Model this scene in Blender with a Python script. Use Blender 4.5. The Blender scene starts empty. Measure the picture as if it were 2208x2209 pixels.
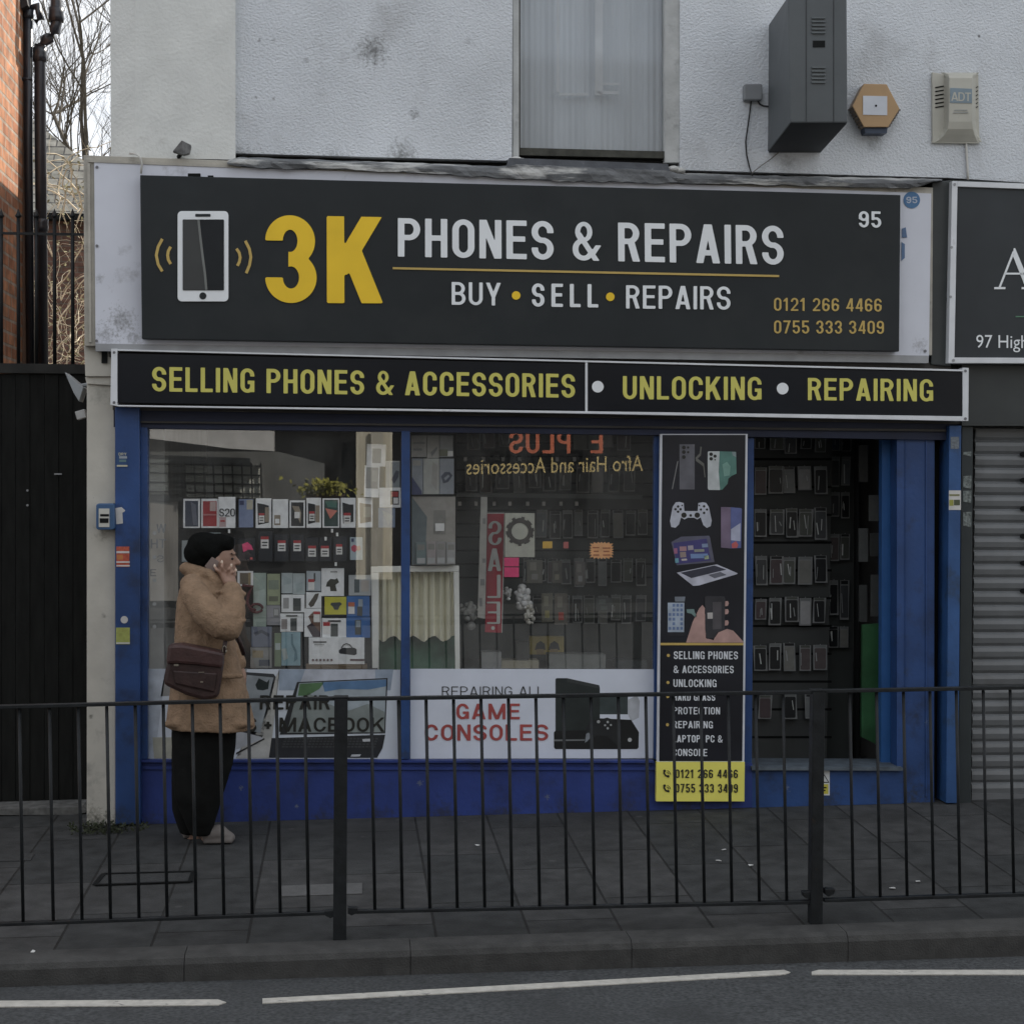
import bpy, bmesh, math, random
import numpy as np
from mathutils import Vector, Matrix
random.seed(7)
SC = bpy.context.scene
COL = SC.collection

# ---------------------------------------------------------------- camera, sky, sun, exposure
F = 1.75 * 2208.0
CX, CY = 1104.0, 1104.5
CAM = Vector((0.0, -10.0, 2.0))
YAW, PITCH, ROLL = math.atan(361 / F), math.atan(54.5 / F), 0.007
_fw = Vector((math.sin(YAW) * math.cos(PITCH), math.cos(YAW) * math.cos(PITCH), -math.sin(PITCH)))
_rt = Vector((math.cos(YAW), -math.sin(YAW), 0))
_up = _rt.cross(_fw)
RT = (_rt + ROLL * _up).normalized()
UP = (_up - ROLL * _rt).normalized()
FW = _fw
cam = bpy.data.cameras.new('camera')
cam.lens, cam.sensor_width, cam.sensor_fit = 63.0, 36.0, 'HORIZONTAL'
cam.clip_start, cam.clip_end = 0.1, 500.0
cam_o = bpy.data.objects.new('camera', cam)
COL.objects.link(cam_o)
cam_o.matrix_world = Matrix(((RT.x, UP.x, -FW.x, CAM.x), (RT.y, UP.y, -FW.y, CAM.y), (RT.z, UP.z, -FW.z, CAM.z), (0, 0, 0, 1)))
SC.camera = cam_o

SUN_AZ, SUN_EL = math.radians(45), math.radians(38)
SUN_DIR = Vector((math.sin(SUN_AZ) * math.cos(SUN_EL), math.cos(SUN_AZ) * math.cos(SUN_EL), math.sin(SUN_EL)))
world = bpy.data.worlds.new('World')
SC.world = world
world.use_nodes = True
nt = world.node_tree
bg = nt.nodes['Background']
sky = nt.nodes.new('ShaderNodeTexSky')
sky.sky_type = 'NISHITA'
sky.sun_disc = False
sky.sun_elevation, sky.sun_rotation = SUN_EL, SUN_AZ
sky.air_density, sky.dust_density, sky.ozone_density = 1.0, 2.0, 1.0
# thin bright cloud over most of the sky
tc = nt.nodes.new('ShaderNodeTexCoord')
mp = nt.nodes.new('ShaderNodeMapping'); mp.inputs['Scale'].default_value = (1.6, 1.6, 4.0)
nz = nt.nodes.new('ShaderNodeTexNoise'); nz.inputs['Scale'].default_value = 2.2; nz.inputs['Detail'].default_value = 7
cr = nt.nodes.new('ShaderNodeMapRange')
cr.inputs['From Min'].default_value, cr.inputs['From Max'].default_value = 0.36, 0.56
cr.inputs['To Min'].default_value, cr.inputs['To Max'].default_value = 0.40, 0.97
mx = nt.nodes.new('ShaderNodeMix'); mx.data_type = 'RGBA'
mx.inputs[7].default_value = (9.4, 9.7, 10.2, 1)
nt.links.new(tc.outputs['Generated'], mp.inputs['Vector'])
nt.links.new(mp.outputs['Vector'], nz.inputs['Vector'])
nt.links.new(nz.outputs['Fac'], cr.inputs['Value'])
nt.links.new(cr.outputs['Result'], mx.inputs[0])
nt.links.new(sky.outputs['Color'], mx.inputs[6])
nt.links.new(mx.outputs[2], bg.inputs['Color'])
bg.inputs['Strength'].default_value = 0.10
sun = bpy.data.lights.new('sun', 'SUN')
sun.energy, sun.angle, sun.color = 4.4, math.radians(0.5), (1.0, 0.93, 0.84)
sun_o = bpy.data.objects.new('sun', sun)
COL.objects.link(sun_o)
sun_o.location = (10, 10, 20)
sun_o.rotation_euler = (-SUN_DIR).to_track_quat('-Z', 'Y').to_euler()
SC.view_settings.view_transform = 'Standard'
SC.view_settings.look = 'None'
SC.view_settings.exposure = 0.42
SC.view_settings.gamma = 1.0

# ---------------------------------------------------------------- helpers
def P(px, py, Y):
    """the point of the vertical plane y = Y that the photograph shows at (px, py)"""
    d = FW + RT * ((px - CX) / F) - UP * ((py - CY) / F)
    t = (Y - CAM.y) / d.y
    return CAM + d * t

def PG(px, py, plane):
    """the point of a ground plane z = a + b x + c y seen at (px, py)"""
    a, b, c = plane
    d = FW + RT * ((px - CX) / F) - UP * ((py - CY) / F)
    t = (a + b * CAM.x + c * CAM.y - CAM.z) / (d.z - b * d.x - c * d.y)
    return CAM + d * t

WL = {}
def link(o, loc=(0, 0, 0), parent=None):
    COL.objects.link(o)
    if parent is not None:
        o.parent = parent
        WL[o.name] = WL[parent.name]
    else:
        o.location = loc
        WL[o.name] = Vector(loc)
    return o

def tag(o, label=None, cat=None, group=None, kind=None):
    if label: o['label'] = label
    if cat: o['category'] = cat
    if group: o['group'] = group
    if kind: o['kind'] = kind
    return o

def thing(name, label, cat, loc, group=None):
    o = bpy.data.objects.new(name, None)
    o.empty_display_size = 0.1
    link(o, loc)
    return tag(o, label, cat, group)

class MB:
    def __init__(s):
        s.v, s.f = [], []
    def add(s, vs, fs):
        n = len(s.v)
        s.v += [tuple(v) for v in vs]
        s.f += [tuple(i + n for i in f) for f in fs]
        return s
    def wprism(s, pts, vec):
        n = len(pts); vec = Vector(vec)
        pts = [Vector(p) for p in pts]
        vs = pts + [p + vec for p in pts]
        fs = [tuple(range(n)), tuple(range(2 * n - 1, n - 1, -1))]
        fs += [(i, i + n, (i + 1) % n + n, (i + 1) % n) for i in range(n)]
        return s.add(vs, fs)
    def prism(s, pts, Y, d=0.02):
        return s.wprism([P(x, y, Y) for x, y in pts], (0, d, 0))
    def rect(s, x0, y0, x1, y1, Y, d=0.02):
        return s.prism([(x0, y0), (x1, y0), (x1, y1), (x0, y1)], Y, d)
    def disc(s, x, y, r, Y, d=0.005, n=20, ry=None):
        ry = r if ry is None else ry
        return s.prism([(x + r * math.cos(2 * math.pi * i / n), y + ry * math.sin(2 * math.pi * i / n)) for i in range(n)], Y, d)
    def rrect(s, x0, y0, x1, y1, r, Y, d=0.01, n=4):
        pts = []
        for cx, cy, a0 in ((x1 - r, y0 + r, -90), (x1 - r, y1 - r, 0), (x0 + r, y1 - r, 90), (x0 + r, y0 + r, 180)):
            for i in range(n + 1):
                a = math.radians(a0 + 90 * i / n)
                pts.append((cx + r * math.cos(a), cy + r * math.sin(a)))
        return s.prism(pts, Y, d)
    def frame(s, x0, y0, x1, y1, w, Y, d=0.03):
        """four butted bars round a pixel rectangle"""
        s.rect(x0, y0, x1, y0 + w, Y, d); s.rect(x0, y1 - w, x1, y1, Y, d)
        s.rect(x0, y0 + w, x0 + w, y1 - w, Y, d); s.rect(x1 - w, y0 + w, x1, y1 - w, Y, d)
        return s
    def stroke(s, pts, w, Y, d=0.004):
        """a flat ribbon of constant width along pixel points"""
        L, R = [], []
        for i, p in enumerate(pts):
            a = pts[max(0, i - 1)]; b = pts[min(len(pts) - 1, i + 1)]
            dx, dy = b[0] - a[0], b[1] - a[1]
            l = math.hypot(dx, dy) or 1
            nx, ny = -dy / l * w / 2, dx / l * w / 2
            L.append((p[0] + nx, p[1] + ny)); R.append((p[0] - nx, p[1] - ny))
        return s.prism(L + R[::-1], Y, d)
    def box(s, x0, y0, z0, x1, y1, z1):
        return s.wprism([(x0, y0, z0), (x1, y0, z0), (x1, y0, z1), (x0, y0, z1)], (0, y1 - y0, 0))
    def tube(s, pts, r, n=8):
        pts = [Vector(p) for p in pts]
        rs = r if isinstance(r, (list, tuple)) else [r] * len(pts)
        rings = []; ref = Vector((0.13, 0.31, 0.94))
        for i, p in enumerate(pts):
            t = (pts[min(i + 1, len(pts) - 1)] - pts[max(i - 1, 0)]).normalized()
            rf = ref if abs(t.dot(ref)) < 0.9 else Vector((1, 0, 0))
            a = t.cross(rf).normalized(); b = t.cross(a)
            rings.append([p + (a * math.cos(2 * math.pi * k / n) + b * math.sin(2 * math.pi * k / n)) * rs[i] for k in range(n)])
        return s.loft(rings)
    def loft(s, rings):
        n = len(rings[0]); vs = [v for r in rings for v in r]; fs = []
        for i in range(len(rings) - 1):
            for k in range(n):
                a, b = i * n + k, i * n + (k + 1) % n
                fs.append((a, b, b + n, a + n))
        fs.append(tuple(range(n - 1, -1, -1)))
        fs.append(tuple(range((len(rings) - 1) * n, len(rings) * n)))
        return s.add(vs, fs)
    def ell(s, c, rx, ry, rz, n=14, m=8, rot=None):
        c = Vector(c); rings = []
        for j in range(m + 1):
            th = math.pi * (j + 0.02) / (m + 0.04)
            ring = []
            for k in range(n):
                ph = 2 * math.pi * k / n
                v = Vector((rx * math.sin(th) * math.cos(ph), ry * math.sin(th) * math.sin(ph), rz * math.cos(th)))
                if rot is not None: v = rot @ v
                ring.append(c + v)
            rings.append(ring)
        return s.loft(rings)
    def cap(s, a, b, ra, rb, n=12):
        """tapered limb with round ends"""
        a, b = Vector(a), Vector(b); d = (b - a); l = d.length; d.normalize()
        pts, rs = [], []
        for k in range(1, 4):
            th = math.pi / 2 * (1 - k / 3.0)
            pts.append(a - d * ra * math.sin(th)); rs.append(max(ra * math.cos(th), ra * 0.05))
        pts[-1] = a; rs[-1] = ra
        pts.insert(0, a - d * ra * 0.99); rs.insert(0, ra * 0.06)
        pts.append(b); rs.append(rb)
        for k in range(1, 3):
            th = math.pi / 2 * k / 3.0
            pts.append(b + d * rb * math.sin(th)); rs.append(rb * math.cos(th))
        pts.append(b + d * rb * 0.99); rs.append(rb * 0.06)
        return s.tube(pts, rs, n)
    def mesh(s, loc, bev=0, smooth=False, name='m'):
        loc = Vector(loc)
        bm = bmesh.new()
        vs = [bm.verts.new(Vector(v) - loc) for v in s.v]
        for f in s.f:
            try: bm.faces.new([vs[i] for i in f])
            except ValueError: pass
        bmesh.ops.recalc_face_normals(bm, faces=bm.faces)
        if bev:
            ed = [e for e in bm.edges if len(e.link_faces) == 2 and e.calc_face_angle(0) > 0.5]
            bmesh.ops.bevel(bm, geom=ed, offset=bev, segments=2, affect='EDGES', profile=0.5, clamp_overlap=True)
        me = bpy.data.meshes.new(name)
        bm.to_mesh(me); bm.free()
        if smooth:
            for p in me.polygons: p.use_smooth = True
        return me
    def build(s, name, mat, parent=None, bev=0, smooth=False):
        if parent is not None: loc = WL[parent.name]
        else:
            a = np.array(s.v); loc = Vector(((a[:, 0].min() + a[:, 0].max()) / 2, (a[:, 1].min() + a[:, 1].max()) / 2, a[:, 2].min()))
        me = s.mesh(loc, bev, smooth, name)
        me.materials.append(mat)
        return link(bpy.data.objects.new(name, me), loc, parent)
    def blob(s, name, mat, parent, voxel=0.01, sm=6, disp=0.0, dscale=0.04):
        """fuse closed overlapping shapes into one continuous surface"""
        loc = WL[parent.name]
        me = s.mesh(loc)
        o = bpy.data.objects.new('tmp', me); COL.objects.link(o)
        r = o.modifiers.new('r', 'REMESH'); r.mode = 'VOXEL'; r.voxel_size = voxel; r.use_smooth_shade = True
        m = o.modifiers.new('s', 'SMOOTH'); m.iterations = sm; m.factor = 0.5
        if disp:
            tx = bpy.data.textures.new('t', 'CLOUDS'); tx.noise_scale = dscale; tx.noise_depth = 2
            d = o.modifiers.new('d', 'DISPLACE'); d.texture = tx; d.strength = disp; d.mid_level = 0.5
        dg = bpy.context.evaluated_depsgraph_get()
        me2 = bpy.data.meshes.new_from_object(o.evaluated_get(dg))
        bpy.data.objects.remove(o)
        me2.name = name
        me2.materials.clear(); me2.materials.append(mat)
        for p in me2.polygons: p.use_smooth = True
        return link(bpy.data.objects.new(name, me2), loc, parent)

# ---------------------------------------------------------------- lettering: own condensed gothic drawn as fields
_G = {}
def _field(ch, X, Yy, W, wv, wh, r):
    def box(x0, y0, x1, y1): return np.maximum(np.maximum(x0 - X, X - x1), np.maximum(y0 - Yy, Yy - y1))
    def rb(x0, y0, x1, y1, rx, ry):
        rx = min(rx, (x1 - x0) / 2); ry = min(ry, (y1 - y0) / 2)
        dx = np.abs(X - (x0 + x1) / 2) - (x1 - x0) / 2 + rx; dy = np.abs(Yy - (y0 + y1) / 2) - (y1 - y0) / 2 + ry
        m = np.sqrt((np.maximum(dx, 0) / rx) ** 2 + (np.maximum(dy, 0) / ry) ** 2) - 1
        return np.where((dx > 0) & (dy > 0), m * min(rx, ry), np.maximum(dx - rx, dy - ry))
    def ring(x0, y0, x1, y1, k=1.0, q=1.0):
        rx = r * k; ry = r * k; v, h = wv * q, wh * q
        o = rb(x0, y0, x1, y1, rx, ry)
        i = rb(x0 + v, y0 + h, x1 - v, y1 - h, max(rx - v, 0.03), max(ry - h, 0.03))
        return np.maximum(o, -i)
    def diag(x0, y0, x1, y1, w=None):
        w = w or wv
        lx = x0 + (Yy - y0) / (y1 - y0) * (x1 - x0)
        c = abs(y1 - y0) / math.hypot(x1 - x0, y1 - y0)
        return np.maximum((np.abs(X - lx) - w / 2) * c, np.maximum(min(y0, y1) - Yy, Yy - max(y0, y1)))
    U = lambda *a: np.minimum.reduce(a)
    cut = lambda a, b: np.maximum(a, -b)
    isec = np.maximum
    st = box(0, 0, wv, 1); sr = box(W - wv, 0, W, 1)
    m = 0.5
    dw = wv * 1.12
    if ch == 'I': return box(0, 0, wv, 1)
    if ch == 'L': return U(st, box(0, 0, W, wh))
    if ch == 'E': return U(st, box(0, 0, W, wh), box(0, 1 - wh, W, 1), box(0, m - wh / 2 + .02, W * .93, m + wh / 2 + .02))
    if ch == 'F': return U(st, box(0, 1 - wh, W, 1), box(0, m - wh / 2, W * .92, m + wh / 2))
    if ch == 'H': return U(st, sr, box(0, m - wh / 2, W, m + wh / 2))
    if ch == 'T': return U(box(W / 2 - wv / 2, 0, W / 2 + wv / 2, 1), box(0, 1 - wh, W, 1))
    if ch == 'N': return U(st, sr, diag(W - wv * .55, 0, wv * .55, 1, dw))
    if ch == 'M': return U(st, sr, diag(W / 2, .0, wv * .5, 1, dw), diag(W / 2, .0, W - wv * .5, 1, dw))
    if ch == 'A': return U(diag(dw / 2, 0, W / 2 - .01, 1, dw), diag(W - dw / 2, 0, W / 2 + .01, 1, dw), box(W * .22, .2, W * .78, .2 + wh))
    if ch == 'V': return U(diag(W / 2 - .01, 0, dw / 2, 1, dw), diag(W / 2 + .01, 0, W - dw / 2, 1, dw))
    if ch == 'Y': return U(diag(W / 2, .38, dw / 2, 1, dw), diag(W / 2, .38, W - dw / 2, 1, dw), box(W / 2 - wv / 2, 0, W / 2 + wv / 2, .45))
    if ch == 'K': return U(st, diag(wv * .6, .33, W - dw * .52, 1, dw * 1.05), diag(W - dw * .5, 0, W * .42, .64, dw * 1.1))
    if ch == 'X': return U(diag(dw / 2, 0, W - dw / 2, 1, dw), diag(W - dw / 2, 0, dw / 2, 1, dw))
    if ch == 'W': return U(diag(W * .25, 0, dw / 2, 1), diag(W * .25, 0, W * .5, 1), diag(W * .75, 0, W * .5, 1), diag(W * .75, 0, W - dw / 2, 1))
    if ch in 'O0': return ring(0, 0, W, 1)
    if ch == 'C': return cut(ring(0, 0, W, 1), box(W * .5, .36, W + .1, .64))
    if ch == 'G': return U(cut(ring(0, 0, W, 1), box(W * .5, .5, W + .1, .67)), box(W * .52, .5 - wh, W, .5), box(W - wv, 0.03, W, .5))
    if ch == 'U': return isec(ring(0, 0, W, 2.2), Yy - 1)
    if ch == 'J': return U(isec(cut(ring(0, 0, W, 2.2), box(-.1, .3, W * .5, 3)), Yy - 1))
    if ch == 'S':
        t = cut(ring(0, m - wh / 2, W, 1), box(W * .5, m + wh / 2, W + .1, .69))
        b = cut(ring(0, 0, W, m + wh / 2), box(-.1, .31, W * .5, m - wh / 2))
        t = cut(t, box(W * .62, -1, W + .1, m + wh / 2)); b = cut(b, box(-.1, m - wh / 2, W * .38, 2))
        return U(t, b)
    if ch == 'D': return U(box(0, 0, wv, 1), isec(ring(-2 * W, 0, W, 1), -X))
    if ch == 'P': return U(box(0, 0, wv, 1), isec(ring(-2 * W, .43, W, 1), -X))
    if ch == 'B': return U(box(0, 0, wv, 1), isec(ring(-2 * W, m - wh / 2, W * .95, 1), -X), isec(ring(-2 * W, 0, W, m + wh / 2), -X))
    if ch == 'R': return U(box(0, 0, wv, 1), isec(ring(-2 * W, .45, W * .97, 1), -X), diag(W - dw * .5, 0, W * .58, .52, dw))
    if ch == 'Q': return U(ring(0, 0, W, 1), diag(W, -.05, W * .5, .3))
    if ch == '&':
        t = ring(W * .10, .48, W * .74, 1, 1, .78)
        b = cut(ring(0, 0, W * .82, .58, 1, .9), box(W * .45, .3, W + .3, .75))
        return U(t, b, diag(W - dw * .4, 0, W * .2, .72, dw * .85), diag(W * .66, .08, W * .97, .40, dw * .8))
    if ch == '1': return U(box(W * .5 - wv * .2, 0, W * .5 + wv * .8, 1), diag(W * .12, .72, W * .5, .93, wv * 1.2))
    if ch == '2':
        t = cut(ring(0, .38, W, 1), box(-.1, .2, W * .5, .7)); t = cut(t, box(-.1, .2, W + .1, .55))
        return U(t, diag(wv * .55, wh * .8, W - wv * .52, .56, wv), box(0, 0, W, wh))
    if ch == '3':
        t = cut(ring(0, m - wh / 2, W * .97, 1), box(-.1, .2, W * .45, .71)); b = cut(ring(0, 0, W, m + wh / 2), box(-.1, .29, W * .45, .8))
        return U(t, b)
    if ch == '4': return U(box(W * .62, 0, W * .62 + wv, 1), box(0, .2, W, .2 + wh), diag(wv * .5, .24, W * .68, 1, wv * .95))
    if ch == '5': return U(cut(ring(0, 0, W, .64), box(-.1, .28, W * .5, .5)), box(0.02, .47, wv + .02, 1), box(0.02, 1 - wh, W * .93, 1))
    if ch == '6': return U(cut(ring(0, 0, W, 1), box(W * .5, .5, W + .1, .72)), ring(0, 0, W, .6)) if True else 0
    if ch == '9': return U(cut(ring(0, 0, W, 1), box(-.1, .28, W * .5, .5)), ring(0, .4, W, 1))
    if ch == '7': return U(box(0, 1 - wh, W, 1), diag(W * .3, 0, W - wv * .5, 1, wv))
    if ch == '8': return U(ring(0, 0, W, m + wh / 2), ring(W * .03, m - wh / 2, W * .97, 1))
    if ch == '+': return U(box(W / 2 - wv / 2, .2, W / 2 + wv / 2, .2 + W), box(0, .2 + W / 2 - wh / 2, W, .2 + W / 2 + wh / 2))
    if ch == ',': return U(box(0, 0, wv, wh), diag(0, -.16, wv * .6, .05, wv * .6))
    if ch == '.': return box(0, 0, wv, wh)
    if ch == '!': return U(box(0, 0, wv, wh), box(0, .28, wv, 1))
    return box(0, 0, W, 1)

def gwidth(ch, W, wv):
    return {'I': wv, ' ': W * .42, '.': wv, ',': wv, '!': wv, 'M': W * 1.35, 'W': W * 1.5, 'L': W * .86, 'E': W * .92, 'F': W * .88, '1': W * .72,
            '&': W * 1.22, 'A': W * 1.1, 'K': W * 1.08, 'T': W * .98, 'Y': W * 1.08, '+': W * .75, 'V': W * 1.08}.get(ch, W)

def glyph(ch, W, wv, wh, r, N):
    key = (ch, round(W, 3), round(wv, 3), round(wh, 3), round(r, 3), N)
    if key in _G: return _G[key]
    w = gwidth(ch, W, wv); h = 1.0 / N
    x0, y0 = -1.5 * h, -.22 if ch == ',' else -1.5 * h
    nx, ny = int((w + 3.2 * h) / h) + 2, int((1 - y0 + 1.7 * h) / h) + 2
    xs = x0 + np.arange(nx) * h + h * .37; ys = y0 + np.arange(ny) * h + h * .41
    X, Yy = np.meshgrid(xs, ys)
    D = _field(ch, X, Yy, w, wv, wh, r)
    vs, fs, ids = [], [], {}
    def vid(k, p):
        if k not in ids: ids[k] = len(vs); vs.append(p)
        return ids[k]
    for j in range(ny - 1):
        for i in range(nx - 1):
            c = [(i, j), (i + 1, j), (i + 1, j + 1), (i, j + 1)]
            d = [D[q[1], q[0]] for q in c]
            if min(d) >= 0: continue
            poly = []
            for k in range(4):
                a, b = c[k], c[(k + 1) % 4]; da, db = d[k], d[(k + 1) % 4]
                if da < 0: poly.append(vid(a, (xs[a[0]], ys[a[1]])))
                if (da < 0) != (db < 0):
                    t = da / (da - db)
                    poly.append(vid((min(a, b), max(a, b)), (xs[a[0]] + t * (xs[b[0]] - xs[a[0]]), ys[a[1]] + t * (ys[b[1]] - ys[a[1]]))))
            if len(poly) > 2: fs.append(poly)
    bm = bmesh.new()
    bv = [bm.verts.new((p[0], p[1], 0)) for p in vs]
    for f in fs:
        try: bm.faces.new([bv[q] for q in f])
        except ValueError: pass
    bmesh.ops.remove_doubles(bm, verts=bm.verts, dist=h * .06)
    bmesh.ops.dissolve_limit(bm, angle_limit=0.02, verts=bm.verts, edges=bm.edges)
    bm.verts.index_update()
    V = [(v.co.x, v.co.y) for v in bm.verts]
    Fc = [[v.index for v in f.verts] for f in bm.faces]
    B = [(e.verts[0].index, e.verts[1].index) for e in bm.edges if len(e.link_faces) == 1]
    bm.free()
    _G[key] = (V, Fc, B, w)
    return _G[key]

def text(mb, s, quad, Y, depth=0.0, W=.5, bold=.17, gap=.1, N=26, rnd=None, mirror=False, hbold=None):
    """lettering that fills the pixel quad (tl, tr, br, bl) on the plane y = Y; bold = stem over cap height"""
    q = [P(x, y, Y) for x, y in quad]
    asp = ((q[1] - q[0]).length + (q[2] - q[3]).length) / ((q[3] - q[0]).length + (q[2] - q[1]).length)
    sx = 1.0; wv = bold
    for _ in range(4):
        wv = bold / sx
        tot = sum(gwidth(c, W, wv) for c in s) + gap * (len(s) - 1)
        sx = asp / tot
    wh = hbold or bold * .82
    r = (rnd if rnd is not None else min(W / 2 * sx, .5)) / 1.0
    x = 0
    for c in s:
        w = gwidth(c, W, wv)
        if c != ' ':
            # the glyph is drawn at its real width so that round corners stay round
            V, Fc, B, w2 = glyph(c, W * sx, bold, wh, r, N)
            k = w * sx / w2
            pts = []
            for (gx, gy) in V:
                u = (x * sx + gx * k) / (tot * sx); v = gy
                if mirror: u = 1 - u
                a = q[3].lerp(q[2], u); b = q[0].lerp(q[1], u)
                pts.append(a + (b - a) * v)
            n = len(mb.v); m = len(pts)
            if depth:
                back = [p + Vector((0, depth, 0)) for p in pts]
                mb.v += [tuple(p) for p in pts + back]
                mb.f += [tuple(i + n for i in f) for f in Fc] + [(a + n, b + n, b + m + n, a + m + n) for a, b in B]
            else:
                mb.v += [tuple(p) for p in pts]
                mb.f += [tuple(i + n for i in f) for f in Fc]
        x += w + gap
    return mb

def ftext(mb, s, quad, Y, mirror_y=None, flip=False):
    """light lettering in the built-in typeface, fitted to a pixel quad"""
    cu = bpy.data.curves.new('t', 'FONT'); cu.body = s; cu.size = 1; cu.resolution_u = 3
    o = bpy.data.objects.new('t', cu); COL.objects.link(o)
    dg = bpy.context.evaluated_depsgraph_get()
    me = bpy.data.meshes.new_from_object(o.evaluated_get(dg))
    bpy.data.objects.remove(o)
    a = np.array([v.co[:2] for v in me.vertices]); lo, hi = a.min(0), a.max(0)
    q = [P(x, y, Y) for x, y in quad]
    pts = []
    for p in a:
        u, v = (p - lo) / (hi - lo)
        if flip: u = 1 - u
        A = q[3].lerp(q[2], u); B = q[0].lerp(q[1], u)
        w = A + (B - A) * v
        if mirror_y is not None: w.y = mirror_y - w.y
        pts.append(w)
    mb.add(pts, [tuple(p.vertices) for p in me.polygons])
    bpy.data.meshes.remove(me)
    return mb

# ---------------------------------------------------------------- materials (all procedural)
_M = {}
def M(key, rgb=None, rough=.6, var=.12, vs=6.0, bump=0.0, bs=60.0, metal=0.0, spec=.4, stain=None, st_s=3.0, st_lo=.55, st_hi=.75, stretch=(1, 1, 1)):
    """a surface with a little uneven colour, optional bump and optional stains"""
    if key in _M: return _M[key]
    m = bpy.data.materials.new(key); m.use_nodes = True
    n = m.node_tree; b = n.nodes['Principled BSDF']
    b.inputs['Roughness'].default_value = rough; b.inputs['Metallic'].default_value = metal
    b.inputs['Specular IOR Level'].default_value = spec
    g = n.nodes.new('ShaderNodeNewGeometry')
    mpg = n.nodes.new('ShaderNodeMapping'); mpg.inputs['Scale'].default_value = stretch
    n.links.new(g.outputs['Position'], mpg.inputs['Vector'])
    t = n.nodes.new('ShaderNodeTexNoise'); t.inputs['Scale'].default_value = vs; t.inputs['Detail'].default_value = 6
    n.links.new(mpg.outputs['Vector'], t.inputs['Vector'])
    r = n.nodes.new('ShaderNodeMapRange'); r.inputs['From Min'].default_value, r.inputs['From Max'].default_value = .3, .7
    n.links.new(t.outputs['Fac'], r.inputs['Value'])
    mx = n.nodes.new('ShaderNodeMix'); mx.data_type = 'RGBA'
    mx.inputs[6].default_value = (*[c * (1 - var) for c in rgb], 1); mx.inputs[7].default_value = (*[min(1, c * (1 + var)) for c in rgb], 1)
    n.links.new(r.outputs['Result'], mx.inputs[0])
    col = mx.outputs[2]
    if stain:
        t2 = n.nodes.new('ShaderNodeTexNoise'); t2.inputs['Scale'].default_value = st_s; t2.inputs['Detail'].default_value = 9; t2.inputs['Roughness'].default_value = .65
        n.links.new(mpg.outputs['Vector'], t2.inputs['Vector'])
        r2 = n.nodes.new('ShaderNodeMapRange'); r2.inputs['From Min'].default_value, r2.inputs['From Max'].default_value = st_lo, st_hi
        n.links.new(t2.outputs['Fac'], r2.inputs['Value'])
        m2 = n.nodes.new('ShaderNodeMix'); m2.data_type = 'RGBA'; m2.inputs[7].default_value = (*stain, 1)
        n.links.new(col, m2.inputs[6]); n.links.new(r2.outputs['Result'], m2.inputs[0]); col = m2.outputs[2]
    n.links.new(col, b.inputs['Base Color'])
    if bump:
        t3 = n.nodes.new('ShaderNodeTexNoise'); t3.inputs['Scale'].default_value = bs; t3.inputs['Detail'].default_value = 3
        n.links.new(g.outputs['Position'], t3.inputs['Vector'])
        bp = n.nodes.new('ShaderNodeBump'); bp.inputs['Strength'].default_value = 1.0; bp.inputs['Distance'].default_value = bump
        n.links.new(t3.outputs['Fac'], bp.inputs['Height']); n.links.new(bp.outputs['Normal'], b.inputs['Normal'])
    _M[key] = m
    return m

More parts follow.
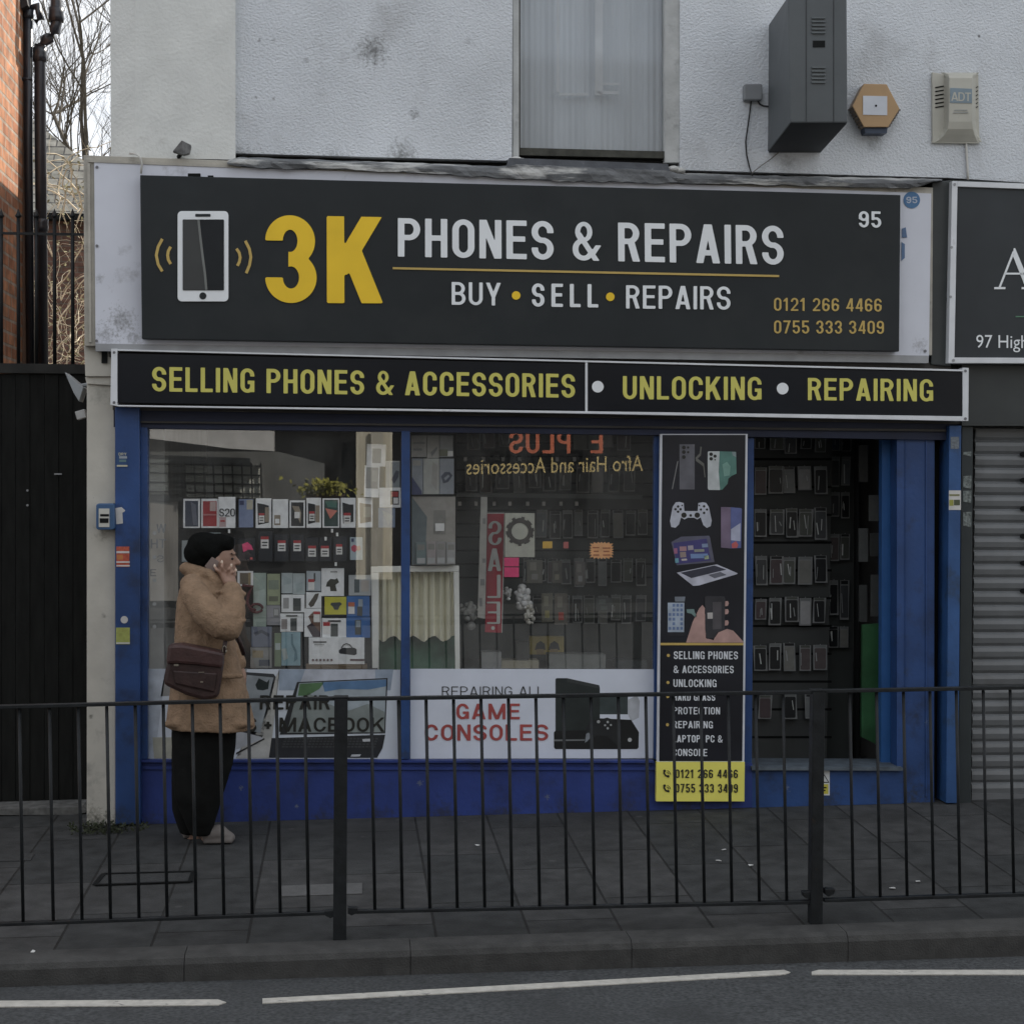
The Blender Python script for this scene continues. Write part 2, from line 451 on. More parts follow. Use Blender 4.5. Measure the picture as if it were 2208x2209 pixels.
def bricks(key, c1, c2, mortar, axis, bw=.225, bh=.075, off=.5, bump=.004, ms=.01, rough=.85, var=.5):
    if key in _M: return _M[key]
    m = bpy.data.materials.new(key); m.use_nodes = True
    n = m.node_tree; b = n.nodes['Principled BSDF']; b.inputs['Roughness'].default_value = rough
    b.inputs['Specular IOR Level'].default_value = .25
    g = n.nodes.new('ShaderNodeNewGeometry'); s = n.nodes.new('ShaderNodeSeparateXYZ'); c = n.nodes.new('ShaderNodeCombineXYZ')
    n.links.new(g.outputs['Position'], s.inputs[0])
    a, d = axis
    n.links.new(s.outputs[a], c.inputs[0]); n.links.new(s.outputs[d], c.inputs[1])
    t = n.nodes.new('ShaderNodeTexBrick'); t.offset = off
    t.inputs['Scale'].default_value = 1; t.inputs['Brick Width'].default_value = bw; t.inputs['Row Height'].default_value = bh
    t.inputs['Mortar Size'].default_value = ms; t.inputs['Mortar Smooth'].default_value = .2; t.inputs['Bias'].default_value = 0
    t.inputs['Color1'].default_value = (*c1, 1); t.inputs['Color2'].default_value = (*c2, 1); t.inputs['Mortar'].default_value = (*mortar, 1)
    n.links.new(c.outputs[0], t.inputs['Vector'])
    z = n.nodes.new('ShaderNodeTexNoise'); z.inputs['Scale'].default_value = 9; z.inputs['Detail'].default_value = 8
    n.links.new(g.outputs['Position'], z.inputs['Vector'])
    r = n.nodes.new('ShaderNodeMapRange'); r.inputs['From Min'].default_value, r.inputs['From Max'].default_value = .25, .75
    r.inputs['To Min'].default_value, r.inputs['To Max'].default_value = 1 - var, 1 + var
    n.links.new(z.outputs['Fac'], r.inputs['Value'])
    v = n.nodes.new('ShaderNodeVectorMath'); v.operation = 'SCALE'
    n.links.new(t.outputs['Color'], v.inputs[0]); n.links.new(r.outputs['Result'], v.inputs['Scale'])
    n.links.new(v.outputs[0], b.inputs['Base Color'])
    z2 = n.nodes.new('ShaderNodeTexNoise'); z2.inputs['Scale'].default_value = 120
    n.links.new(g.outputs['Position'], z2.inputs['Vector'])
    ad = n.nodes.new('ShaderNodeMath'); ad.operation = 'MULTIPLY_ADD'; ad.inputs[1].default_value = -1.0
    n.links.new(t.outputs['Fac'], ad.inputs[0])
    ml = n.nodes.new('ShaderNodeMath'); ml.operation = 'MULTIPLY'; ml.inputs[1].default_value = .6
    n.links.new(z2.outputs['Fac'], ml.inputs[0]); n.links.new(ml.outputs[0], ad.inputs[2])
    bp = n.nodes.new('ShaderNodeBump'); bp.inputs['Distance'].default_value = bump
    n.links.new(ad.outputs[0], bp.inputs['Height']); n.links.new(bp.outputs['Normal'], b.inputs['Normal'])
    _M[key] = m
    return m

def glass_mat(key, refl, tint=(.93, .96, .96), rough=0.0, haze=0.0):
    m = bpy.data.materials.new(key); m.use_nodes = True
    n = m.node_tree; n.nodes.remove(n.nodes['Principled BSDF'])
    o = n.nodes['Material Output']
    t = n.nodes.new('ShaderNodeBsdfTransparent'); t.inputs['Color'].default_value = (*tint, 1)
    gl = n.nodes.new('ShaderNodeBsdfGlossy'); gl.inputs['Roughness'].default_value = rough; gl.inputs['Color'].default_value = (1, 1, 1, 1)
    lw = n.nodes.new('ShaderNodeFresnel'); lw.inputs['IOR'].default_value = 1.5
    ml = n.nodes.new('ShaderNodeMath'); ml.operation = 'ADD'; ml.inputs[1].default_value = refl; ml.use_clamp = True
    n.links.new(lw.outputs[0], ml.inputs[0])
    mx = n.nodes.new('ShaderNodeMixShader')
    n.links.new(ml.outputs[0], mx.inputs[0]); n.links.new(t.outputs[0], mx.inputs[1]); n.links.new(gl.outputs[0], mx.inputs[2])
    if haze:
        # a thin uneven pale film painted for glare and dust on the pane
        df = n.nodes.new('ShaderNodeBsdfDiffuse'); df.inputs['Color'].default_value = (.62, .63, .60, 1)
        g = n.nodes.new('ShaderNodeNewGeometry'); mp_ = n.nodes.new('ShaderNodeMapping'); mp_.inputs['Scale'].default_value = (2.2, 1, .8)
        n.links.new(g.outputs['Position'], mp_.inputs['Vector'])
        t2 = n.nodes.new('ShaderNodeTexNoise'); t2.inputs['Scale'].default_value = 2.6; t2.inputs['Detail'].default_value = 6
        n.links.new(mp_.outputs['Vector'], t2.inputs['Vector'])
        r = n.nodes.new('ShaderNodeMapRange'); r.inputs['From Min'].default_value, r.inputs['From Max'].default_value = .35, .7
        r.inputs['To Min'].default_value, r.inputs['To Max'].default_value = haze * .3, haze * 1.9
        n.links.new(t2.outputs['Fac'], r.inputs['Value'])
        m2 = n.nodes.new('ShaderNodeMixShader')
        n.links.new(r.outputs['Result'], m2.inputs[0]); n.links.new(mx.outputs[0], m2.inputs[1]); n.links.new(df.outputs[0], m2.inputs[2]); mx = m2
    n.links.new(mx.outputs[0], o.inputs['Surface'])
    return m

def dirt(m, patches, col=(.13, .13, .125), ns=42, Y=0, lo=.68, hi=.95):
    """mottled stains of their own shape at fixed places of a surface (pixel x, pixel y, radius, strength)"""
    n = m.node_tree; b = n.nodes['Principled BSDF']
    g = [x for x in n.nodes if x.type == 'NEW_GEOMETRY'][0]
    prev = b.inputs['Base Color'].links[0].from_socket
    t4 = n.nodes.new('ShaderNodeTexNoise'); t4.inputs['Scale'].default_value = ns; t4.inputs['Detail'].default_value = 6; t4.inputs['Roughness'].default_value = .7
    n.links.new(g.outputs['Position'], t4.inputs['Vector'])
    for (px_, py_, R_, amt) in patches:
        vm = n.nodes.new('ShaderNodeVectorMath'); vm.operation = 'DISTANCE'; vm.inputs[1].default_value = P(px_, py_, Y)
        n.links.new(g.outputs['Position'], vm.inputs[0])
        r_ = n.nodes.new('ShaderNodeMapRange'); r_.inputs['From Min'].default_value, r_.inputs['From Max'].default_value = R_, 0; r_.inputs['To Max'].default_value = .42
        n.links.new(vm.outputs['Value'], r_.inputs['Value'])
        a_ = n.nodes.new('ShaderNodeMath'); a_.operation = 'ADD'; n.links.new(r_.outputs['Result'], a_.inputs[0]); n.links.new(t4.outputs['Fac'], a_.inputs[1])
        r2_ = n.nodes.new('ShaderNodeMapRange'); r2_.inputs['From Min'].default_value, r2_.inputs['From Max'].default_value = lo, hi; r2_.inputs['To Max'].default_value = amt
        n.links.new(a_.outputs[0], r2_.inputs['Value'])
        m_ = n.nodes.new('ShaderNodeMix'); m_.data_type = 'RGBA'; m_.inputs[7].default_value = (*col, 1)
        n.links.new(prev, m_.inputs[6]); n.links.new(r2_.outputs['Result'], m_.inputs[0]); prev = m_.outputs[2]
    n.links.new(prev, b.inputs['Base Color'])

def roughcast():
    m = M('roughcast', (.70, .73, .76), .9, .09, 2.2, 0, stain=(.40, .40, .40), st_s=1.9, st_lo=.56, st_hi=.84)
    n = m.node_tree; b = n.nodes['Principled BSDF']; g = [x for x in n.nodes if x.type == 'NEW_GEOMETRY'][0]
    mp_ = n.nodes.new('ShaderNodeMapping'); mp_.inputs['Scale'].default_value = (1.0, 1.0, 1.25)
    mp_.inputs['Rotation'].default_value = (0, .35, 0)
    n.links.new(g.outputs['Position'], mp_.inputs['Vector'])
    t = n.nodes.new('ShaderNodeTexNoise'); t.inputs['Scale'].default_value = 62; t.inputs['Detail'].default_value = 6; t.inputs['Roughness'].default_value = .62
    n.links.new(mp_.outputs['Vector'], t.inputs['Vector'])
    bp = n.nodes.new('ShaderNodeBump'); bp.inputs['Distance'].default_value = .021; bp.inputs['Strength'].default_value = .8
    n.links.new(t.outputs['Fac'], bp.inputs['Height']); n.links.new(bp.outputs['Normal'], b.inputs['Normal'])
    dirt(m, ((805, 108, .17, .8), (868, 335, .16, .7), (720, 345, .15, .45), (893, 245, .06, .7), (520, 330, .10, .5), (1885, 312, .11, .38), (1700, 352, .10, .4), (1010, 90, .05, .3), (660, 130, .04, .4), (560, 86, .02, .7), (590, 86, .02, .7), (552, 210, .02, .7), (590, 212, .02, .6)))
    # dirt specks
    v = n.nodes.new('ShaderNodeTexVoronoi'); v.inputs['Scale'].default_value = 3.2
    n.links.new(g.outputs['Position'], v.inputs['Vector'])
    r = n.nodes.new('ShaderNodeMapRange'); r.inputs['From Min'].default_value, r.inputs['From Max'].default_value = .035, .012
    n.links.new(v.outputs['Distance'], r.inputs['Value'])
    mx = n.nodes.new('ShaderNodeMix'); mx.data_type = 'RGBA'; mx.inputs[7].default_value = (.12, .12, .12, 1)
    src = b.inputs['Base Color'].links[0].from_socket
    n.links.new(src, mx.inputs[6]); n.links.new(r.outputs['Result'], mx.inputs[0]); n.links.new(mx.outputs[2], b.inputs['Base Color'])
    return m

WALL = roughcast()
PIER = M('smooth cream render', (.66, .67, .64), .85, .07, 5, .0035, 55, stain=(.34, .33, .30), st_s=2.5, st_lo=.62, st_hi=.85)
CREAM = M('cream masonry paint', (.50, .48, .42), .7, .08, 7, .002, 40, stain=(.22, .21, .19), st_s=4, st_lo=.60, st_hi=.80)
BLUE = M('blue gloss paint', (.024, .063, .185), .42, .2, 4, .0012, 45, stain=(.02, .032, .07), st_s=6, st_lo=.52, st_hi=.74)
RISER = M('blue painted panel', (.024, .046, .195), .5, .22, 3, .0015, 40, stain=(.018, .024, .06), st_s=4, st_lo=.5, st_hi=.74)
SHADEBLUE = M('shaded blue paint', (.012, .018, .045), .55, .2, 5)  # lintel blue, darkened to carry the shadow beneath the strip sign
SIGNBLK = M('charcoal sign vinyl', (.0185, .0225, .0245), .45, .14, 3, .0003, 30, spec=.25, stain=(.028, .032, .033), st_s=2, st_lo=.5, st_hi=.8)
STRIPBLK = M('black sign acrylic', (.009, .011, .015), .20, .2, 3, spec=.2)
WHITEL = M('white lettering', (.78, .81, .82), .5, .04, 5)
YELL = M('golden yellow lettering', (.84, .555, .028), .6, .06, 5)
GOLD = M('matt gold lettering', (.52, .37, .11), .5, .08, 6)
LIME = M('pale yellow lettering', (.60, .56, .13), .5, .05, 6)
WHITEP = M('white fascia panel', (.62, .64, .70), .5, .06, 3, stain=(.24, .24, .25), st_s=3.3, st_lo=.62, st_hi=.78)
TRIMW = M('white trim paint', (.66, .68, .70), .45, .08, 9, stain=(.3, .3, .3), st_s=9, st_lo=.62, st_hi=.8)
TRIMC = M('aged cream timber', (.40, .38, .33), .7, .15, 9, .002, 60, stain=(.14, .13, .11), st_s=7, st_lo=.58, st_hi=.78)
PEEL = M('peeling painted lead', (.13, .135, .14), .75, .4, 14, .006, 50, stain=(.50, .50, .48), st_s=6, st_lo=.50, st_hi=.60, stretch=(.35, 1, 2.6))
BLACK = M('matt black', (.010, .011, .011), .7, .2, 8, spec=.12)
DKGAP = M('dark gap', (.012, .012, .012), .9, .2, 8)
DKTIM = M('dark weathered timber', (.055, .052, .048), .8, .35, 14, .003, 40, stretch=(.25, 1, 2))
ALU = M('dull aluminium', (.30, .31, .32), .45, .12, 9, metal=.3)
GREY1 = M('grey plastic', (.22, .23, .24), .5, .07, 8)
BOXG = M('grey sheet housing', (.085, .095, .10), .5, .10, 3, .0006, 30)
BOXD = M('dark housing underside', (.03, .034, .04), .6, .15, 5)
GATE = M('black painted boards', (.011, .0115, .0105), .8, .3, 8, .002, 30, spec=.15, stretch=(4, 1, .6))
IRON = M('black iron paint', (.0125, .0145, .016), .5, .35, 20, .0012, 90, spec=.28, stain=(.03, .022, .016), st_s=14, st_lo=.64, st_hi=.74)
SHUT = M('galvanised slats', (.165, .173, .178), .5, .10, 7, metal=.2, stain=(.12, .12, .12), st_s=4, st_lo=.55, st_hi=.8)
NDARK = M('dark green grey paint', (.038, .043, .043), .5, .12, 5)
NSIGN = M('slate sign vinyl', (.034, .039, .043), .42, .2, 2, spec=.25)
PLAST = M('aged cream plastic', (.46, .45, .39), .5, .06, 9, stain=(.26, .25, .21), st_s=9, st_lo=.6, st_hi=.8)
ASPH = M('asphalt', (.060, .0635, .065), .85, .55, 55, .008, 110, stain=(.038, .040, .041), st_s=1.6, st_lo=.45, st_hi=.72)
KERB = M('concrete kerb', (.055, .0545, .052), .85, .22, 12, .004, 120, stain=(.03, .03, .029), st_s=5, st_lo=.5, st_hi=.75)
LINE = M('worn road paint', (.50, .48, .43), .8, .15, 25, .003, 150, stain=(.10, .10, .10), st_s=16, st_lo=.60, st_hi=.72)
FLAGS = bricks('paving flags', (.056, .056, .055), (.036, .038, .038), (.019, .019, .018), (1, 0), bw=.92, bh=.40, off=.37, bump=.005, ms=.006, var=.38)
def gum(m):
    n = m.node_tree; b = n.nodes['Principled BSDF']; g = [x for x in n.nodes if x.type == 'NEW_GEOMETRY'][0]
    v = n.nodes.new('ShaderNodeTexVoronoi'); v.inputs['Scale'].default_value = 3.4
    n.links.new(g.outputs['Position'], v.inputs['Vector'])
    r = n.nodes.new('ShaderNodeMapRange'); r.inputs['From Min'].default_value, r.inputs['From Max'].default_value = .075, .055; r.inputs['To Max'].default_value = .5
    n.links.new(v.outputs['Distance'], r.inputs['Value'])
    w = n.nodes.new('ShaderNodeTexNoise'); w.inputs['Scale'].default_value = 1.1; w.inputs['Detail'].default_value = 8; w.inputs['Roughness'].default_value = .7
    n.links.new(g.outputs['Position'], w.inputs['Vector'])
    r2 = n.nodes.new('ShaderNodeMapRange'); r2.inputs['From Min'].default_value, r2.inputs['From Max'].default_value = .52, .66; r2.inputs['To Max'].default_value = .6
    n.links.new(w.outputs['Fac'], r2.inputs['Value'])
    src = b.inputs['Base Color'].links[0].from_socket
    for fac, col in ((r2, (.024, .024, .023, 1)), (r, (.085, .085, .082, 1))):
        mx = n.nodes.new('ShaderNodeMix'); mx.data_type = 'RGBA'; mx.inputs[7].default_value = col
        n.links.new(src, mx.inputs[6]); n.links.new(fac.outputs['Result'], mx.inputs[0]); src = mx.outputs[2]
    n.links.new(src, b.inputs['Base Color'])
gum(FLAGS)
SLABLT = M('pale concrete slab', (.10, .10, .098), .9, .12, 20, .003, 120)
COVER = M('iron utility cover', (.036, .038, .038), .7, .2, 30, .004, 90)
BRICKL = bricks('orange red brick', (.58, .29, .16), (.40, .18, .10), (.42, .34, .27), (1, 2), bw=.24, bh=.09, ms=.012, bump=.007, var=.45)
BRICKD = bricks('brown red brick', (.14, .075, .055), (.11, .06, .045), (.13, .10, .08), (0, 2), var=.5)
TILES = bricks('hung clay tiles', (.36, .34, .29), (.25, .24, .20), (.11, .105, .095), (0, 2), bw=.26, bh=.14, off=.5, ms=.012, var=.4)
PIPE = M('black cast iron', (.022, .026, .034), .35, .2, 9, .001, 60, spec=.6)
BARK = M('bare bark', (.085, .072, .052), .85, .35, 14)
TWIG = M('sunlit bramble stem', (.58, .50, .36), .8, .3, 14)
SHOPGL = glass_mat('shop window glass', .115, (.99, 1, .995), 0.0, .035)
UPGL = glass_mat('dusty upper glass', .03, (.78, .80, .81), .05)
INT = M('dark shop interior', (.10, .10, .097), .8, .2, 4)
INTFL = M('dark shop floor', (.035, .035, .036), .6, .2, 6)
SLAT = M('grey slatwall board', (.062, .067, .066), .6, .12, 5)
SHELF = M('black display shelf', (.012, .012, .013), .55, .2, 6)

dirt(WHITEP, ((262, 692, .14, .75), (228, 722, .12, .6), (292, 728, .09, .6), (215, 600, .05, .5), (1985, 745, .08, .5), (1000, 372, .06, .4)), (.17, .17, .17), 60, -.1)
dirt(CREAM, ((200, 1772, .16, .85), (238, 1790, .18, .9), (222, 1150, .09, .45), (196, 1545, .03, .8), (225, 1330, .03, .5), (215, 850, .12, .3)), (.075, .075, .06), 36, 0)
dirt(BLUE, ((268, 1770, .14, .85), (262, 1500, .08, .5), (290, 1010, .06, .4), (1975, 1725, .16, .8), (1960, 1450, .06, .5), (872, 1630, .06, .6), (1780, 1725, .2, .6)), (.03, .033, .035), 40, 0)
dirt(BLUE, ((258, 1060, .035, .8), (1975, 1190, .03, .8), (2000, 1560, .05, .6), (296, 1420, .04, .6), (1960, 1330, .025, .7), (1700, 1700, .05, .5)), (.16, .19, .24), 110, 0, .8, .84)
dirt(RISER, tuple((x, 1785 - (x - 310) * .034, .16, .75) for x in (330, 440, 570, 700, 820, 960, 1090, 1220, 1350, 1480)), (.03, .031, .033), 30, 0)
dirt(RISER, ((520, 1700, .04, .6), (905, 1690, .05, .6), (1180, 1720, .04, .6), (640, 1740, .03, .7)), (.15, .17, .2), 120, 0, .8, .84)

# ---------------------------------------------------------------- ground
def plane3(a, b, c):
    A = np.array([[1, p.x, p.y] for p in (a, b, c)]); return np.linalg.solve(A, [p.z for p in (a, b, c)])
PAVE = plane3(P(245, 1780, 0), P(2058, 1731, 0), P(1104, 2019, -2.4))
_r0, _r1 = P(0, 2131, -2.58), P(2208, 2064, -2.58)
_s = (_r1.z - _r0.z) / (_r1.x - _r0.x)
ROAD = np.array([_r0.z - _s * _r0.x + .012 * -2.58, _s, -.012])
def gz(pl, x, y): return pl[0] + pl[1] * x + pl[2] * y
def sheet(name, mat, pl, x0, y0, x1, y1, dz=0, nx=1):
    mb = MB()
    for i in range(nx):
        a, b = x0 + (x1 - x0) * i / nx, x0 + (x1 - x0) * (i + 1) / nx
        mb.add([(a, y0, gz(pl, a, y0) + dz), (b, y0, gz(pl, b, y0) + dz), (b, y1, gz(pl, b, y1) + dz), (a, y1, gz(pl, a, y1) + dz)], [(0, 1, 2, 3)])
    o = mb.build(name, mat); o['kind'] = 'structure'
    return o
sheet('pavement', FLAGS, PAVE, -14, -2.4, 14, 9)
sheet('road', ASPH, ROAD, -14, -14.2, 14, -2.56)
g = MB().add([(-250, -250, -1.6), (250, -250, -1.6), (250, 250, -1.6), (-250, 250, -1.6)], [(0, 1, 2, 3)]).build('ground', M('earth', (.09, .08, .06), .9))
g['kind'] = 'structure'
g = MB().add([(-40, 9, .6), (30, 9, .6), (30, 24, 4.0), (-40, 24, 4.0), (30, 120, 4.6), (-40, 120, 4.6)], [(0, 1, 2, 3), (3, 2, 4, 5)]).build('hill', M('rough earth bank', (.085, .08, .05), .9, .3, 2))
g['kind'] = 'structure'
kb = MB()
xk = -14 + .35
while xk < 14:
    x1 = xk + .926
    y0, y1 = -2.575, -2.404
    v = []
    for xx in (xk, x1):
        zt, zr = gz(PAVE, xx, -2.4) + .006, gz(ROAD, xx, -2.58)
        v += [(xx, y0, zr - .1), (xx, y0, zt - .035), (xx, y0 + .012, zt - .012), (xx, y0 + .035, zt - .001), (xx, y1, zt), (xx, y1, zr - .1)]
    kb.add(v, [(0, 1, 2, 3, 4, 5), (11, 10, 9, 8, 7, 6)] + [(i, (i + 1) % 6, (i + 1) % 6 + 6, i + 6) for i in range(6)])
    xk = x1 + .003
kb.build('kerb', KERB)['kind'] = 'structure'
for pts in ([(-30, 2162), (470, 2159), (488, 2165), (470, 2171), (-30, 2175)], [(566, 2157), (1130, 2126), (1690, 2095), (1704, 2100), (1690, 2105), (1130, 2137), (566, 2167)], [(1750, 2099), (1765, 2095), (2260, 2095), (2260, 2105), (1750, 2105)]):
    mb = MB(); top = [PG(x, y, ROAD) + Vector((0, 0, .005)) for x, y in pts]
    mb.wprism(top, (0, 0, -.004)); mb.build('road_marking', LINE)['kind'] = 'structure'
# far side of the road
OP = np.array([ROAD[0] + .24, _s, 0.0])
sheet('far_pavement', FLAGS, OP, -14, -17.2, 14, -14.2)
# flush iron covers and one pale slab in the pavement
def flush(pts, name, mat, label, cat, dz=.005, rim=None):
    top = [PG(x, y, PAVE) + Vector((0, 0, dz)) for x, y in pts]
    o = MB().wprism(top, (0, 0, -.004)).build(name, mat)
    tag(o, label, cat)
    return o
c1 = flush([(224, 1888), (418, 1883), (410, 1905), (204, 1912)], 'utility_cover', COVER, 'dark iron utility cover set in the flagstones behind the railings, below the person', 'utility cover')
rm = MB()
q = [(224, 1888), (418, 1883), (410, 1905), (204, 1912)]
for i in range(4):
    a, b = PG(*q[i], PAVE), PG(*q[(i + 1) % 4], PAVE); n = Vector((-(b - a).y, (b - a).x, 0)).normalized() * .012
    rm.wprism([p + Vector((0, 0, .009)) for p in (a - n, b - n, b + n, a + n)], (0, 0, -.003))
rm.build('frame', BLACK, c1)
flush([(-30, 1845), (75, 1843), (66, 1858), (-30, 1861)], 'utility_cover', COVER, 'small black iron cover in the pavement in front of the black alley gate', 'utility cover')
flush([(606, 1913), (781, 1907), (781, 1930), (608, 1936)], 'paving_slab', SLABLT, 'pale grey concrete slab among the darker flags, beside the railing post', 'paving slab')
rnd = random.Random(3)
for (x, y) in [(1560, 1836), (1550, 1860), (1618, 1870), (1978, 1905), (1925, 1919), (1028, 1826), (72, 2057), (1454, 2076)]:
    pl = ROAD if y > 2070 else PAVE
    c = PG(x, y, pl) + Vector((0, 0, .008)); a = rnd.random() * 3
    pts = [c + Vector((math.cos(a + k * 1.57) * rnd.uniform(.006, .018), math.sin(a + k * 1.57) * rnd.uniform(.006, .018), rnd.uniform(-.001, .004))) for k in range(4)]
    o = MB().wprism(pts, (0, 0, -.003)).build('litter_scrap', M('litter paper', (.6, .6, .58), .8))
    tag(o, 'tiny pale scrap of litter lying on the ground', 'litter', 'scraps of litter on the ground')

# ---------------------------------------------------------------- the shop building
XL = P(237, 1000, 0).x
XR = P(2040, 1000, 0).x
HT = 5.25
shop = thing('shop_building', 'white roughcast shop building with blue painted shopfront and grey curtained upper window', 'shop', (XL + 2, 0, gz(PAVE, XL + 2, 0)))
w = MB()
YT = 1050 - (HT - 2) * 386.4
w.prism([(506, YT), (1106, YT), (1104, 338), (1092, 346), (508, 330)], 0, .3)
w.prism([(1466, YT), (2042, YT), (2042, 383), (1466, 366)], 0, .3)
w.prism([(1106, YT), (1466, YT), (1466, -170), (1106, -170)], 0, .3)
w.build('wall', WALL, shop)
# corner pier, chamfered towards the alley
pr = MB()
a, b, c = P(237, YT, .06), P(292, YT, -.03), P(508, YT, -.03)
a2, b2, c2 = P(239, 338, .06), P(292, 340, -.03), P(508, 344, -.03)
bk, bk2 = P(508, YT, .3), P(508, 344, .3); al, al2 = Vector((a.x, .3, a.z)), Vector((a2.x, .3, a2.z))
pr.add([a, b, c, bk, al, a2, b2, c2, bk2, al2], [(0, 1, 2, 3, 4), (9, 8, 7, 6, 5), (0, 5, 6, 1), (1, 6, 7, 2), (2, 7, 8, 3), (3, 8, 9, 4), (4, 9, 5, 0)])
pr.build('corner_pier', PIER, shop)
sh = MB()
x0 = XL + .015
sh.box(x0, .31, -.6, x0 + .25, 5.99, HT - .16)              # alley side wall
sh.box(XR - .08, .31, -.6, XR, 5.99, HT - .16)
sh.box(x0, 6.0, -.6, XR, 6.25, HT - .16)                 # back wall
sh.build('side_wall', M('grey side render', (.42, .42, .41), .9), shop)
MB().box(x0 - .02, .004, HT - .155, XR + .02, 6.26, HT).build('roof', M('roof felt', (.06, .06, .06), .9), shop)
MB().box(XR - .1, .302, .281, XR - .081, 3.39, 2.859).build('inner_lining', INT, shop)
MB().box(x0 + .251, .302, 2.86, XR - .081, 5.98, 3.1).build('ceiling', INT, shop)
fl = MB(); fl.box(x0 + .251, .12, -.5, XR - .081, 4.0, .28); fl.build('shop_floor', INTFL, shop)
iw = MB(); iw.box(x0 + .252, 3.4, .281, XR - .082, 3.5, 2.859); iw.build('back_partition', INT, shop)
MB().box(x0 + .252, 2.6, 3.101, XR - .082, 2.7, HT - .17).build('bedroom_wall', M('upstairs wall', (.35, .34, .33), .9), shop)
# upper window
wf = MB()
wf.rect(1106, -170, 1119, 338, .02, .1); wf.rect(1434, -170, 1466, 350, .012, .1)
wf.rect(1119.5, -170, 1433.5, -158, .04, .06)
up = wf.build('upper_window', M('white painted reveal', (.45, .46, .45), .7, .15, 8, .002, 60, stain=(.2, .2, .2), st_s=6, st_lo=.55, st_hi=.75), shop)
MB().prism([(1119, 318), (1434, 326), (1434, 341), (1119, 334)], .035, .05).build('bottom_rail', M('mossy dark timber', (.055, .055, .045), .8, .3, 20, .002, 60), up)
MB().rect(1118.5, -160, 1122, 320, .03, .04).build('glazing_bead', DKTIM, up)
MB().add([P(1118, -165, .07), P(1436, -165, .07), P(1436, 335, .07), P(1118, 335, .07)], [(0, 1, 2, 3)]).build('pane', UPGL, up)
cu = MB(); rows = []
for zf in (-150, 328):
    r = []
    for i in range(121):
        x = 1112 + (1440 - 1112) * i / 120
        p = P(x, zf, .17); p.y += .004 * math.sin(i * .35) + .002 * math.sin(i * 1.37 + 1) + .012 * math.sin(i * .09)
        r.append(p)
    rows.append(r)
n = len(rows[0])
cu.add(rows[0] + rows[1], [(i, i + 1, n + i + 1, n + i) for i in range(n - 1)])
cu.build('net_curtain', M('grey net curtain', (.60, .63, .66), .9, .12, 2.2, stretch=(2.5, 1, .35)), up)
# old panes leaning indoors behind the upper glass: pale edges
lf = MB()
for x0_, x1_, y0_, y1_ in ((1200, 1206, -150, 198), (1283, 1300, -150, 205), (1206, 1268, 200, 206), (1300, 1336, 178, 183), (1288, 1334, 196, 203)):
    lf.rect(x0_, y0_, x1_, y1_, .112, .006)
lf.build('white_blind_frame', M('faded white frame', (.6, .61, .62), .7), up)
# weathered ledge over the fascia
def lerp_tab(tab, x):
    for (xa, ya), (xb, yb) in zip(tab, tab[1:]):
        if x <= xb: return ya + (yb - ya) * (x - xa) / (xb - xa)
    return tab[-1][1]
top_t = [(508, 338), (740, 346), (1086, 358), (1104, 350), (1440, 364), (1466, 373), (1700, 379), (2040, 386)]
bot_t = [(508, 360), (560, 366), (740, 367), (1000, 380), (1110, 390), (1450, 398), (1700, 402), (1960, 408), (2040, 388)]
rl = random.Random(5); rings = []
xx = 490.0
while xx <= 2036:
    t, b_ = lerp_tab(top_t, max(xx, 508)), lerp_tab(bot_t, max(xx, 508))
    j = lambda k: rl.uniform(-k, k)
    if xx < 512: t += 8; b_ -= 6
    rings.append([P(xx, t + 2, .03), P(xx, t + j(1), -.05), P(xx, t + 4 + j(1), -.125 + j(.004)), P(xx, (t + b_) / 2 + j(1.5), -.132 + j(.006)), P(xx, b_ - 3 + j(2.5), -.128 + j(.005)), P(xx, b_ - 1 + j(1.5), -.07), P(xx, b_ - 3, .03)])
    xx += rl.uniform(8, 26)
MB().loft(rings).build('weathered_ledge', PEEL, shop)
MB().prism([(1098, 340), (1440, 353), (1446, 378), (1092, 366)], -.12, .11).build('window_sill', M('lead sheet', (.085, .092, .105), .55, .25, 9, .003, 40, stain=(.3, .3, .31), st_s=9, st_lo=.62, st_hi=.7), shop)
ch = MB()
for px_, py_, w_ in ((1112, 346, 26), (1452, 366, 28)):
    ch.ell(P(px_, py_, -.07), .04, .05, .022); ch.ell(P(px_ + 14, py_ + 3, -.07), .03, .05, .02)
ch.build('broken_render', M('broken plaster', (.5, .5, .48), .9, .2, 20, .006, 40), shop)
MB().prism([(240, 320), (2040, 360), (2040, 420), (240, 360)], .08, .05).build('gap_shade', DKGAP, shop)  # dark backing stands in for shade in the gap above the ledge
# cream pier below, on the alley corner
cp = MB()
cp.prism([(187, 752), (249, 752), (249, 1790), (187, 1790)], .0, .4)
cp.prism([(181, 745), (247, 752), (247, 812), (184, 812)], -.035, .034); cp.prism([(183, 813), (246, 813), (246, 832), (187, 828)], -.018, .017)
cp.build('lower_pier', CREAM, shop, bev=.004)
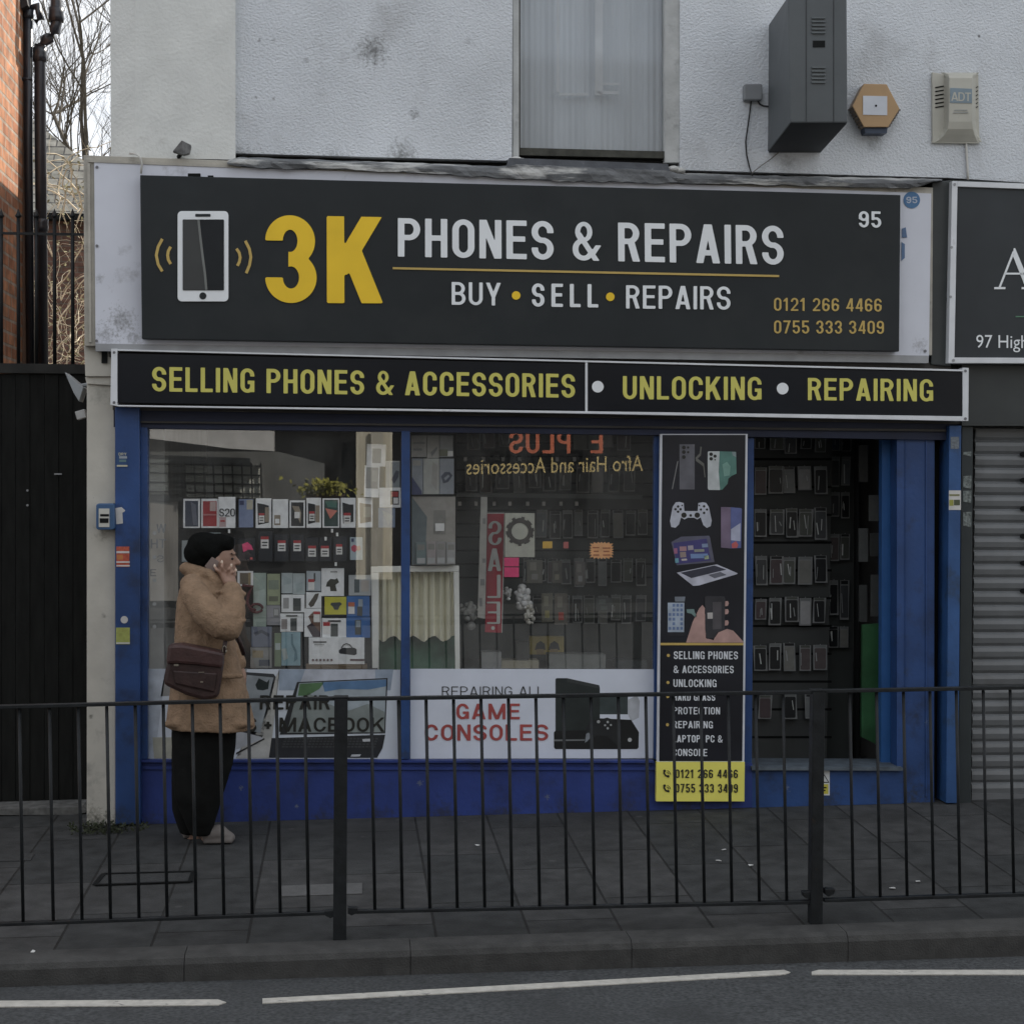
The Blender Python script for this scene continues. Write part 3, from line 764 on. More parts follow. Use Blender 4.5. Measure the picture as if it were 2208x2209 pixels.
# blue shopfront joinery
MB().prism([(248, 878), (301, 879), (303, 1778), (249, 1780)], -.055, .10).build('pilaster', BLUE, shop, bev=.004)
fr = MB()
fr.prism([(303, 922), (318, 922), (318, 1638), (304, 1638)], -.012, .08)
fr.build('window_frame', BLUE, shop, bev=.002); fr = MB()
fr.prism([(866, 930), (884, 930), (884, 1638), (865, 1638)], -.012, .08)
fr.build('mullion', BLUE, shop, bev=.002); fr = MB()
fr.prism([(1411, 940), (1626, 944), (1621, 1665), (1411, 1638)], 0.02, .06)
fr.build('door_post', BLUE, shop, bev=.002)
MB().prism([(245, 884), (2090, 906), (2090, 950), (1380, 938), (303, 924), (245, 921)], -.01, .16).build('lintel', SHADEBLUE, shop)
tr = MB(); tr.prism([(303, 908), (2040, 926), (2040, 931), (303, 912)], -.03, .02); tr.build('lintel_bead', DKTIM, shop)
rs = MB()
rs.prism([(303, 1640), (1410, 1641), (1410, 1646), (303, 1645)], -.028, .05)
rs.prism([(303, 1646), (1622, 1647), (1622, 1742), (303, 1792)], 0, .1)
rs.prism([(303, 1653), (1420, 1655), (1420, 1662), (303, 1660)], -.012, .012)
rs.build('stall_riser', RISER, shop)
st_ = MB(); st_.prism([(1622, 1664), (1946, 1664), (1946, 1736), (1622, 1744)], .004, .3); st_.build('door_step', BLUE, shop)
MB().prism([(1621, 1654), (1947, 1656), (1947, 1663), (1621, 1662)], -.03, .33).build('threshold', M('worn pale sill', (.085, .105, .125), .6, .3, 15), shop)
dr = MB(); dr.prism([(1934, 932), (2015, 934), (2014, 1736), (1934, 1736)], .02, .12); dr.prism([(1952, 950), (1954, 950), (1954, 1720), (1952, 1720)], .014, .006); dr.prism([(1996, 950), (1999, 950), (1999, 1720), (1996, 1720)], .012, .008)
dr.build('door_panel', BLUE, shop)
MB().prism([(1902, 938), (1925, 938), (1924, 1655), (1900, 1655)], .16, .06).build('door_edge', M('mid blue paint', (.03, .11, .30), .4), shop)
MB().prism([(2015, 928), (2046, 928), (2044, 1736), (2014, 1736)], .12, .06).build('dark_recess', BLACK, shop)
MB().prism([(2047, 918), (2073, 918), (2066, 1733), (2040, 1733)], -.06, .17).build('pilaster', M('right blue pilaster paint', (.030, .085, .22), .42, .2, 5, .001, 50, stain=(.03, .05, .08), st_s=7, st_lo=.54, st_hi=.72), shop, bev=.003)
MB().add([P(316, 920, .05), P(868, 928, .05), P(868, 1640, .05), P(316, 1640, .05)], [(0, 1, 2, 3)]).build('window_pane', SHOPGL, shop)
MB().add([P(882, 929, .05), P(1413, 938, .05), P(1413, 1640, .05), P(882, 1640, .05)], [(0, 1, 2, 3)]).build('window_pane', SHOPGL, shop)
# fascia box
fb = MB(); fb.prism([(180, 334), (2012, 404), (2010, 766), (182, 746)], -.085, .084); fb.build('fascia_box', TRIMC, shop, bev=.003)
MB().prism([(203, 349), (2008, 417), (2003, 767), (206, 741)], -.095, .009).build('fascia_panel', WHITEP, shop)
mo = MB(); mo.prism([(188, 352), (194, 352), (197, 738), (192, 738)], -.10, .014); mo.prism([(190, 343), (520, 357), (520, 362), (190, 349)], -.1, .014); mo.build('fascia_moulding', TRIMC, shop)
nl = MB()
for x, y in ((206 + 3, 360), (209, 530), (208, 735), (1995, 757)): nl.disc(x, y, 3.2, -.100, .005, 10)
nl.build('fixing_screw', M('dull screw', (.15, .15, .16), .5), shop)
dt = MB()
dt.prism([(1953, 490), (1945, 493), (1945, 512), (1956, 512)], -.1, .004); dt.prism([(1944, 522), (1951, 526), (1951, 556), (1944, 562)], -.1, .004)
dt.build('old_blue_lettering', M('faded blue print', (.10, .17, .29), .5), shop)
MB().prism([(206, 741), (2003, 767), (2002, 783), (206, 757)], -.10, .05).build('bottom_trim', ALU, shop)
MB().prism([(236, 757), (2050, 783), (2050, 800), (236, 770)], -.05, .06).build('fascia_timber', DKTIM, shop)
MB().prism([(243, 868), (2088, 905), (2088, 915), (243, 884)], -.03, .08).build('fascia_timber', DKTIM, shop)

# ---------------------------------------------------------------- neighbouring shop
X2 = P(2060, 1000, 0).x
nb = thing('neighbour_shop', 'neighbouring shop with dark grey painted front and closed galvanised shutter', 'shop', (X2 + 2, 0, gz(PAVE, X2 + 2, 0)))
nw = MB(); nw.prism([(2042, -1450), (3600, -1450), (3600, 480), (2042, 383)], 0.0, .3); nw.build('wall', WALL, nb)
MB().box(X2, .31, -.6, X2 + 5.5, 7.5, 8.4).build('shading_body', M('grey side render', None), nb)  # unseen height raised so that the road in front lies in shadow
MB().prism([(2010, 392), (2053, 388), (2051, 790), (2008, 786)], -.075, .075).build('corbel', NDARK, nb, bev=.005)
MB().prism([(2054, 388), (3500, 440), (3500, 786), (2054, 786)], -.05, .05).build('fascia_backing', NDARK, nb)
MB().prism([(2074, 787), (3500, 800), (3500, 925), (2074, 918)], -.045, .05).build('fascia_panel', NDARK, nb)
MB().prism([(2074, 919), (2098, 919), (2094, 1740), (2066, 1740)], -.02, .15).build('pilaster', M('black green paint', (.025, .032, .034), .5), nb, bev=.003)
sl = MB(); zt, zb = P(2150, 922, .07).z, P(2150, 1728, .07).z
xa, xb = P(2098, 1300, .07).x, P(3300, 1300, .07).x
pr_ = []
pitch = (zt - zb) / 27.3
z = zt
while z > zb + .001:
    for k, (dy, dz) in enumerate(((.0, 0), (-.012, .10), (-.016, .35), (-.010, .72), (.0, .88), (.004, .94))):
        if z - dz * pitch > zb: pr_.append((.07 + dy, z - dz * pitch))
    z -= pitch
vs = [(xa, y, z) for y, z in pr_] + [(xb, y, z) for y, z in pr_]; n = len(pr_)
sl.add(vs, [(i, i + 1, n + i + 1, n + i) for i in range(n - 1)])
shutter = sl.build('roller_shutter', SHUT, nb)
MB().prism([(2096, 1712), (3300, 1718), (3300, 1738), (2094, 1738)], .05, .04).build('bottom_bar', M('dull shutter bar', (.13, .135, .14), .5), shutter)
vh = MB()
for y in (980, 1036, 1097, 1157, 1215, 1275): vh.disc(2208, y, 9, .044, .004, 14, ry=5.5)
vh.build('vent_hole', BLACK, shutter)

# ---------------------------------------------------------------- main sign
def T(name, s, quad, Y, mat, parent, depth=0.0, **k):
    return text(MB(), s, quad, Y, depth, **k).build(name, mat, parent)
def Q(x0, y0, x1, y1, s0=0.0, s1=None):
    """pixel quad; s0 / s1 = drop of the top / bottom edge to the right"""
    s1 = s0 if s1 is None else s1
    return [(x0, y0), (x1, y0 + s0), (x1, y1 + s1), (x0, y1)]
YS = -.165
ms = thing('main_sign', 'long charcoal sign board reading 3K Phones & Repairs with yellow and white letters', 'shop sign', P(1120, 758, -.13))
MB().prism([(302, 377), (1942, 420), (1939, 758), (306, 731)], YS, .062).build('board', SIGNBLK, ms, bev=.004)
T('lettering', '3K', [(572, 463), (823, 468), (824, 654), (572, 653)], YS - .007, YELL, ms, .006, W=.55, bold=.20, gap=.11, N=60)
T('lettering', 'PHONES & REPAIRS', [(858, 470), (1689, 487), (1690, 571), (858, 553)], YS - .005, WHITEL, ms, .004, W=.56, bold=.168, gap=.125, N=54)
T('lettering', 'BUY', Q(974, 608, 1080, 657, 2), YS - .006, WHITEL, ms, .005, W=.55, bold=.152, gap=.13, N=40)
T('lettering', 'SELL', Q(1147, 611, 1290, 661, 2), YS - .006, WHITEL, ms, .005, W=.5, bold=.17, gap=.28)
T('lettering', 'REPAIRS', Q(1350, 615, 1575, 665, 3), YS - .006, WHITEL, ms, .005, W=.55, bold=.152, gap=.13, N=40)
T('lettering', '95', Q(1852, 455, 1900, 490, 1), YS - .006, WHITEL, ms, .005, W=.55, bold=.18, gap=.14)
T('lettering', '0121 266 4466', Q(1669, 642, 1901, 670, 2), YS - .004, GOLD, ms, .003, W=.56, bold=.155, gap=.16, N=34)
T('lettering', '0755 333 3409', Q(1669, 691, 1906, 719, 1), YS - .004, GOLD, ms, .003, W=.56, bold=.155, gap=.16, N=34)
MB().disc(1113, 637, 9.2, YS - .006, .005).build('dot', YELL, ms)
MB().disc(1316, 640, 9.2, YS - .006, .005).build('dot', YELL, ms)
MB().prism([(847, 576), (1680, 593), (1680, 597.5), (847, 580.5)], YS - .006, .005).build('underline', GOLD, ms)
ph = MB(); ph.rrect(383, 455, 492.5, 650, 9, YS - .010, .009); pho = ph.build('phone_emblem', WHITEL, ms, bev=.001)
MB().rrect(394, 473, 483, 626, 2, YS - .013, .002).build('screen', M('emblem screen', (.012, .015, .018), .35, spec=.25), pho)
MB().prism([(394.5, 473.5), (428, 473.5), (436, 520), (440, 560), (444, 590), (445, 625), (394.5, 625)], YS - .0145, .001).build('screen_sheen', M('emblem sheen', (.042, .045, .045), .35), pho)
MB().stroke([(428, 474), (433, 520), (438, 560), (442, 590), (445, 625)], 5, YS - .016, .001).build('screen_streak', M('emblem streak', (.17, .18, .17), .35), pho)
MB().disc(437.5, 638, 7.6, YS - .0125, .002).build('button', SIGNBLK, pho)
MB().rrect(421, 461, 454, 467, 2, YS - .0125, .002).build('speaker_slot', SIGNBLK, pho)
for pts in ([(350, 515), (341, 532), (337, 550), (341, 570), (350, 585)], [(368, 532), (363, 541), (361.5, 550), (363, 560), (368, 569)], [(510, 536), (516, 545), (518, 555), (516, 565), (512, 573)], [(529, 519), (538, 537), (541, 554), (538, 572), (531, 589)]):
    MB().stroke(pts, 6.2, YS - .006, .005).build('signal_arc', GOLD, ms)
cl = MB(); cl.rect(405, 373.5, 432, 379.5, YS + .01, .03); cl.rect(448, 378, 460, 381.5, YS + .01, .03); cl.build('clip', BLACK, ms)
# round number sticker on the white panel
rsk = MB().disc(1966, 431, 18, -.0985, .002, 24).build('number_sticker', M('blue sticker', (.07, .17, .32), .5), None)
tag(rsk, 'round blue sticker with house number 95 on white panel beside the big sign', 'sticker')
T('lettering', '95', Q(1954, 424, 1978, 438, 0), -.1005, M('sticker print', (.42, .47, .55), .5), rsk, bold=.2, N=16)

# ---------------------------------------------------------------- lower strip sign
ss = thing('strip_sign', 'narrow black sign strip reading selling phones & accessories, unlocking, repairing, in white frame', 'shop sign', P(1160, 905, -.11))
YB = -.135
MB().prism([(252, 762), (2078, 803), (2078, 898), (252, 868)], YB, .06).build('board', STRIPBLK, ss)
f = MB()
f.prism([(240, 752), (253, 752), (253, 876), (238, 873)], YB - .008, .07); f.prism([(2076, 793), (2089, 793.5), (2088, 908), (2076, 908)], YB - .008, .07)
f.prism([(253, 753), (2076, 797), (2076, 801), (253, 756.5)], YB - .008, .07); f.prism([(253, 873.5), (1266, 887), (2076, 898), (2076, 908), (1266, 892), (253, 876.5)], YB - .008, .07)
f.build('frame', TRIMW, ss, bev=.001)
MB().prism([(1262, 777.5), (1267, 777.6), (1267, 887), (1262, 887)], YB - .006, .006).build('divider', TRIMW, ss)
T('lettering', 'SELLING PHONES & ACCESSORIES', [(328, 791), (1240, 807), (1240, 858), (328, 844)], YB - .003, LIME, ss, .0025, W=.56, bold=.175, gap=.125, N=44)
T('lettering', 'UNLOCKING', Q(1343, 811, 1642, 861, 2), YB - .003, LIME, ss, .0025, W=.56, bold=.175, gap=.125, N=44)
T('lettering', 'REPAIRING', Q(1742, 815, 2012, 863, 3), YB - .003, LIME, ss, .0025, W=.56, bold=.175, gap=.125, N=44)
for x, y in ((1289, 834), (1687.5, 838)): MB().disc(x, y, 12.6, YB - .003, .0025, 28).build('dot', WHITEL, ss)
sc = MB()
for x, y in ((246, 868), (2082, 800), (2082, 903), (246, 760)): sc.disc(x, y, 3, YB - .011, .004, 8)
sc.build('screw', M('dull screw', None), ss)

# ---------------------------------------------------------------- neighbour's sign
ns = thing('neighbour_sign', 'slate grey sign with white frame and thin white letters over the galvanised shutter', 'shop sign', P(2300, 782, -.1))
MB().prism([(2062, 398), (3400, 450), (3400, 780), (2056, 774)], -.11, .05).build('board', NSIGN, ns)
f = MB()
f.prism([(2053, 390), (2065, 390.5), (2058, 783), (2045, 783)], -.125, .075); f.prism([(2065, 390.6), (3400, 436), (3400, 450), (2065, 402)], -.125, .075); f.prism([(2058, 771), (3400, 776), (3400, 790), (2058, 783)], -.125, .075)
f.build('frame', TRIMW, ns, bev=.002)
sr_ = MB()
for x, y in ((2059, 397), (2052, 533), (2050, 640), (2056, 777)): sr_.disc(x, y, 3, -.129, .004, 8)
sr_.build('rivet', ALU, ns)
A = MB(); Y = -.114
A.prism([(2186, 535), (2189, 535), (2224, 619), (2211, 619), (2184, 551)], Y, .003); A.prism([(2184, 541), (2186.5, 547), (2158, 619), (2153.5, 619)], Y, .003)
A.prism([(2144, 619), (2168, 619), (2168, 623.5), (2144, 623.5)], Y, .003); A.prism([(2203, 619), (2234, 619), (2234, 623.5), (2203, 623.5)], Y, .003); A.prism([(2167.5, 588), (2208, 588), (2208.5, 592), (2166, 592)], Y, .003)
A.build('lettering', WHITEL, ns)
ftext(MB(), '97 High', Q(2105, 722, 2216, 759, 1), Y).build('lettering', WHITEL, ns)
MB().rect(2190, 681.5, 2300, 684, Y, .002).build('underline', M('green line', (.10, .22, .14), .5), ns)

# ---------------------------------------------------------------- vertical banner by the doorway
bn = thing('vertical_banner', 'tall narrow black banner with printed gadgets, white list and yellow phone numbers', 'banner', P(1514, 1728, -.03))
YN = -.05
def bx(y): return 1424 - (y - 935) * 8.0 / 793, 1612 - (y - 938) * 8.0 / 790
def bq(y0, y1, Y, d, ins=0):
    a, b = bx(y0), bx(y1); return MB().prism([(a[0] + ins, y0), (a[1] - ins, y0), (b[1] - ins, y1), (b[0] + ins, y1)], Y, d)
bq(936, 1650, YN, .03).build('backing', M('white banner edge', (.6, .62, .66), .5), bn)
bq(938, 1642, YN - .003, .002, 4.5).build('black_panel', M('banner black', (.014, .015, .020), .35, .3, 3), bn)
bq(1644, 1729, YN - .004, .036, -1).build('yellow_panel', M('banner yellow', (.80, .74, .15), .5, .05), bn)
bq(1387, 1392, YN - .005, .0015, 4.5).build('gold_line', GOLD, bn)
YP = YN - .0055
PW = M('banner print white', (.50, .53, .60), .45, .05)
def pm(key, rgb): return M('print ' + key, rgb, .45, .18, 14)
LT = M('banner letter white', (.66, .69, .72), .5)
for s, x1, y0, y1 in (('SELLING PHONES', 1591, 1405, 1422), ('& ACCESSORIES', 1582, 1436, 1452), ('UNLOCKING', 1545, 1465.5, 1482), ('HARD GLASS', 1542, 1496, 1511.5), ('PROTECTION', 1552.5, 1525.5, 1541), ('REPAIRING', 1537, 1555.5, 1571), ('LAPTOP, PC &', 1558, 1586, 1601.5), ('CONSOLE', 1525, 1615.5, 1631)):
    x0 = 1452.7 - (y0 - 1405) * .012
    T('lettering', s, Q(x0, y0, x1, y1, .5), YP, LT, bn, W=.55, bold=.165, gap=.13, N=30)
for y in (1414, 1472.5, 1503, 1563.6): MB().disc(1441 - (y - 1414) * .012, y, 3.4, YP, .001, 12).build('bullet', GOLD, bn)
DKI = M('banner dark print', (.022, .022, .018), .5)
for s, y0, y1 in (('0121 266 4466', 1660, 1678.5), ('0755 333 3409', 1691, 1710)):
    T('lettering', s, Q(1456, y0, 1591, y1, .5), YP - .002, DKI, bn, W=.55, bold=.165, gap=.16, N=20)
for y in (1669, 1701):
    h = MB(); h.stroke([(1432, y - 7), (1432, y - 1), (1435, y + 4), (1441, y + 7)], 3.6, YP - .002, .001); h.disc(1433, y - 6, 2.8, YP - .0022, .001, 10); h.disc(1441, y + 6, 2.8, YP - .0022, .001, 10)
    h.stroke([(1438, y - 3), (1441, y - 1), (1442, y + 2)], 1.2, YP - .002, .001); h.stroke([(1439, y - 7), (1444, y - 3), (1446, y + 2)], 1.2, YP - .002, .001)
    h.build('handset_symbol', DKI, bn)
# printed gadgets (flat print)
def pr(name, pts, col, z=0, key=None): return MB().prism(pts, YP - z * .0006, .0005).build(name, pm(key or name, col), bn)
def cpx(pts, ox, oy, s): return [(ox + x / s, oy + y / s) for x, y in pts]
B7 = lambda pts: cpx(pts, 1400, 880, 5.08)
pr('printed_phone', B7([(330, 398), (497, 398), (497, 893), (330, 893)]), (.11, .11, .125), 0, 'dark phone')
lens = MB()
for x, y, r in ((378, 433, 21), (378, 483, 21), (378, 538, 21), (425, 433, 13), (425, 485, 13)): lens.disc(1400 + x / 5.08, 880 + y / 5.08, r / 5.08, YP - .0012, .0005, 10)
lens.build('camera_lens', DKI, bn); lens = MB()
for x, y, r in ((677, 507, 20), (720, 528, 18), (677, 557, 20), (720, 568, 8)): lens.disc(1400 + x / 5.08, 880 + y / 5.08, r / 5.08, YP - .0012, .0005, 10)
pr('printed_stylus', B7([(306, 585), (318, 580), (258, 885), (246, 893)]), (.2, .2, .2))
LENS2 = lens
pr('printed_phone', B7([(640, 485), (650, 475), (770, 475), (760, 700), (775, 900), (650, 898), (640, 880)]), (.47, .5, .5), 0, 'white phone')
lens.build('camera_lens', DKI, bn)
pr('printed_screen', B7([(770, 475), (950, 480), (955, 720), (900, 745), (865, 775), (858, 830), (795, 900), (775, 893), (762, 720)]), (.09, .2, .17), 0, 'green glow')
pr('printed_glow', B7([(800, 620), (850, 590), (890, 640), (880, 740), (820, 750)]), (.18, .33, .28), 1)
pr('printed_glow', B7([(905, 480), (950, 482), (952, 540), (915, 520)]), (.2, .25, .25), 1, 'pale corner')
pr('printed_smoke', B7([(505, 545), (550, 500), (560, 420), (575, 430), (565, 520), (530, 555), (600, 610), (615, 760), (605, 760), (590, 640), (510, 580)]), (.12, .12, .11))
pr('printed_controller', B7([(290, 1034), (330, 1030), (377, 1042), (384, 1130), (530, 1130), (537, 1042), (585, 1034), (622, 1040), (652, 1085), (684, 1235), (672, 1295), (630, 1315), (592, 1285), (563, 1200), (525, 1222), (490, 1203), (420, 1203), (385, 1222), (348, 1200), (325, 1275), (288, 1312), (240, 1305), (226, 1240), (255, 1085)]), (.46, .48, .54), 0)
ct = MB()
for x, y, r in ((380, 1175, 30), (525, 1175, 30), (315, 1080, 14), (315, 1137, 14), (287, 1110, 14), (342, 1110, 14), (600, 1078, 14), (600, 1150, 14), (565, 1113, 13), (632, 1113, 13), (360, 1068, 9), (548, 1068, 9), (453, 1178, 15)): ct.disc(1400 + x / 5.08, 880 + y / 5.08, r / 5.08, YP - .0012, .0005, 10)
ct.build('control_button', DKI, bn)
pr('printed_phone', B7([(785, 1085), (890, 1088), (890, 1540), (785, 1530)]), (.17, .13, .19), 0, 'mauve phone')
pr('printed_phone', B7([(892, 1088), (1005, 1098), (1015, 1110), (1005, 1535), (892, 1540)]), (.10, .12, .27), 0, 'blue phone')
pr('printed_glow', B7([(895, 1330), (1000, 1260), (998, 1460), (895, 1450)]), (.36, .38, .48), 1, 'white burst')
pr('printed_glow', B7([(900, 1490), (950, 1460), (975, 1500), (960, 1535), (905, 1535)]), (.42, .10, .10), 1, 'red burst')
pr('printed_laptop', B7([(240, 1470), (350, 1410), (655, 1400), (665, 1420), (715, 1690), (300, 1725)]), (.10, .10, .14), 0, 'laptop lid')
pr('printed_screen', B7([(262, 1480), (628, 1432), (672, 1670), (300, 1712)]), (.055, .05, .16), 1, 'laptop screen')
rr_ = random.Random(2)
for k, (x0, y0, x1, y1, c) in enumerate(((268, 1540, 305, 1600, (.30, .12, .2)), (330, 1520, 405, 1570, (.34, .2, .22)), (335, 1580, 400, 1640, (.28, .22, .2)), (420, 1510, 480, 1560, (.3, .27, .3)), (490, 1550, 600, 1580, (.25, .26, .22)), (450, 1600, 640, 1650, (.16, .24, .42)), (575, 1490, 640, 1530, (.2, .26, .38)), (280, 1650, 320, 1700, (.15, .33, .4)), (350, 1655, 410, 1675, (.45, .4, .38)), (600, 1620, 650, 1660, (.3, .36, .24)))):
    pr('printed_tile', B7([(x0, y0), (x1, y0 - 4), (x1 + 4, y1 - 5), (x0 + 5, y1)]), c, 2, 'tile%d' % k)
pr('printed_laptop', B7([(300, 1806), (740, 1714), (968, 1812), (960, 1822), (545, 1945), (480, 1950)]), (.46, .47, .54), 0, 'laptop base')
pr('printed_keyboard', B7([(340, 1806), (715, 1727), (845, 1772), (460, 1865)]), (.04, .042, .06), 1)
pr('printed_touchpad', B7([(645, 1830), (780, 1797), (845, 1830), (715, 1868)]), (.12, .125, .15), 1)
B8 = lambda pts: cpx(pts, 1400, 1240, 3.218)
pr('printed_phone', B8([(175, 152), (250, 152), (245, 190), (180, 188)]), (.17, .19, .22), 0, 'grey phone back')
pr('printed_phone', B8([(122, 186), (247, 186), (247, 425), (122, 425)]), (.02, .02, .025), 1, 'phone bezel')
pr('printed_screen', B8([(128, 194), (243, 194), (241, 398), (128, 398)]), (.36, .42, .50), 2, 'icon screen')
ic = MB()
for i in range(4):
    for j in range(6):
        if rr_.random() < .8: ic.rect(1400 + (134 + i * 27) / 3.218, 1240 + (202 + j * 32) / 3.218, 1400 + (152 + i * 27) / 3.218, 1240 + (222 + j * 32) / 3.218, YP - .0021, .0004)
ic.build('icon_print', pm('icons', (.14, .2, .34)), bn)
pr('printed_part', B8([(258, 240), (310, 238), (316, 262), (330, 285), (320, 297), (292, 270), (262, 264)]), (.16, .24, .23))
SK = (.42, .27, .24)
pr('printed_hand', B8([(255, 471), (300, 330), (345, 235), (368, 210), (386, 232), (384, 262), (392, 300), (392, 440), (450, 455), (450, 471)]), SK, 0)
pr('printed_hand', B8([(440, 471), (452, 440), (480, 400), (540, 376), (582, 388), (612, 420), (658, 471)]), SK, 3)
for y0 in (184, 240, 318): pr('printed_finger', B8([(520, y0), (545, y0 - 2), (552, y0 + 14), (545, y0 + 32), (522, y0 + 36)]), SK, 0, 'printed_hand')
pr('printed_phone', B8([(386, 155), (400, 148), (520, 150), (527, 165), (524, 380), (470, 400), (450, 440), (398, 445), (388, 380)]), (.035, .035, .04), 2, 'repair phone')
pr('printed_part', B8([(403, 264), (440, 262), (440, 305), (404, 306)]), (.42, .4, .38), 3, 'pale chip')
pr('printed_part', B8([(440, 190), (500, 188), (500, 375), (440, 380)]), (.075, .07, .075), 3, 'battery print')

# ---------------------------------------------------------------- the two window posters
YW = .043
p1 = thing('laptop_poster', 'white window poster with laptop photographs and black repair lettering, behind the person', 'poster', P(590, 1637, YW))
MB().prism([(318, 1443), (863, 1445), (863, 1638), (318, 1638)], YW, .004).build('sheet', M('poster white', (.60, .65, .71), .45, .05), p1)
def pp(name, pts, col, z, par, key): return MB().prism(pts, YW - z * .0007, .0006).build(name, pm(key, col), par)
C3 = lambda pts: cpx(pts, 300, 1240, 3.448)
pp('printed_panel', C3([(64, 700), (200, 700), (130, 1250), (110, 1365), (64, 1365)]), (.47, .52, .58), 1, p1, 'pale blue panel')
pp('printed_panel', C3([(195, 702), (800, 702), (800, 860), (160, 905)]), (.30, .30, .29), 1, p1, 'grey panel')
pp('printed_panel', C3([(1040, 705), (1890, 705), (1870, 860), (1040, 860)]), (.30, .36, .44), 1, p1, 'sky panel')
pp('printed_panel', C3([(1235, 706), (1755, 706), (1755, 775), (1200, 800)]), (.47, .50, .56), 2, p1, 'pale band')
pp('printed_panel', C3([(100, 1210), (700, 1210), (700, 1366), (112, 1366)]), (.40, .40, .33), 2, p1, 'beige desk')
pp('printed_laptop', C3([(760, 722), (1000, 738), (1016, 760), (925, 1195), (900, 1225), (720, 1170)]), (.05, .055, .06), 2, p1, 'laptop edge')
pp('printed_screen', C3([(800, 745), (1000, 765), (900, 1180), (780, 1140)]), (.28, .31, .33), 3, p1, 'grey screen')
pp('printed_figure', C3([(865, 820), (890, 770), (950, 800), (970, 775), (960, 850), (920, 860), (880, 855)]), (.02, .03, .03), 4, p1, 'dark shape')
pp('printed_laptop', C3([(720, 1160), (905, 1205), (920, 1220), (720, 1300)]), (.44, .46, .49), 3, p1, 'laptop body')
pp('printed_line', C3([(720, 1325), (930, 1215), (935, 1224), (722, 1338)]), (.03, .03, .03), 4, p1, 'black line')
pp('printed_panel', C3([(735, 1350), (990, 1210), (1010, 1000), (1040, 705), (1045, 705), (965, 1366), (720, 1366)]), (.48, .48, .45), 2, p1, 'pale desk')
pp('printed_laptop', C3([(1175, 798), (1848, 768), (1830, 1180), (1045, 1190)]), (.03, .032, .034), 3, p1, 'black laptop lid')
pp('printed_screen', C3([(1190, 806), (1838, 778), (1822, 1172), (1100, 1176)]), (.33, .38, .41), 4, p1, 'landscape screen')
pp('printed_sky', C3([(1360, 800), (1838, 780), (1836, 830), (1700, 855), (1500, 850), (1380, 870)]), (.10, .19, .33), 5, p1, 'blue sky print')
pp('printed_foliage', C3([(1195, 812), (1375, 800), (1340, 850), (1250, 900), (1180, 900)]), (.10, .19, .09), 5, p1, 'green print')
pp('printed_hill', C3([(1160, 930), (1260, 880), (1400, 960), (1560, 1010), (1700, 960), (1825, 1020), (1822, 1172), (1100, 1176)]), (.22, .25, .24), 5, p1, 'grey hill print')
pp('printed_keyboard', C3([(985, 1215), (1830, 1190), (1810, 1290), (1770, 1362), (965, 1362)]), (.025, .027, .03), 3, p1, 'keyboard print')
ks = MB()
for i in range(26):
    for j in range(4): ks.rect(300 + (1080 + i * 27 - j * 6) / 3.448, 1240 + (1214 + j * 20) / 3.448, 300 + (1100 + i * 27 - j * 6) / 3.448, 1240 + (1226 + j * 20) / 3.448, YW - .0036, .0005)
ks.build('key_print', pm('keys', (.055, .058, .06)), p1)
for pts in ([(1660, 1222), (1720, 1220), (1724, 1240), (1664, 1242)], [(1580, 1338), (1650, 1336), (1640, 1352), (1572, 1354)]): pp('printed_label', C3(pts), (.5, .52, .54), 6, p1, 'laptop label')
T('lettering', 'REPAIR', [(561, 1500), (712, 1500), (712, 1531), (560, 1531)], YW - .006, DKI, p1, W=.86, bold=.2, gap=.17, N=28, rnd=.3)
T('lettering', 'LAPTOPS +', [(380, 1548), (586, 1548), (586, 1579), (380, 1579)], YW - .006, DKI, p1, W=.86, bold=.2, gap=.16, N=28, rnd=.4)
T('lettering', 'MACBOOK', [(603, 1548), (829, 1548), (829, 1579), (602, 1579)], YW - .006, DKI, p1, W=.95, bold=.19, gap=.15, N=28, rnd=.45)
p2 = thing('console_poster', 'white window poster with black game consoles and red game consoles lettering', 'poster', P(1147, 1637, YW))
MB().prism([(885, 1443), (1410, 1444), (1408, 1636), (885, 1637)], YW, .004).build('sheet', M('poster cool white', (.62, .66, .74), .45, .05), p2)
T('lettering', 'REPAIRING ALL', Q(953, 1481, 1173, 1502, 0), YW - .003, DKI, p2, W=.85, bold=.105, gap=.22, N=26, rnd=.4)
RED = pm('dull red', (.36, .075, .07))
T('lettering', 'GAME', Q(984, 1518, 1121, 1552, 0), YW - .003, RED, p2, W=.92, bold=.195, gap=.2, N=28, rnd=.42)
T('lettering', 'CONSOLES', Q(916, 1563, 1182, 1598, 0), YW - .003, RED, p2, W=.86, bold=.195, gap=.18, N=28, rnd=.42)
C6 = lambda pts: cpx(pts, 860, 1240, 3.115)
def pc(name, pts, col, z, key): return pp(name, C6(pts), col, z, p2, key)
pc('printed_console', [(1052, 700), (1062, 695), (1130, 695), (1345, 742), (1350, 760), (1350, 1060), (1052, 1060)], (.022, .028, .027), 1, 'tall console')
pc('printed_console', [(1130, 697), (1345, 744), (1345, 765), (1132, 720)], (.04, .045, .045), 2, 'console edge')
pc('printed_console', [(1350, 815), (1538, 815), (1538, 938), (1350, 938)], (.045, .06, .06), 1, 'console front')
pc('printed_remote', [(1540, 840), (1600, 810), (1618, 850), (1612, 960), (1560, 985), (1540, 940)], (.40, .42, .45), 1, 'grey pad')
pc('printed_console', [(1042, 1060), (1052, 1048), (1270, 1045), (1300, 985), (1350, 965), (1560, 975), (1612, 1058), (1610, 1160), (1600, 1172), (1050, 1172), (1042, 1160)], (.012, .013, .013), 2, 'flat console')
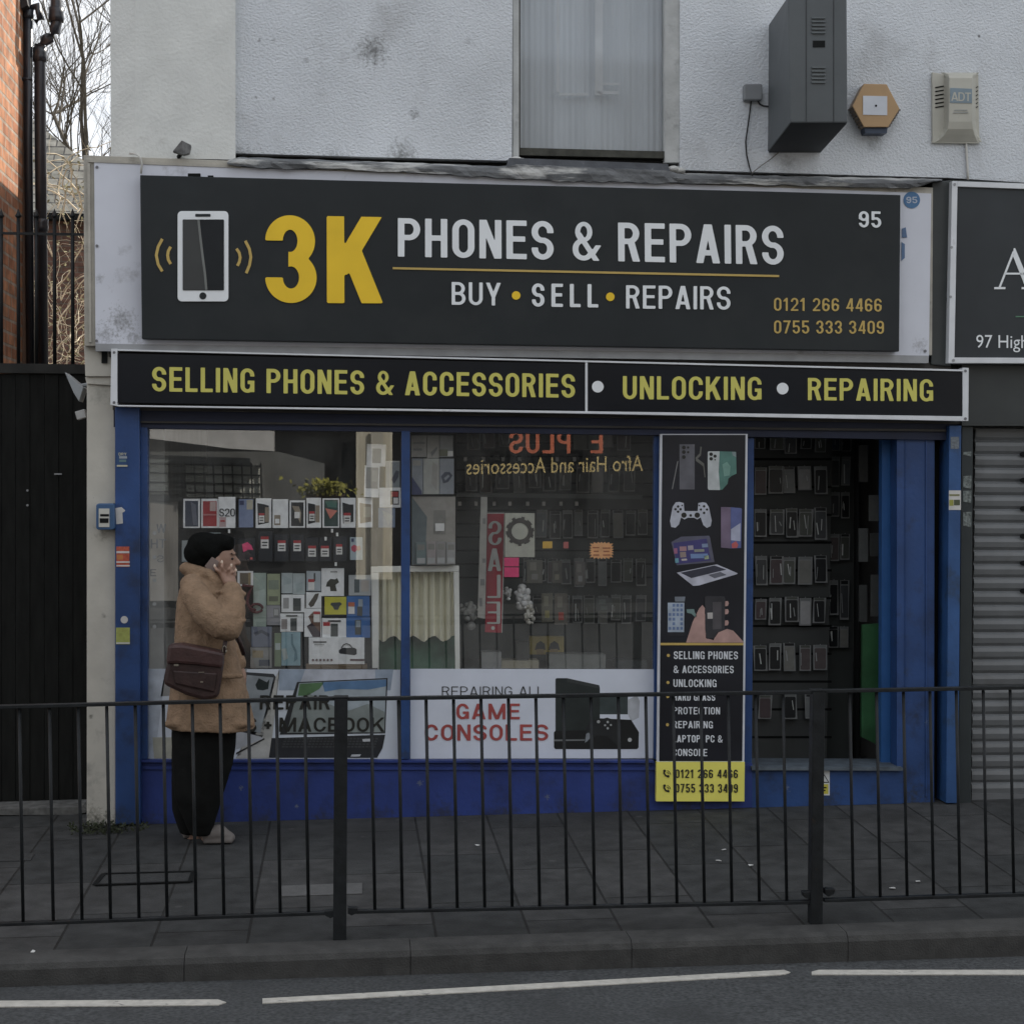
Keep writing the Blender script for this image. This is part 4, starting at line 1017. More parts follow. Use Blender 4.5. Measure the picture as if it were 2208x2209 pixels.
pc('printed_trim', [(1042, 1108), (1250, 1106), (1250, 1116), (1042, 1119)], (.16, .17, .17), 3, 'console strip')
pc('printed_controller', [(1247, 1130), (1262, 1020), (1290, 975), (1340, 975), (1400, 960), (1440, 975), (1480, 1010), (1490, 1100), (1470, 1150), (1400, 1085), (1330, 1080), (1270, 1120)], (.02, .022, .023), 4, 'black pad')
pc('printed_sheen', [(1250, 1130), (1258, 1070), (1275, 1060), (1295, 1085), (1270, 1115)], (.22, .24, .26), 5, 'pad sheen')
lg = MB()
for x, y, r in ((1341, 988, 11), (1403, 990, 8), (1385, 1012, 7), (1424, 1010, 7), (1403, 1032, 8), (1551, 1110, 14)): lg.disc(860 + x / 3.115, 1240 + y / 3.115, r / 3.115, YW - .005, .0006, 12)
lg.build('button_print', pm('pad buttons', (.40, .41, .41)), p2)

# ---------------------------------------------------------------- fittings on the wall
# tall projecting housing
pb = thing('projecting_housing', 'tall dark grey metal housing projecting from the wall, with louvred vents', 'housing', P(1715, 328, -.3))
def hz(p, z): return Vector((p.x, p.y, z))
D = .58
b = [P(1655, 328, 0), P(1770, 328, 0)]; fb_ = [P(1704, 264.7, -D), P(1828, 264.7, -D)]
zt = P(1652, 51, 0).z
tp = [hz(b[0], zt), hz(b[1], zt), hz(fb_[0], zt), hz(fb_[1], zt)]
tp[2].x, tp[3].x = P(1699, 0, -D).x, P(1826, 0, -D).x
m = MB(); m.add([fb_[0], fb_[1], b[1], b[0], tp[2], tp[3], tp[1], tp[0]], [(0, 1, 2, 3), (4, 7, 6, 5), (0, 4, 5, 1), (1, 5, 6, 2), (2, 6, 7, 3), (3, 7, 4, 0)])
m.build('casing', BOXG, pb, bev=.008)
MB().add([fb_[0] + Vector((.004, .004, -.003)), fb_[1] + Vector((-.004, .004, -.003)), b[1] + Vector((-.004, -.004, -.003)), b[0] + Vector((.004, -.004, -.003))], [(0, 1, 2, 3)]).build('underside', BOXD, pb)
rb_ = MB()
for x in (1738, 1797): rb_.rect(x, -200, x + 1.6, 262, -D - .003, .004)
rb_.build('panel_joint', M('joint line', (.04, .045, .048), .6), pb)
lv = MB()
for y0 in (36, 143):
    for k in range(5): lv.rect(1751, y0 + k * 8, 1780, y0 + k * 8 + 3.2, -D - .010, .011)
    lv.build('vent_louvre', M('louvre grey', (.115, .13, .135), .5), pb); lv = MB()
MB().rect(1753, 87, 1779, 101, -D - .004, .006).build('label', BLACK, pb)
# junction box and its cables
jb = thing('junction_box', 'small square grey junction box on the roughcast beside the tall grey housing', 'junction box', P(1625, 216, 0))
MB().rrect(1605, 180, 1644, 215, 4, -.05, .052).build('casing', GREY1, jb, bev=.006)
def cable(name, pts, r, mat, label, Y=-.012, n=6):
    o = MB().tube([P(x, y, Y if len(q) == 0 else q[0]) for x, y, *q in pts], r, n).build(name, mat, None, smooth=True)
    return tag(o, label, 'cable')
BLKC = M('black cable', (.015, .015, .016), .45)
cable('cable', [(1620, 214), (1617, 240), (1612, 275), (1608, 305), (1610, 335), (1616, 360), (1622, 378, -.09)], .0045, BLKC, 'thin black cable drooping from the junction box to the ledge')
cable('cable', [(1632, 214), (1638, 224), (1646, 228), (1657, 229)], .0045, BLKC, 'short black cable from the junction box into the tall grey housing')
cable('cable', [(1682, 326, -.02), (1660, 344), (1640, 358), (1620, 374, -.06)], .003, M('grey cable', (.2, .19, .17), .6), 'thin grey cable slanting down from beneath the tall grey housing')
# hexagonal alarm
ha = thing('hexagonal_alarm', 'faded orange hexagonal alarm box with blank white label on the wall', 'alarm box', P(1885, 280, 0))
hv = [(1863, 180), (1912, 181), (1940, 234), (1915, 273.5), (1863, 273.5), (1838, 228)]
hb = [(x - 10 + (0 if x < 1890 else -4), y + 8) for x, y in hv]
fa, ba = [P(x, y, -.085) for x, y in hv], [P(x, y, -.02) for x, y in hv]
MB().prism(hv, -.10, .012).build('cover', M('faded orange plastic', (.46, .30, .155), .5, .06, 9), ha, bev=.003)
cx_, cy_ = 1889, 228
MB().prism([(cx_ + (x - cx_) * .985, cy_ + (y - cy_) * .985) for x, y in hv], -.087, .086).build('body', M('orange brown plastic', (.32, .24, .17), .6, .15, 9), ha)
hr = MB()
for (ax, ay), (bx_, by_) in ((hv[5], hv[4]), (hv[2], hv[3])):
    hr = MB()
    for k in range(7):
        t = (k + .4) / 7; x, y = ax + (bx_ - ax) * t, ay + (by_ - ay) * t
        hr.rect(x - 3.4, y - 1.4, x + 3.4, y + 1.6, -.075, .07)
    hr.build('vent_rib', M('rib grey', (.2, .17, .14), .6), ha)
MB().prism([(1864, 274.2), (1914, 274.2), (1912, 287), (1866, 287)], -.078, .076).build('blue_base', M('dark blue plastic', (.04, .06, .10), .4), ha)
MB().prism([(1861, 206), (1913, 207), (1913, 248), (1861, 247)], -.103, .002).build('label', M('white label', (.62, .65, .70), .5), ha)
MB().disc(1889, 227.5, 2.4, -.105, .001, 8).build('mark', BLACK, ha)
# cream alarm with shaped front
al_ = thing('bell_box', 'weathered cream alarm bell box with blue grey letter plate and side slots', 'alarm box', P(2061, 309, 0))
MB().prism([(2010, 155), (2030, 158), (2110, 160), (2112, 309), (2011, 308)], -.022, .021).build('back_plate', PLAST, al_, bev=.003)
fm = MB(); rings = []
for y, x0, x1, d in ((156, 2036, 2106, .03), (160, 2042, 2102, .07), (168, 2044, 2099, .085), (225, 2044, 2099, .09), (262, 2043, 2099, .085), (278, 2041, 2101, .075), (290, 2034, 2104, .055), (300, 2024, 2108, .035), (306, 2014, 2111, .024)):
    e = 3
    rings.append([P(x0 - 8, y, -.018), P(x0, y, -d * .8), P(x0 + e, y, -d), P(x1 - e, y, -d), P(x1, y, -d * .8), P(x1 + 6, y, -.018)])
fm.loft(rings).build('raised_front', PLAST, al_)
MB().prism([(2049, 189), (2096, 191), (2096, 222), (2049, 221)], -.0935, .003).build('letter_plate', M('faded blue plate', (.20, .26, .30), .5, .1), al_)
T('lettering', 'ADT', [(2051, 198), (2094, 199.5), (2094, 218), (2051, 217)], -.0945, PLAST, al_, W=.8, bold=.16, gap=.02, N=24, rnd=.4)
sm = MB(); sm.rect(2058, 236, 2086, 238.5, -.0915, .001); sm.rect(2056, 241, 2088, 243.5, -.0915, .001); sm.build('small_print', M('faded print', (.30, .31, .29), .6), al_)
so = MB()
for k in range(6):
    y = 185 + k * 8.6
    so.prism([(2017, y + 2), (2035, y - 1), (2035, y + 1.5), (2017, y + 4.5)], -.045 if False else -.026, .004)
    so.prism([(2104, y + 3), (2109, y), (2109, y + 2), (2104, y + 5)], -.026, .004)
so.build('slot', BLACK, al_)
cable('cable', [(2083, 308), (2084, 330), (2086, 360), (2087, 388)], .007, M('white cable', (.55, .54, .50), .5), 'thick white cable running down from the cream alarm bell box')
# broken lamp bracket over the fascia, loop of cable
lb = thing('lamp_bracket', 'broken grey lamp bracket sticking out of the cream corner wall above the sign', 'bracket', P(392, 338, -.03))
a_ = MB(); a_.wprism([P(372, 326, -.16), P(392, 302, -.16), P(412, 312, -.10), P(408, 330, -.10), P(396, 333, -.13)], (0, .05, 0)); a_.build('hood', M('weathered grey metal', (.17, .17, .17), .6, .4, 30), lb, bev=.003)
MB().tube([P(392, 325, -.10), P(388, 334, -.06), P(385, 339, -.02)], .012, 6).build('arm', BLACK, lb)
cable('cable', [(280, 331, -.04), (288, 331, -.09), (298, 334, -.12), (304, 343, -.125), (306, 356, -.12), (304, 374, -.12)], .006, M('white cable', None), 'loop of white cable over the top corner of the white fascia')
# flood light on the alley side of the pier
fl_ = thing('flood_light', 'small white flood light on a short arm at the alley corner of the pier', 'flood light', P(160, 866, .1))
m = MB(); m.wprism([P(139, 802, .02), P(152, 812, .02), P(180, 836, .02), P(170, 866, .02), P(158, 846, .02)], (0, .16, 0)); m.build('head', M('grey white metal', (.30, .32, .33), .5), fl_, bev=.004)
MB().tube([P(168, 834, .08), P(190, 829, .08)], .012, 8).build('arm', M('grey white metal', None), fl_)
sw = MB().wprism([P(161, 888, .05), P(182, 882, .05), P(186, 900, .05), P(166, 906, .05)], (0, .06, 0)).build('switch_box', M('pale switch box', (.36, .36, .35), .5), None, bev=.004)
tag(sw, 'small pale plastic switch box on the pier edge beneath the flood light', 'switch box')
hk = MB().rect(219, 758, 231, 783, -.05, .04).build('hinge_bracket', BLACK, None); tag(hk, 'small black metal bracket on the cream pier at the end of the strip sign', 'bracket')
# key safe style box on the pier
kx = thing('blue_control_box', 'blue metal control box with white label strip on the cream pier', 'control box', P(226, 1144, -.05))
MB().rrect(207, 1086, 247, 1143, 6, -.10, .099).build('casing', M('blue enamel', (.045, .10, .20), .4, .1), kx, bev=.006)
MB().rect(213, 1097, 236, 1137, -.104, .003).build('label', M('pale label', (.5, .5, .45), .5), kx)
lk = MB(); lk.rect(216, 1109, 235, 1114, -.106, .001); lk.rect(215, 1118, 234, 1128, -.106, .001); lk.build('label_print', BLACK, kx)
# stickers on the pilasters
def sticker(pts, mat, label, Y, prints=()):
    o = MB().prism(pts, Y, .0015).build('sticker', mat, None); tag(o, label, 'sticker')
    for p_, mt in prints: MB().prism(p_, Y - .001, .0008).build('printed_band', mt, o)
    return o
R_ = lambda x0, y0, x1, y1: [(x0, y0), (x1, y0), (x1, y1), (x0, y1)]
OFFW = M('dirty white paper', (.55, .54, .52), .7, .1, 20)
YP1 = -.0575
o = sticker(R_(251, 975, 275, 1008), M('faded navy sticker', (.03, .07, .17), .6), 'small faded navy sticker with pale print, topmost on the blue pilaster', YP1, [(R_(257, 984, 274, 989), M('grey print', (.3, .33, .37), .6)), (R_(252, 1003, 275, 1006.5), M('cream print', (.5, .47, .34), .6)), (R_(257, 991.5, 272, 996.5), M('greenish print', (.11, .19, .2), .6))])
T('lettering', 'DRY', Q(256, 976.5, 273, 982.5, 0), YP1 - .0012, M('cream print', None), o, N=14)
sticker([(249, 1096), (262, 1094), (270, 1101), (268, 1104), (264, 1106), (265, 1129), (251, 1131)], OFFW, 'torn white paper scrap stuck to the blue pilaster beside the blue control box', YP1)
sticker(R_(251, 1179, 279, 1223), M('red orange sticker', (.40, .085, .05), .6, .3, 60), 'red and white striped sticker halfway up the blue pilaster', YP1, [(R_(251, 1189, 279, 1193.5), OFFW), (R_(251, 1211, 280, 1214), OFFW), (R_(252, 1197, 265, 1207), M('orange print', (.46, .18, .06), .6)), (R_(251, 1219, 280, 1222), OFFW)])
o = MB().disc(268, 1337, 8, YP1, .0015, 14).build('sticker', OFFW, None); tag(o, 'small round white sticker above the yellow green one on the blue pilaster', 'sticker')
sticker(R_(250, 1354, 280, 1390), M('lime sticker', (.33, .36, .10), .6, .15, 60), 'square yellow green sticker low on the blue pilaster', YP1, [(R_(251, 1386, 280, 1389), OFFW)])
YP2 = -.0625
sticker(R_(2046, 1058, 2072, 1100), OFFW, 'white and olive sticker on the narrow blue pilaster beside the shutter', YP2, [(R_(2047, 1066, 2069, 1070), M('olive print', (.2, .2, .1), .6)), (R_(2047, 1078, 2056, 1091), M('olive yellow', (.30, .30, .07), .6)), (R_(2057, 1078, 2070, 1090), M('dark olive', (.08, .09, .05), .6))])
sticker(R_(2050, 942, 2068, 968), M('grey scraps', (.16, .18, .2), .7, .4, 80), 'scraped grey sticker at the top of the narrow blue pilaster', YP2)
for y0, y1, lab in ((974, 984, 'first'), (1026, 1054, 'second'), (1058, 1085, 'third'), (1104, 1137, 'lowest')):
    sticker([(2077, y0 + 1), (2095, y0), (2094, y1), (2077, y1 - 3)], M('torn grey paper', (.17, .19, .18), .8, .6, 70), 'torn grey paper scrap, %s from the top, on the black pilaster next to the shutter' % lab, -.0225)
ws = sticker(R_(1757, 1662, 1789, 1716), M('white warning sticker', (.6, .62, .62), .5), 'white warning sticker with black triangle on the blue door step', .0015, [(R_(1760, 1692, 1786, 1713), M('yellow warning', (.5, .45, .07), .5))])
tri = MB(); tri.stroke([(1761, 1688), (1774, 1667), (1787, 1688), (1761, 1688)], 3, 0.0, .0008); tri.build('triangle', BLACK, ws)
sb = MB(); sb.rect(1764, 1698, 1782, 1701, -.0006, .0008); sb.rect(1764, 1704, 1780, 1707, -.0006, .0008); sb.build('small_print', BLACK, ws)
# small vinyl marks on the left edge of the window
wv_ = thing('window_vinyl', 'faint white vinyl letters and dots down the left edge of the shop window', 'window lettering', P(335, 1360, .04))
VM = M('faint vinyl', (.36, .37, .36), .6)
d_ = MB()
for y in (1150, 1202, 1252, 1303, 1352): d_.disc(333, y, 4.2, .046, .002, 14)
d_.build('dot', VM, wv_)
VF = M('faint vinyl letter', (.22, .23, .23), .6)
for s, q_, mir in (('W', Q(337, 1130, 358, 1150), 0), ('HT', Q(325, 1163, 358, 1183), 0), ('S', Q(339, 1198, 353, 1213), 1), ('E', Q(324, 1228, 337, 1243), 0)):
    text(MB(), s, q_, .047, 0, W=.6, bold=.16, N=18, mirror=bool(mir)).build('lettering', VF, wv_)

# ---------------------------------------------------------------- goods in the left window
ORD = ['first', 'second', 'third', 'fourth', 'fifth', 'sixth', 'seventh', 'eighth', 'ninth', 'tenth', 'eleventh', 'twelfth']
def CM(key, rgb, rough=.5): return M('goods ' + key, rgb, rough, .10, 25)
CW, CDK = CM('white card', (.86, .87, .88)), CM('black print', (.018, .019, .022))
GW = CM('white price paper', (.80, .79, .77))
PINK, REDP = CM('pink sticker', (.78, .06, .20)), CM('red print', (.42, .04, .045))
def goods(name, r, Y, d, mat, label, cat, group=None, bits=(), tilt=0.0):
    """a box or packet with its printed pieces; bits: (part name, fractional rect or points, material)"""
    if Y < .5: Y = .09 + (Y - .09) * .42 if Y > .15 else Y
    x0, y0, x1, y1 = r
    def fp(u, v):
        x = x0 + (x1 - x0) * u; y = y0 + (y1 - y0) * v
        cx, cy = (x0 + x1) / 2, (y0 + y1) / 2
        c, s = math.cos(tilt), math.sin(tilt)
        return cx + (x - cx) * c - (y - cy) * s, cy + (x - cx) * s + (y - cy) * c
    o = MB().prism([fp(0, 0), fp(1, 0), fp(1, 1), fp(0, 1)], Y, d).build(name, mat, None, bev=.0015)
    tag(o, label, cat, group)
    for i, (pn, g, mt) in enumerate(bits):
        if len(g) == 4 and not isinstance(g[0], tuple): g = [(g[0], g[1]), (g[2], g[1]), (g[2], g[3]), (g[0], g[3])]
        MB().prism([fp(*q) for q in g], Y - .0012 * (i + 1), .001).build(pn, mt, o)
    return o
def price(u, v, w=.42, h=.4): return [('price_sticker', (u, v, u + w, v + h), GW), ('sticker_stripe', (u, v, u + w, v + h * .25), REDP), ('sticker_print', (u + w * .15, v + h * .45, u + w * .85, v + h * .55), CDK), ('sticker_print', (u + w * .15, v + h * .7, u + w * .8, v + h * .8), CDK)]
# black display stand with shelves
ds = thing('display_stand', 'black tiered display stand behind the left shop window', 'display stand', P(590, 1443, .2))
MB().rect(384, 1142, 815, 1232, .245, .03).build('back_panel', SHELF, ds)
MB().rect(470, 1232, 812, 1445, .27, .03).build('back_panel', M('dark display board', (.022, .023, .025), .7), ds)
for y in (1139.5, 1211): MB().rect(384, y, 812, y + 5, .26, .2).build('shelf', SHELF, ds)
MB().rect(470, 1444, 815, 1449, .16, .1).build('shelf', SHELF, ds)
G1 = 'phone boxes on the top display shelf'
TB = CM('tan print', (.30, .25, .19))
row = [
 ((395, 1076, 431, 1139), CW, 'white phone box showing a dark grey phone screen, first on the top shelf', [('printed_phone', (.12, .07, .9, .95), CM('grey navy', (.06, .07, .10))), ('printed_sheen', [(.45, .1), (.75, .2), (.85, .9), (.6, .9)], CM('grey sheen', (.14, .15, .19)))]),
 ((434, 1076, 470, 1139), CW, 'white phone box showing a bright red phone, second on the top shelf', [('printed_phone', (.1, .08, .93, .94), CM('red phone', (.36, .035, .04))), ('price_sticker', (.52, .10, .88, .42), CM('pinkish label', (.5, .38, .36))), ('printed_sheen', (.12, .52, .9, .57), CM('pink streak', (.5, .2, .2)))]),
 ((471, 1072, 507.5, 1139), CW, 'plain white phone box marked S20 with a small pink price sticker', [('price_sticker', (.05, .65, .45, .96), CM('pale pink', (.5, .36, .36))), ('sticker_print', (.12, .75, .38, .8), REDP)]),
 ((515, 1077, 546, 1138), CM('lilac blue', (.20, .25, .40)), 'lilac blue phone back standing on the top shelf between two white boxes', [('camera_print', (.05, .05, .36, .2), CM('navy', (.05, .06, .14))), ('price_sticker', (.55, .02, .98, .36), CM('cream label', (.45, .42, .34)))]),
 ((551.5, 1075, 585, 1139), CW, 'white phone box with two dark phones and a large price label, fifth on the shelf', [('printed_phone', [(.1, .16), (.55, .2), (.85, .25), (.85, .82), (.15, .9)], CDK)] + price(.2, .5, .36, .32) + [('printed_phone', (.6, .3, .84, .8), TB)]),
 ((588, 1077, 621.5, 1139), CW, 'almost blank white phone box with a tan square label low down', [('price_sticker', (.1, .55, .5, .9), TB), ('sticker_print', (.16, .68, .44, .84), CW)]),
 ((624.5, 1079.5, 658, 1138.5), CW, 'white edged box with a black phone and cream sticker, seventh on the top shelf', [('printed_phone', (.1, .07, .9, .94), CDK), ('printed_phone', [(.15, .2), (.6, .22), (.75, .45), (.7, .85), (.5, .6)], TB), ('price_sticker', (.32, .42, .66, .65), GW)]),
 ((661, 1074, 692.5, 1138.5), CW, 'white phone box with a black and a tan phone, eighth on the top shelf', [('printed_phone', [(.1, .17), (.6, .22), (.6, .82), (.1, .88)], CDK), ('printed_phone', (.62, .25, .9, .82), TB)] + price(.18, .45, .38, .32)),
 ((695.5, 1075, 732, 1138.5), CW, 'phone box with green screen and a salmon pink triangular note', [('printed_phone', (.1, .05, .92, .95), CM('deep green', (.025, .055, .05))), ('printed_glow', [(.15, .1), (.85, .08), (.85, .32), (.3, .3)], CM('sea green', (.06, .16, .13))), ('note', [(.17, .34), (.88, .42), (.46, .7)], CM('salmon note', (.60, .20, .15)))]),
 ((735, 1074, 767, 1138.5), CW, 'white phone box with dark phones and a red price label, tenth on the shelf', [('printed_phone', [(.1, .15), (.6, .22), (.85, .22), (.85, .8), (.15, .86)], CDK)] + price(.2, .5, .46, .36)),
 ((772, 1074, 803.5, 1138), CW, 'white phone box with a tan phone, last on the top shelf', [('printed_phone', [(.1, .17), (.9, .22), (.9, .8), (.15, .86)], TB), ('price_sticker', (.4, .3, .85, .65), CM('cream label', None))]),
]
for i, (r, mt, lab, bits) in enumerate(row):
    o = goods('phone_box', r, .27, .05, mt, lab, 'phone box', G1, bits)
    if i == 2: text(MB(), 'S20', Q(473, 1097, 507, 1114, 0), .1656 - .0055, 0, W=.6, bold=.14, N=22).build('lettering', CDK, o)
G2 = 'black phone boxes on the second display shelf'
DBX = CM('black carton', (.014, .016, .022))
for i, (x0, y0, x1, y1, bits) in enumerate([
    (484, 1160, 507, 1211, []),
    (514, 1162, 550, 1211, [('pink_note', [(.22, .25), (.55, .15), (.78, .3), (.9, .5), (.6, .48), (.3, .6)], PINK), ('printed_glow', (.7, .82, .85, .92), CM('red dot', (.6, .1, .1)))]),
    (558, 1147, 588, 1211, price(.15, .16, .56, .4)), (592, 1153, 622, 1211, price(.24, .22, .56, .4)), (627, 1153, 656, 1211, price(.2, .22, .56, .4)),
    (659, 1160, 687, 1211, price(.2, .34, .6, .46)), (689, 1160, 715, 1211, price(.12, .34, .66, .46)), (719, 1158, 748, 1211, price(.2, .3, .46, .42))]):
    goods('phone_box', (x0, y0, x1, y1), .275, .04, DBX, '%s black phone box from the person on the second shelf, %s' % (ORD[i], ['without a sticker', 'with a pink note'][i] if i < 2 else 'with a white price sticker'), 'phone box', G2, bits)
goods('phone_case', (755, 1159, 782, 1208), .27, .012, CM('pale blue case', (.40, .48, .52)), 'pale blue phone case with a red heart, at the end of the second shelf', 'phone case', None, [('red_heart', [(.08, .42), (.3, .33), (.55, .38), (.6, .55), (.35, .66), (.12, .58)], CM('heart red', (.5, .06, .11))), ('orange_heart', [(.56, .4), (.78, .36), (.85, .55), (.6, .62)], CM('peach', (.5, .3, .22))), ('camera_print', (.1, .05, .3, .2), CM('navy', None))])
MB_ = [(412, 1150, 446, 1156, CW), ]
goods('paper_sheet', (392, 1166, 408, 1212), .4, .004, CM('pale grey sheet', (.38, .42, .43)), 'pale grey sheet of card half hidden behind the dark hat', 'card')
goods('price_rail', (440, 1149, 476, 1157), .245, .006, CM('pale rail', (.3, .36, .36)), 'short pale price rail just above the dark hat', 'price rail')
for i, (x, y) in enumerate([(494, 1146), (716, 1145), (727, 1153), (702, 1162), (724, 1217)]):
    goods('price_tag', (x - 2.2, y - 4, x + 2.6, y + 4), .24, .003, GW, 'tiny white price tag on the black display stand of the left window', 'price tag', 'tiny price tags on the black stand')
# crowded lower tier: (rect, colour, bits, label)
C_ = lambda k, rgb: CM(k, rgb)
G3 = 'boxed accessories in the left window'
for nm, r, mt, lab, bits, tl in [
 ('picture_frame', (512, 1232, 546, 1265), CW, 'white framed small brown picture right beside the raised hand', [('picture', (.15, .12, .7, .85), C_('brown picture', (.14, .12, .09))), ('picture', (.68, .1, .85, .9), C_('tan strip', (.3, .24, .14)))], 0),
 ('backing_sheet', (546, 1236, 574, 1352), C_('pale green sheet', (.36, .44, .39)), 'tall pale green backing sheet next to the raised hand', [('printed_patch', [(.05, .35), (.9, .3), (.9, .7), (.2, .75)], C_('paler green', (.44, .52, .48)))], 0),
 ('accessory_packet', (576, 1238, 604, 1305), C_('olive packet', (.34, .38, .24)), 'olive green blister packet hanging beside the pale green sheet', [('printed_patch', (.1, .2, .9, .5), C_('olive grey', (.22, .26, .2))), ('printed_patch', (.15, .72, .85, .88), C_('olive dark', (.16, .17, .12)))], 0),
 ('accessory_packet', (575, 1306, 604.5, 1349), C_('mauve grey', (.31, .31, .33)), 'mauve grey packet directly under the olive green packet', [('printed_patch', (.5, .15, .9, .6), C_('dim grey', (.2, .2, .2))), ('price_sticker', (.55, .2, .85, .5), C_('pale tag', (.42, .42, .42)))], 0),
 ('card_sheet', (607, 1236, 631, 1280), C_('cool white card', (.45, .51, .52)), 'cool white card, the one nearer the olive packet of a pair', [('printed_patch', [(.1, .1), (.9, .3), (.9, .5), (.2, .6)], C_('cool patch', (.38, .45, .46)))], 0),
 ('card_sheet', (631.5, 1237, 658, 1282), C_('cool white card', None), 'cool white card, the one further from the olive packet of a pair', [('printed_patch', [(.2, .5), (.8, .4), (.8, .8), (.3, .9)], C_('cool patch', None))], 0),
 ('charger_box', (607, 1283, 657, 1321), CW, 'white box with a dark device, directly under the pair of cool white cards', [('printed_device', (.5, .2, .84, .92), C_('graphite', (.05, .06, .06))), ('printed_label', (.08, .18, .32, .78), C_('grey label', (.36, .36, .36)))], 0),
 ('charger_box', (604.5, 1324, 654, 1363), CW, 'white box with a black device and small heading, lowest of two alike', [('printed_device', (.44, .25, .72, .95), C_('graphite', None)), ('printed_label', (.05, .3, .3, .85), C_('brown grey label', (.3, .27, .26))), ('heading', (.25, .08, .75, .15), CDK)], 0),
 ('cable_box', (661, 1232, 692, 1275), C_('blue white card', (.43, .48, .52)), 'narrow blue white cable box with a red label, left of the black gadget box', [('printed_device', (.5, .1, .62, .5), C_('graphite', None)), ('price_sticker', (.12, .4, .55, .95), GW), ('sticker_stripe', (.12, .4, .55, .55), REDP)], 0),
 ('gadget_box', (693, 1226, 742, 1286), CW, 'large white box printed with a black folding gadget', [('printed_gadget', [(.25, .5), (.4, .38), (.6, .4), (.7, .35), (.78, .5), (.62, .6), (.68, .82), (.4, .82), (.38, .66), (.2, .66)], C_('olive black', (.035, .035, .025))), ('heading', (.4, .1, .7, .15), C_('grey label', None))], 0),
 ('earbud_box', (752, 1241, 800, 1285), C_('grey white card', (.45, .47, .48)), 'grey white earbud box above the two blue boxes', [('printed_device', (.25, .2, .48, .85), C_('slate', (.10, .12, .13))), ('price_sticker', (.55, .25, .9, .8), C_('warm white', (.5, .46, .42)))], 0),
 ('speaker_box', (660, 1278, 693, 1312), CW, 'small white box with a slanted bronze cylinder printed on it', [('printed_speaker', [(.15, .75), (.6, .1), (.85, .05), (.75, .4), (.5, .85), (.3, .95)], C_('bronze', (.09, .075, .06)))], 0),
 ('camera_box', (700, 1288, 747, 1326), C_('yellow carton', (.58, .54, .05)), 'bright yellow box with a small black camera printed on it', [('printed_camera', [(.3, .32), (.72, .3), (.8, .4), (.7, .5), (.62, .72), (.45, .72), (.36, .52), (.27, .45)], C_('graphite', None))], 0),
 ('camera_box', (699, 1326.5, 747, 1333), CDK, 'thin black carton edge below the bright yellow box', [], 0),
 ('battery_box', (748, 1286, 797, 1331), C_('blue carton', (.035, .14, .40)), 'blue battery box with a red price label, the upper of two', [('printed_device', (.45, .5, .68, .95), C_('graphite', None)), ('printed_device', (.5, .15, .7, .5), C_('pale steel', (.3, .36, .42))), ('price_sticker', (.06, .35, .34, .85), GW), ('sticker_stripe', (.06, .3, .34, .5), C_('orange red', (.5, .13, .06)))], 0),
 ('battery_box', (747, 1332, 798, 1376), C_('blue carton', None), 'blue battery box without a price label, the lower of two', [('printed_device', (.36, .12, .62, .85), C_('graphite', None)), ('printed_device', (.4, .16, .6, .48), C_('pale steel', None))], 0),
 ('phone_box', (656, 1313, 693, 1374), CW, 'white box printed with fanned brown and dark phones', [('printed_phone', [(.25, .28), (.55, .1), (.95, .12), (.95, .9), (.5, .95), (.4, .5)], C_('bronze brown', (.16, .09, .065))), ('printed_phone', [(.15, .62), (.45, .5), (.95, .85), (.95, 1), (.5, 1)], C_('plum dark', (.05, .035, .045))), ('price_sticker', (.55, .1, .92, .48), GW), ('sticker_stripe', (.55, .1, .92, .2), REDP)], 0),
 ('phone_box', (694.5, 1334, 746.5, 1375), CW, 'wide white box with a black phone and red edged label, under the yellow box', [('printed_phone', (.36, .28, .66, .96), C_('graphite', None)), ('price_sticker', (.05, .25, .33, .82), GW), ('sticker_stripe', (.05, .2, .33, .4), REDP), ('heading', (.25, .1, .78, .18), CDK)], 0),
 ('headphone_packet', (607, 1364, 648, 1436), C_('aqua packet', (.25, .40, .46)), 'pale blue headphone packet next to the wide speaker box', [('printed_cable', [(.5, .05), (.6, .05), (.62, .35), (.8, .55), (.85, .8), (.65, .9), (.7, .6), (.5, .35)], C_('teal', (.09, .2, .25))), ('printed_label', [(.0, .5), (.25, .48), (.35, .78), (.12, .85)], C_('pale aqua', (.42, .48, .47)))], 0),
 ('accessory_packet', (592, 1366, 606, 1438), C_('moss packet', (.18, .24, .14)), 'narrow moss green packet at the edge of the pale blue headphone packet', [('printed_patch', (.1, .3, .9, .5), C_('pale aqua', None))], 0),
 ('accessory_packet', (542, 1352, 586, 1396), C_('slate blue packet', (.15, .17, .23)), 'slate blue packet with loops of cable, right of the coat', [('printed_cable', [(.1, .3), (.5, .15), (.9, .35), (.85, .5), (.5, .3), (.2, .45)], C_('dark slate', (.06, .07, .1)))], 0),
 ('accessory_packet', (540, 1397, 586, 1441), C_('dusty grey packet', (.26, .26, .25)), 'dusty grey packet on the lowest tier, right of the coat', [('printed_patch', (.1, .15, .6, .5), C_('tan strip', None)), ('printed_patch', (.4, .6, .9, .9), C_('dark slate', None))], 0)]:
    o = goods(nm, r, .40 if nm != 'card_sheet' else .42, .05 if 'box' in nm else .012, mt, lab, nm.replace('_', ' '), G3, bits, tl)
hp = MB(); hp.tube([P(x, y, .20) for x, y in ((522, 1263), (545, 1265), (536, 1282), (533, 1300), (540, 1313), (552, 1317))], .009, 8)
hp.tube([P(553 + 13 * math.cos(a), 1312 + 9 * math.sin(a), .20) for a in [i * 2 * math.pi / 14 for i in range(15)]], .008, 8)
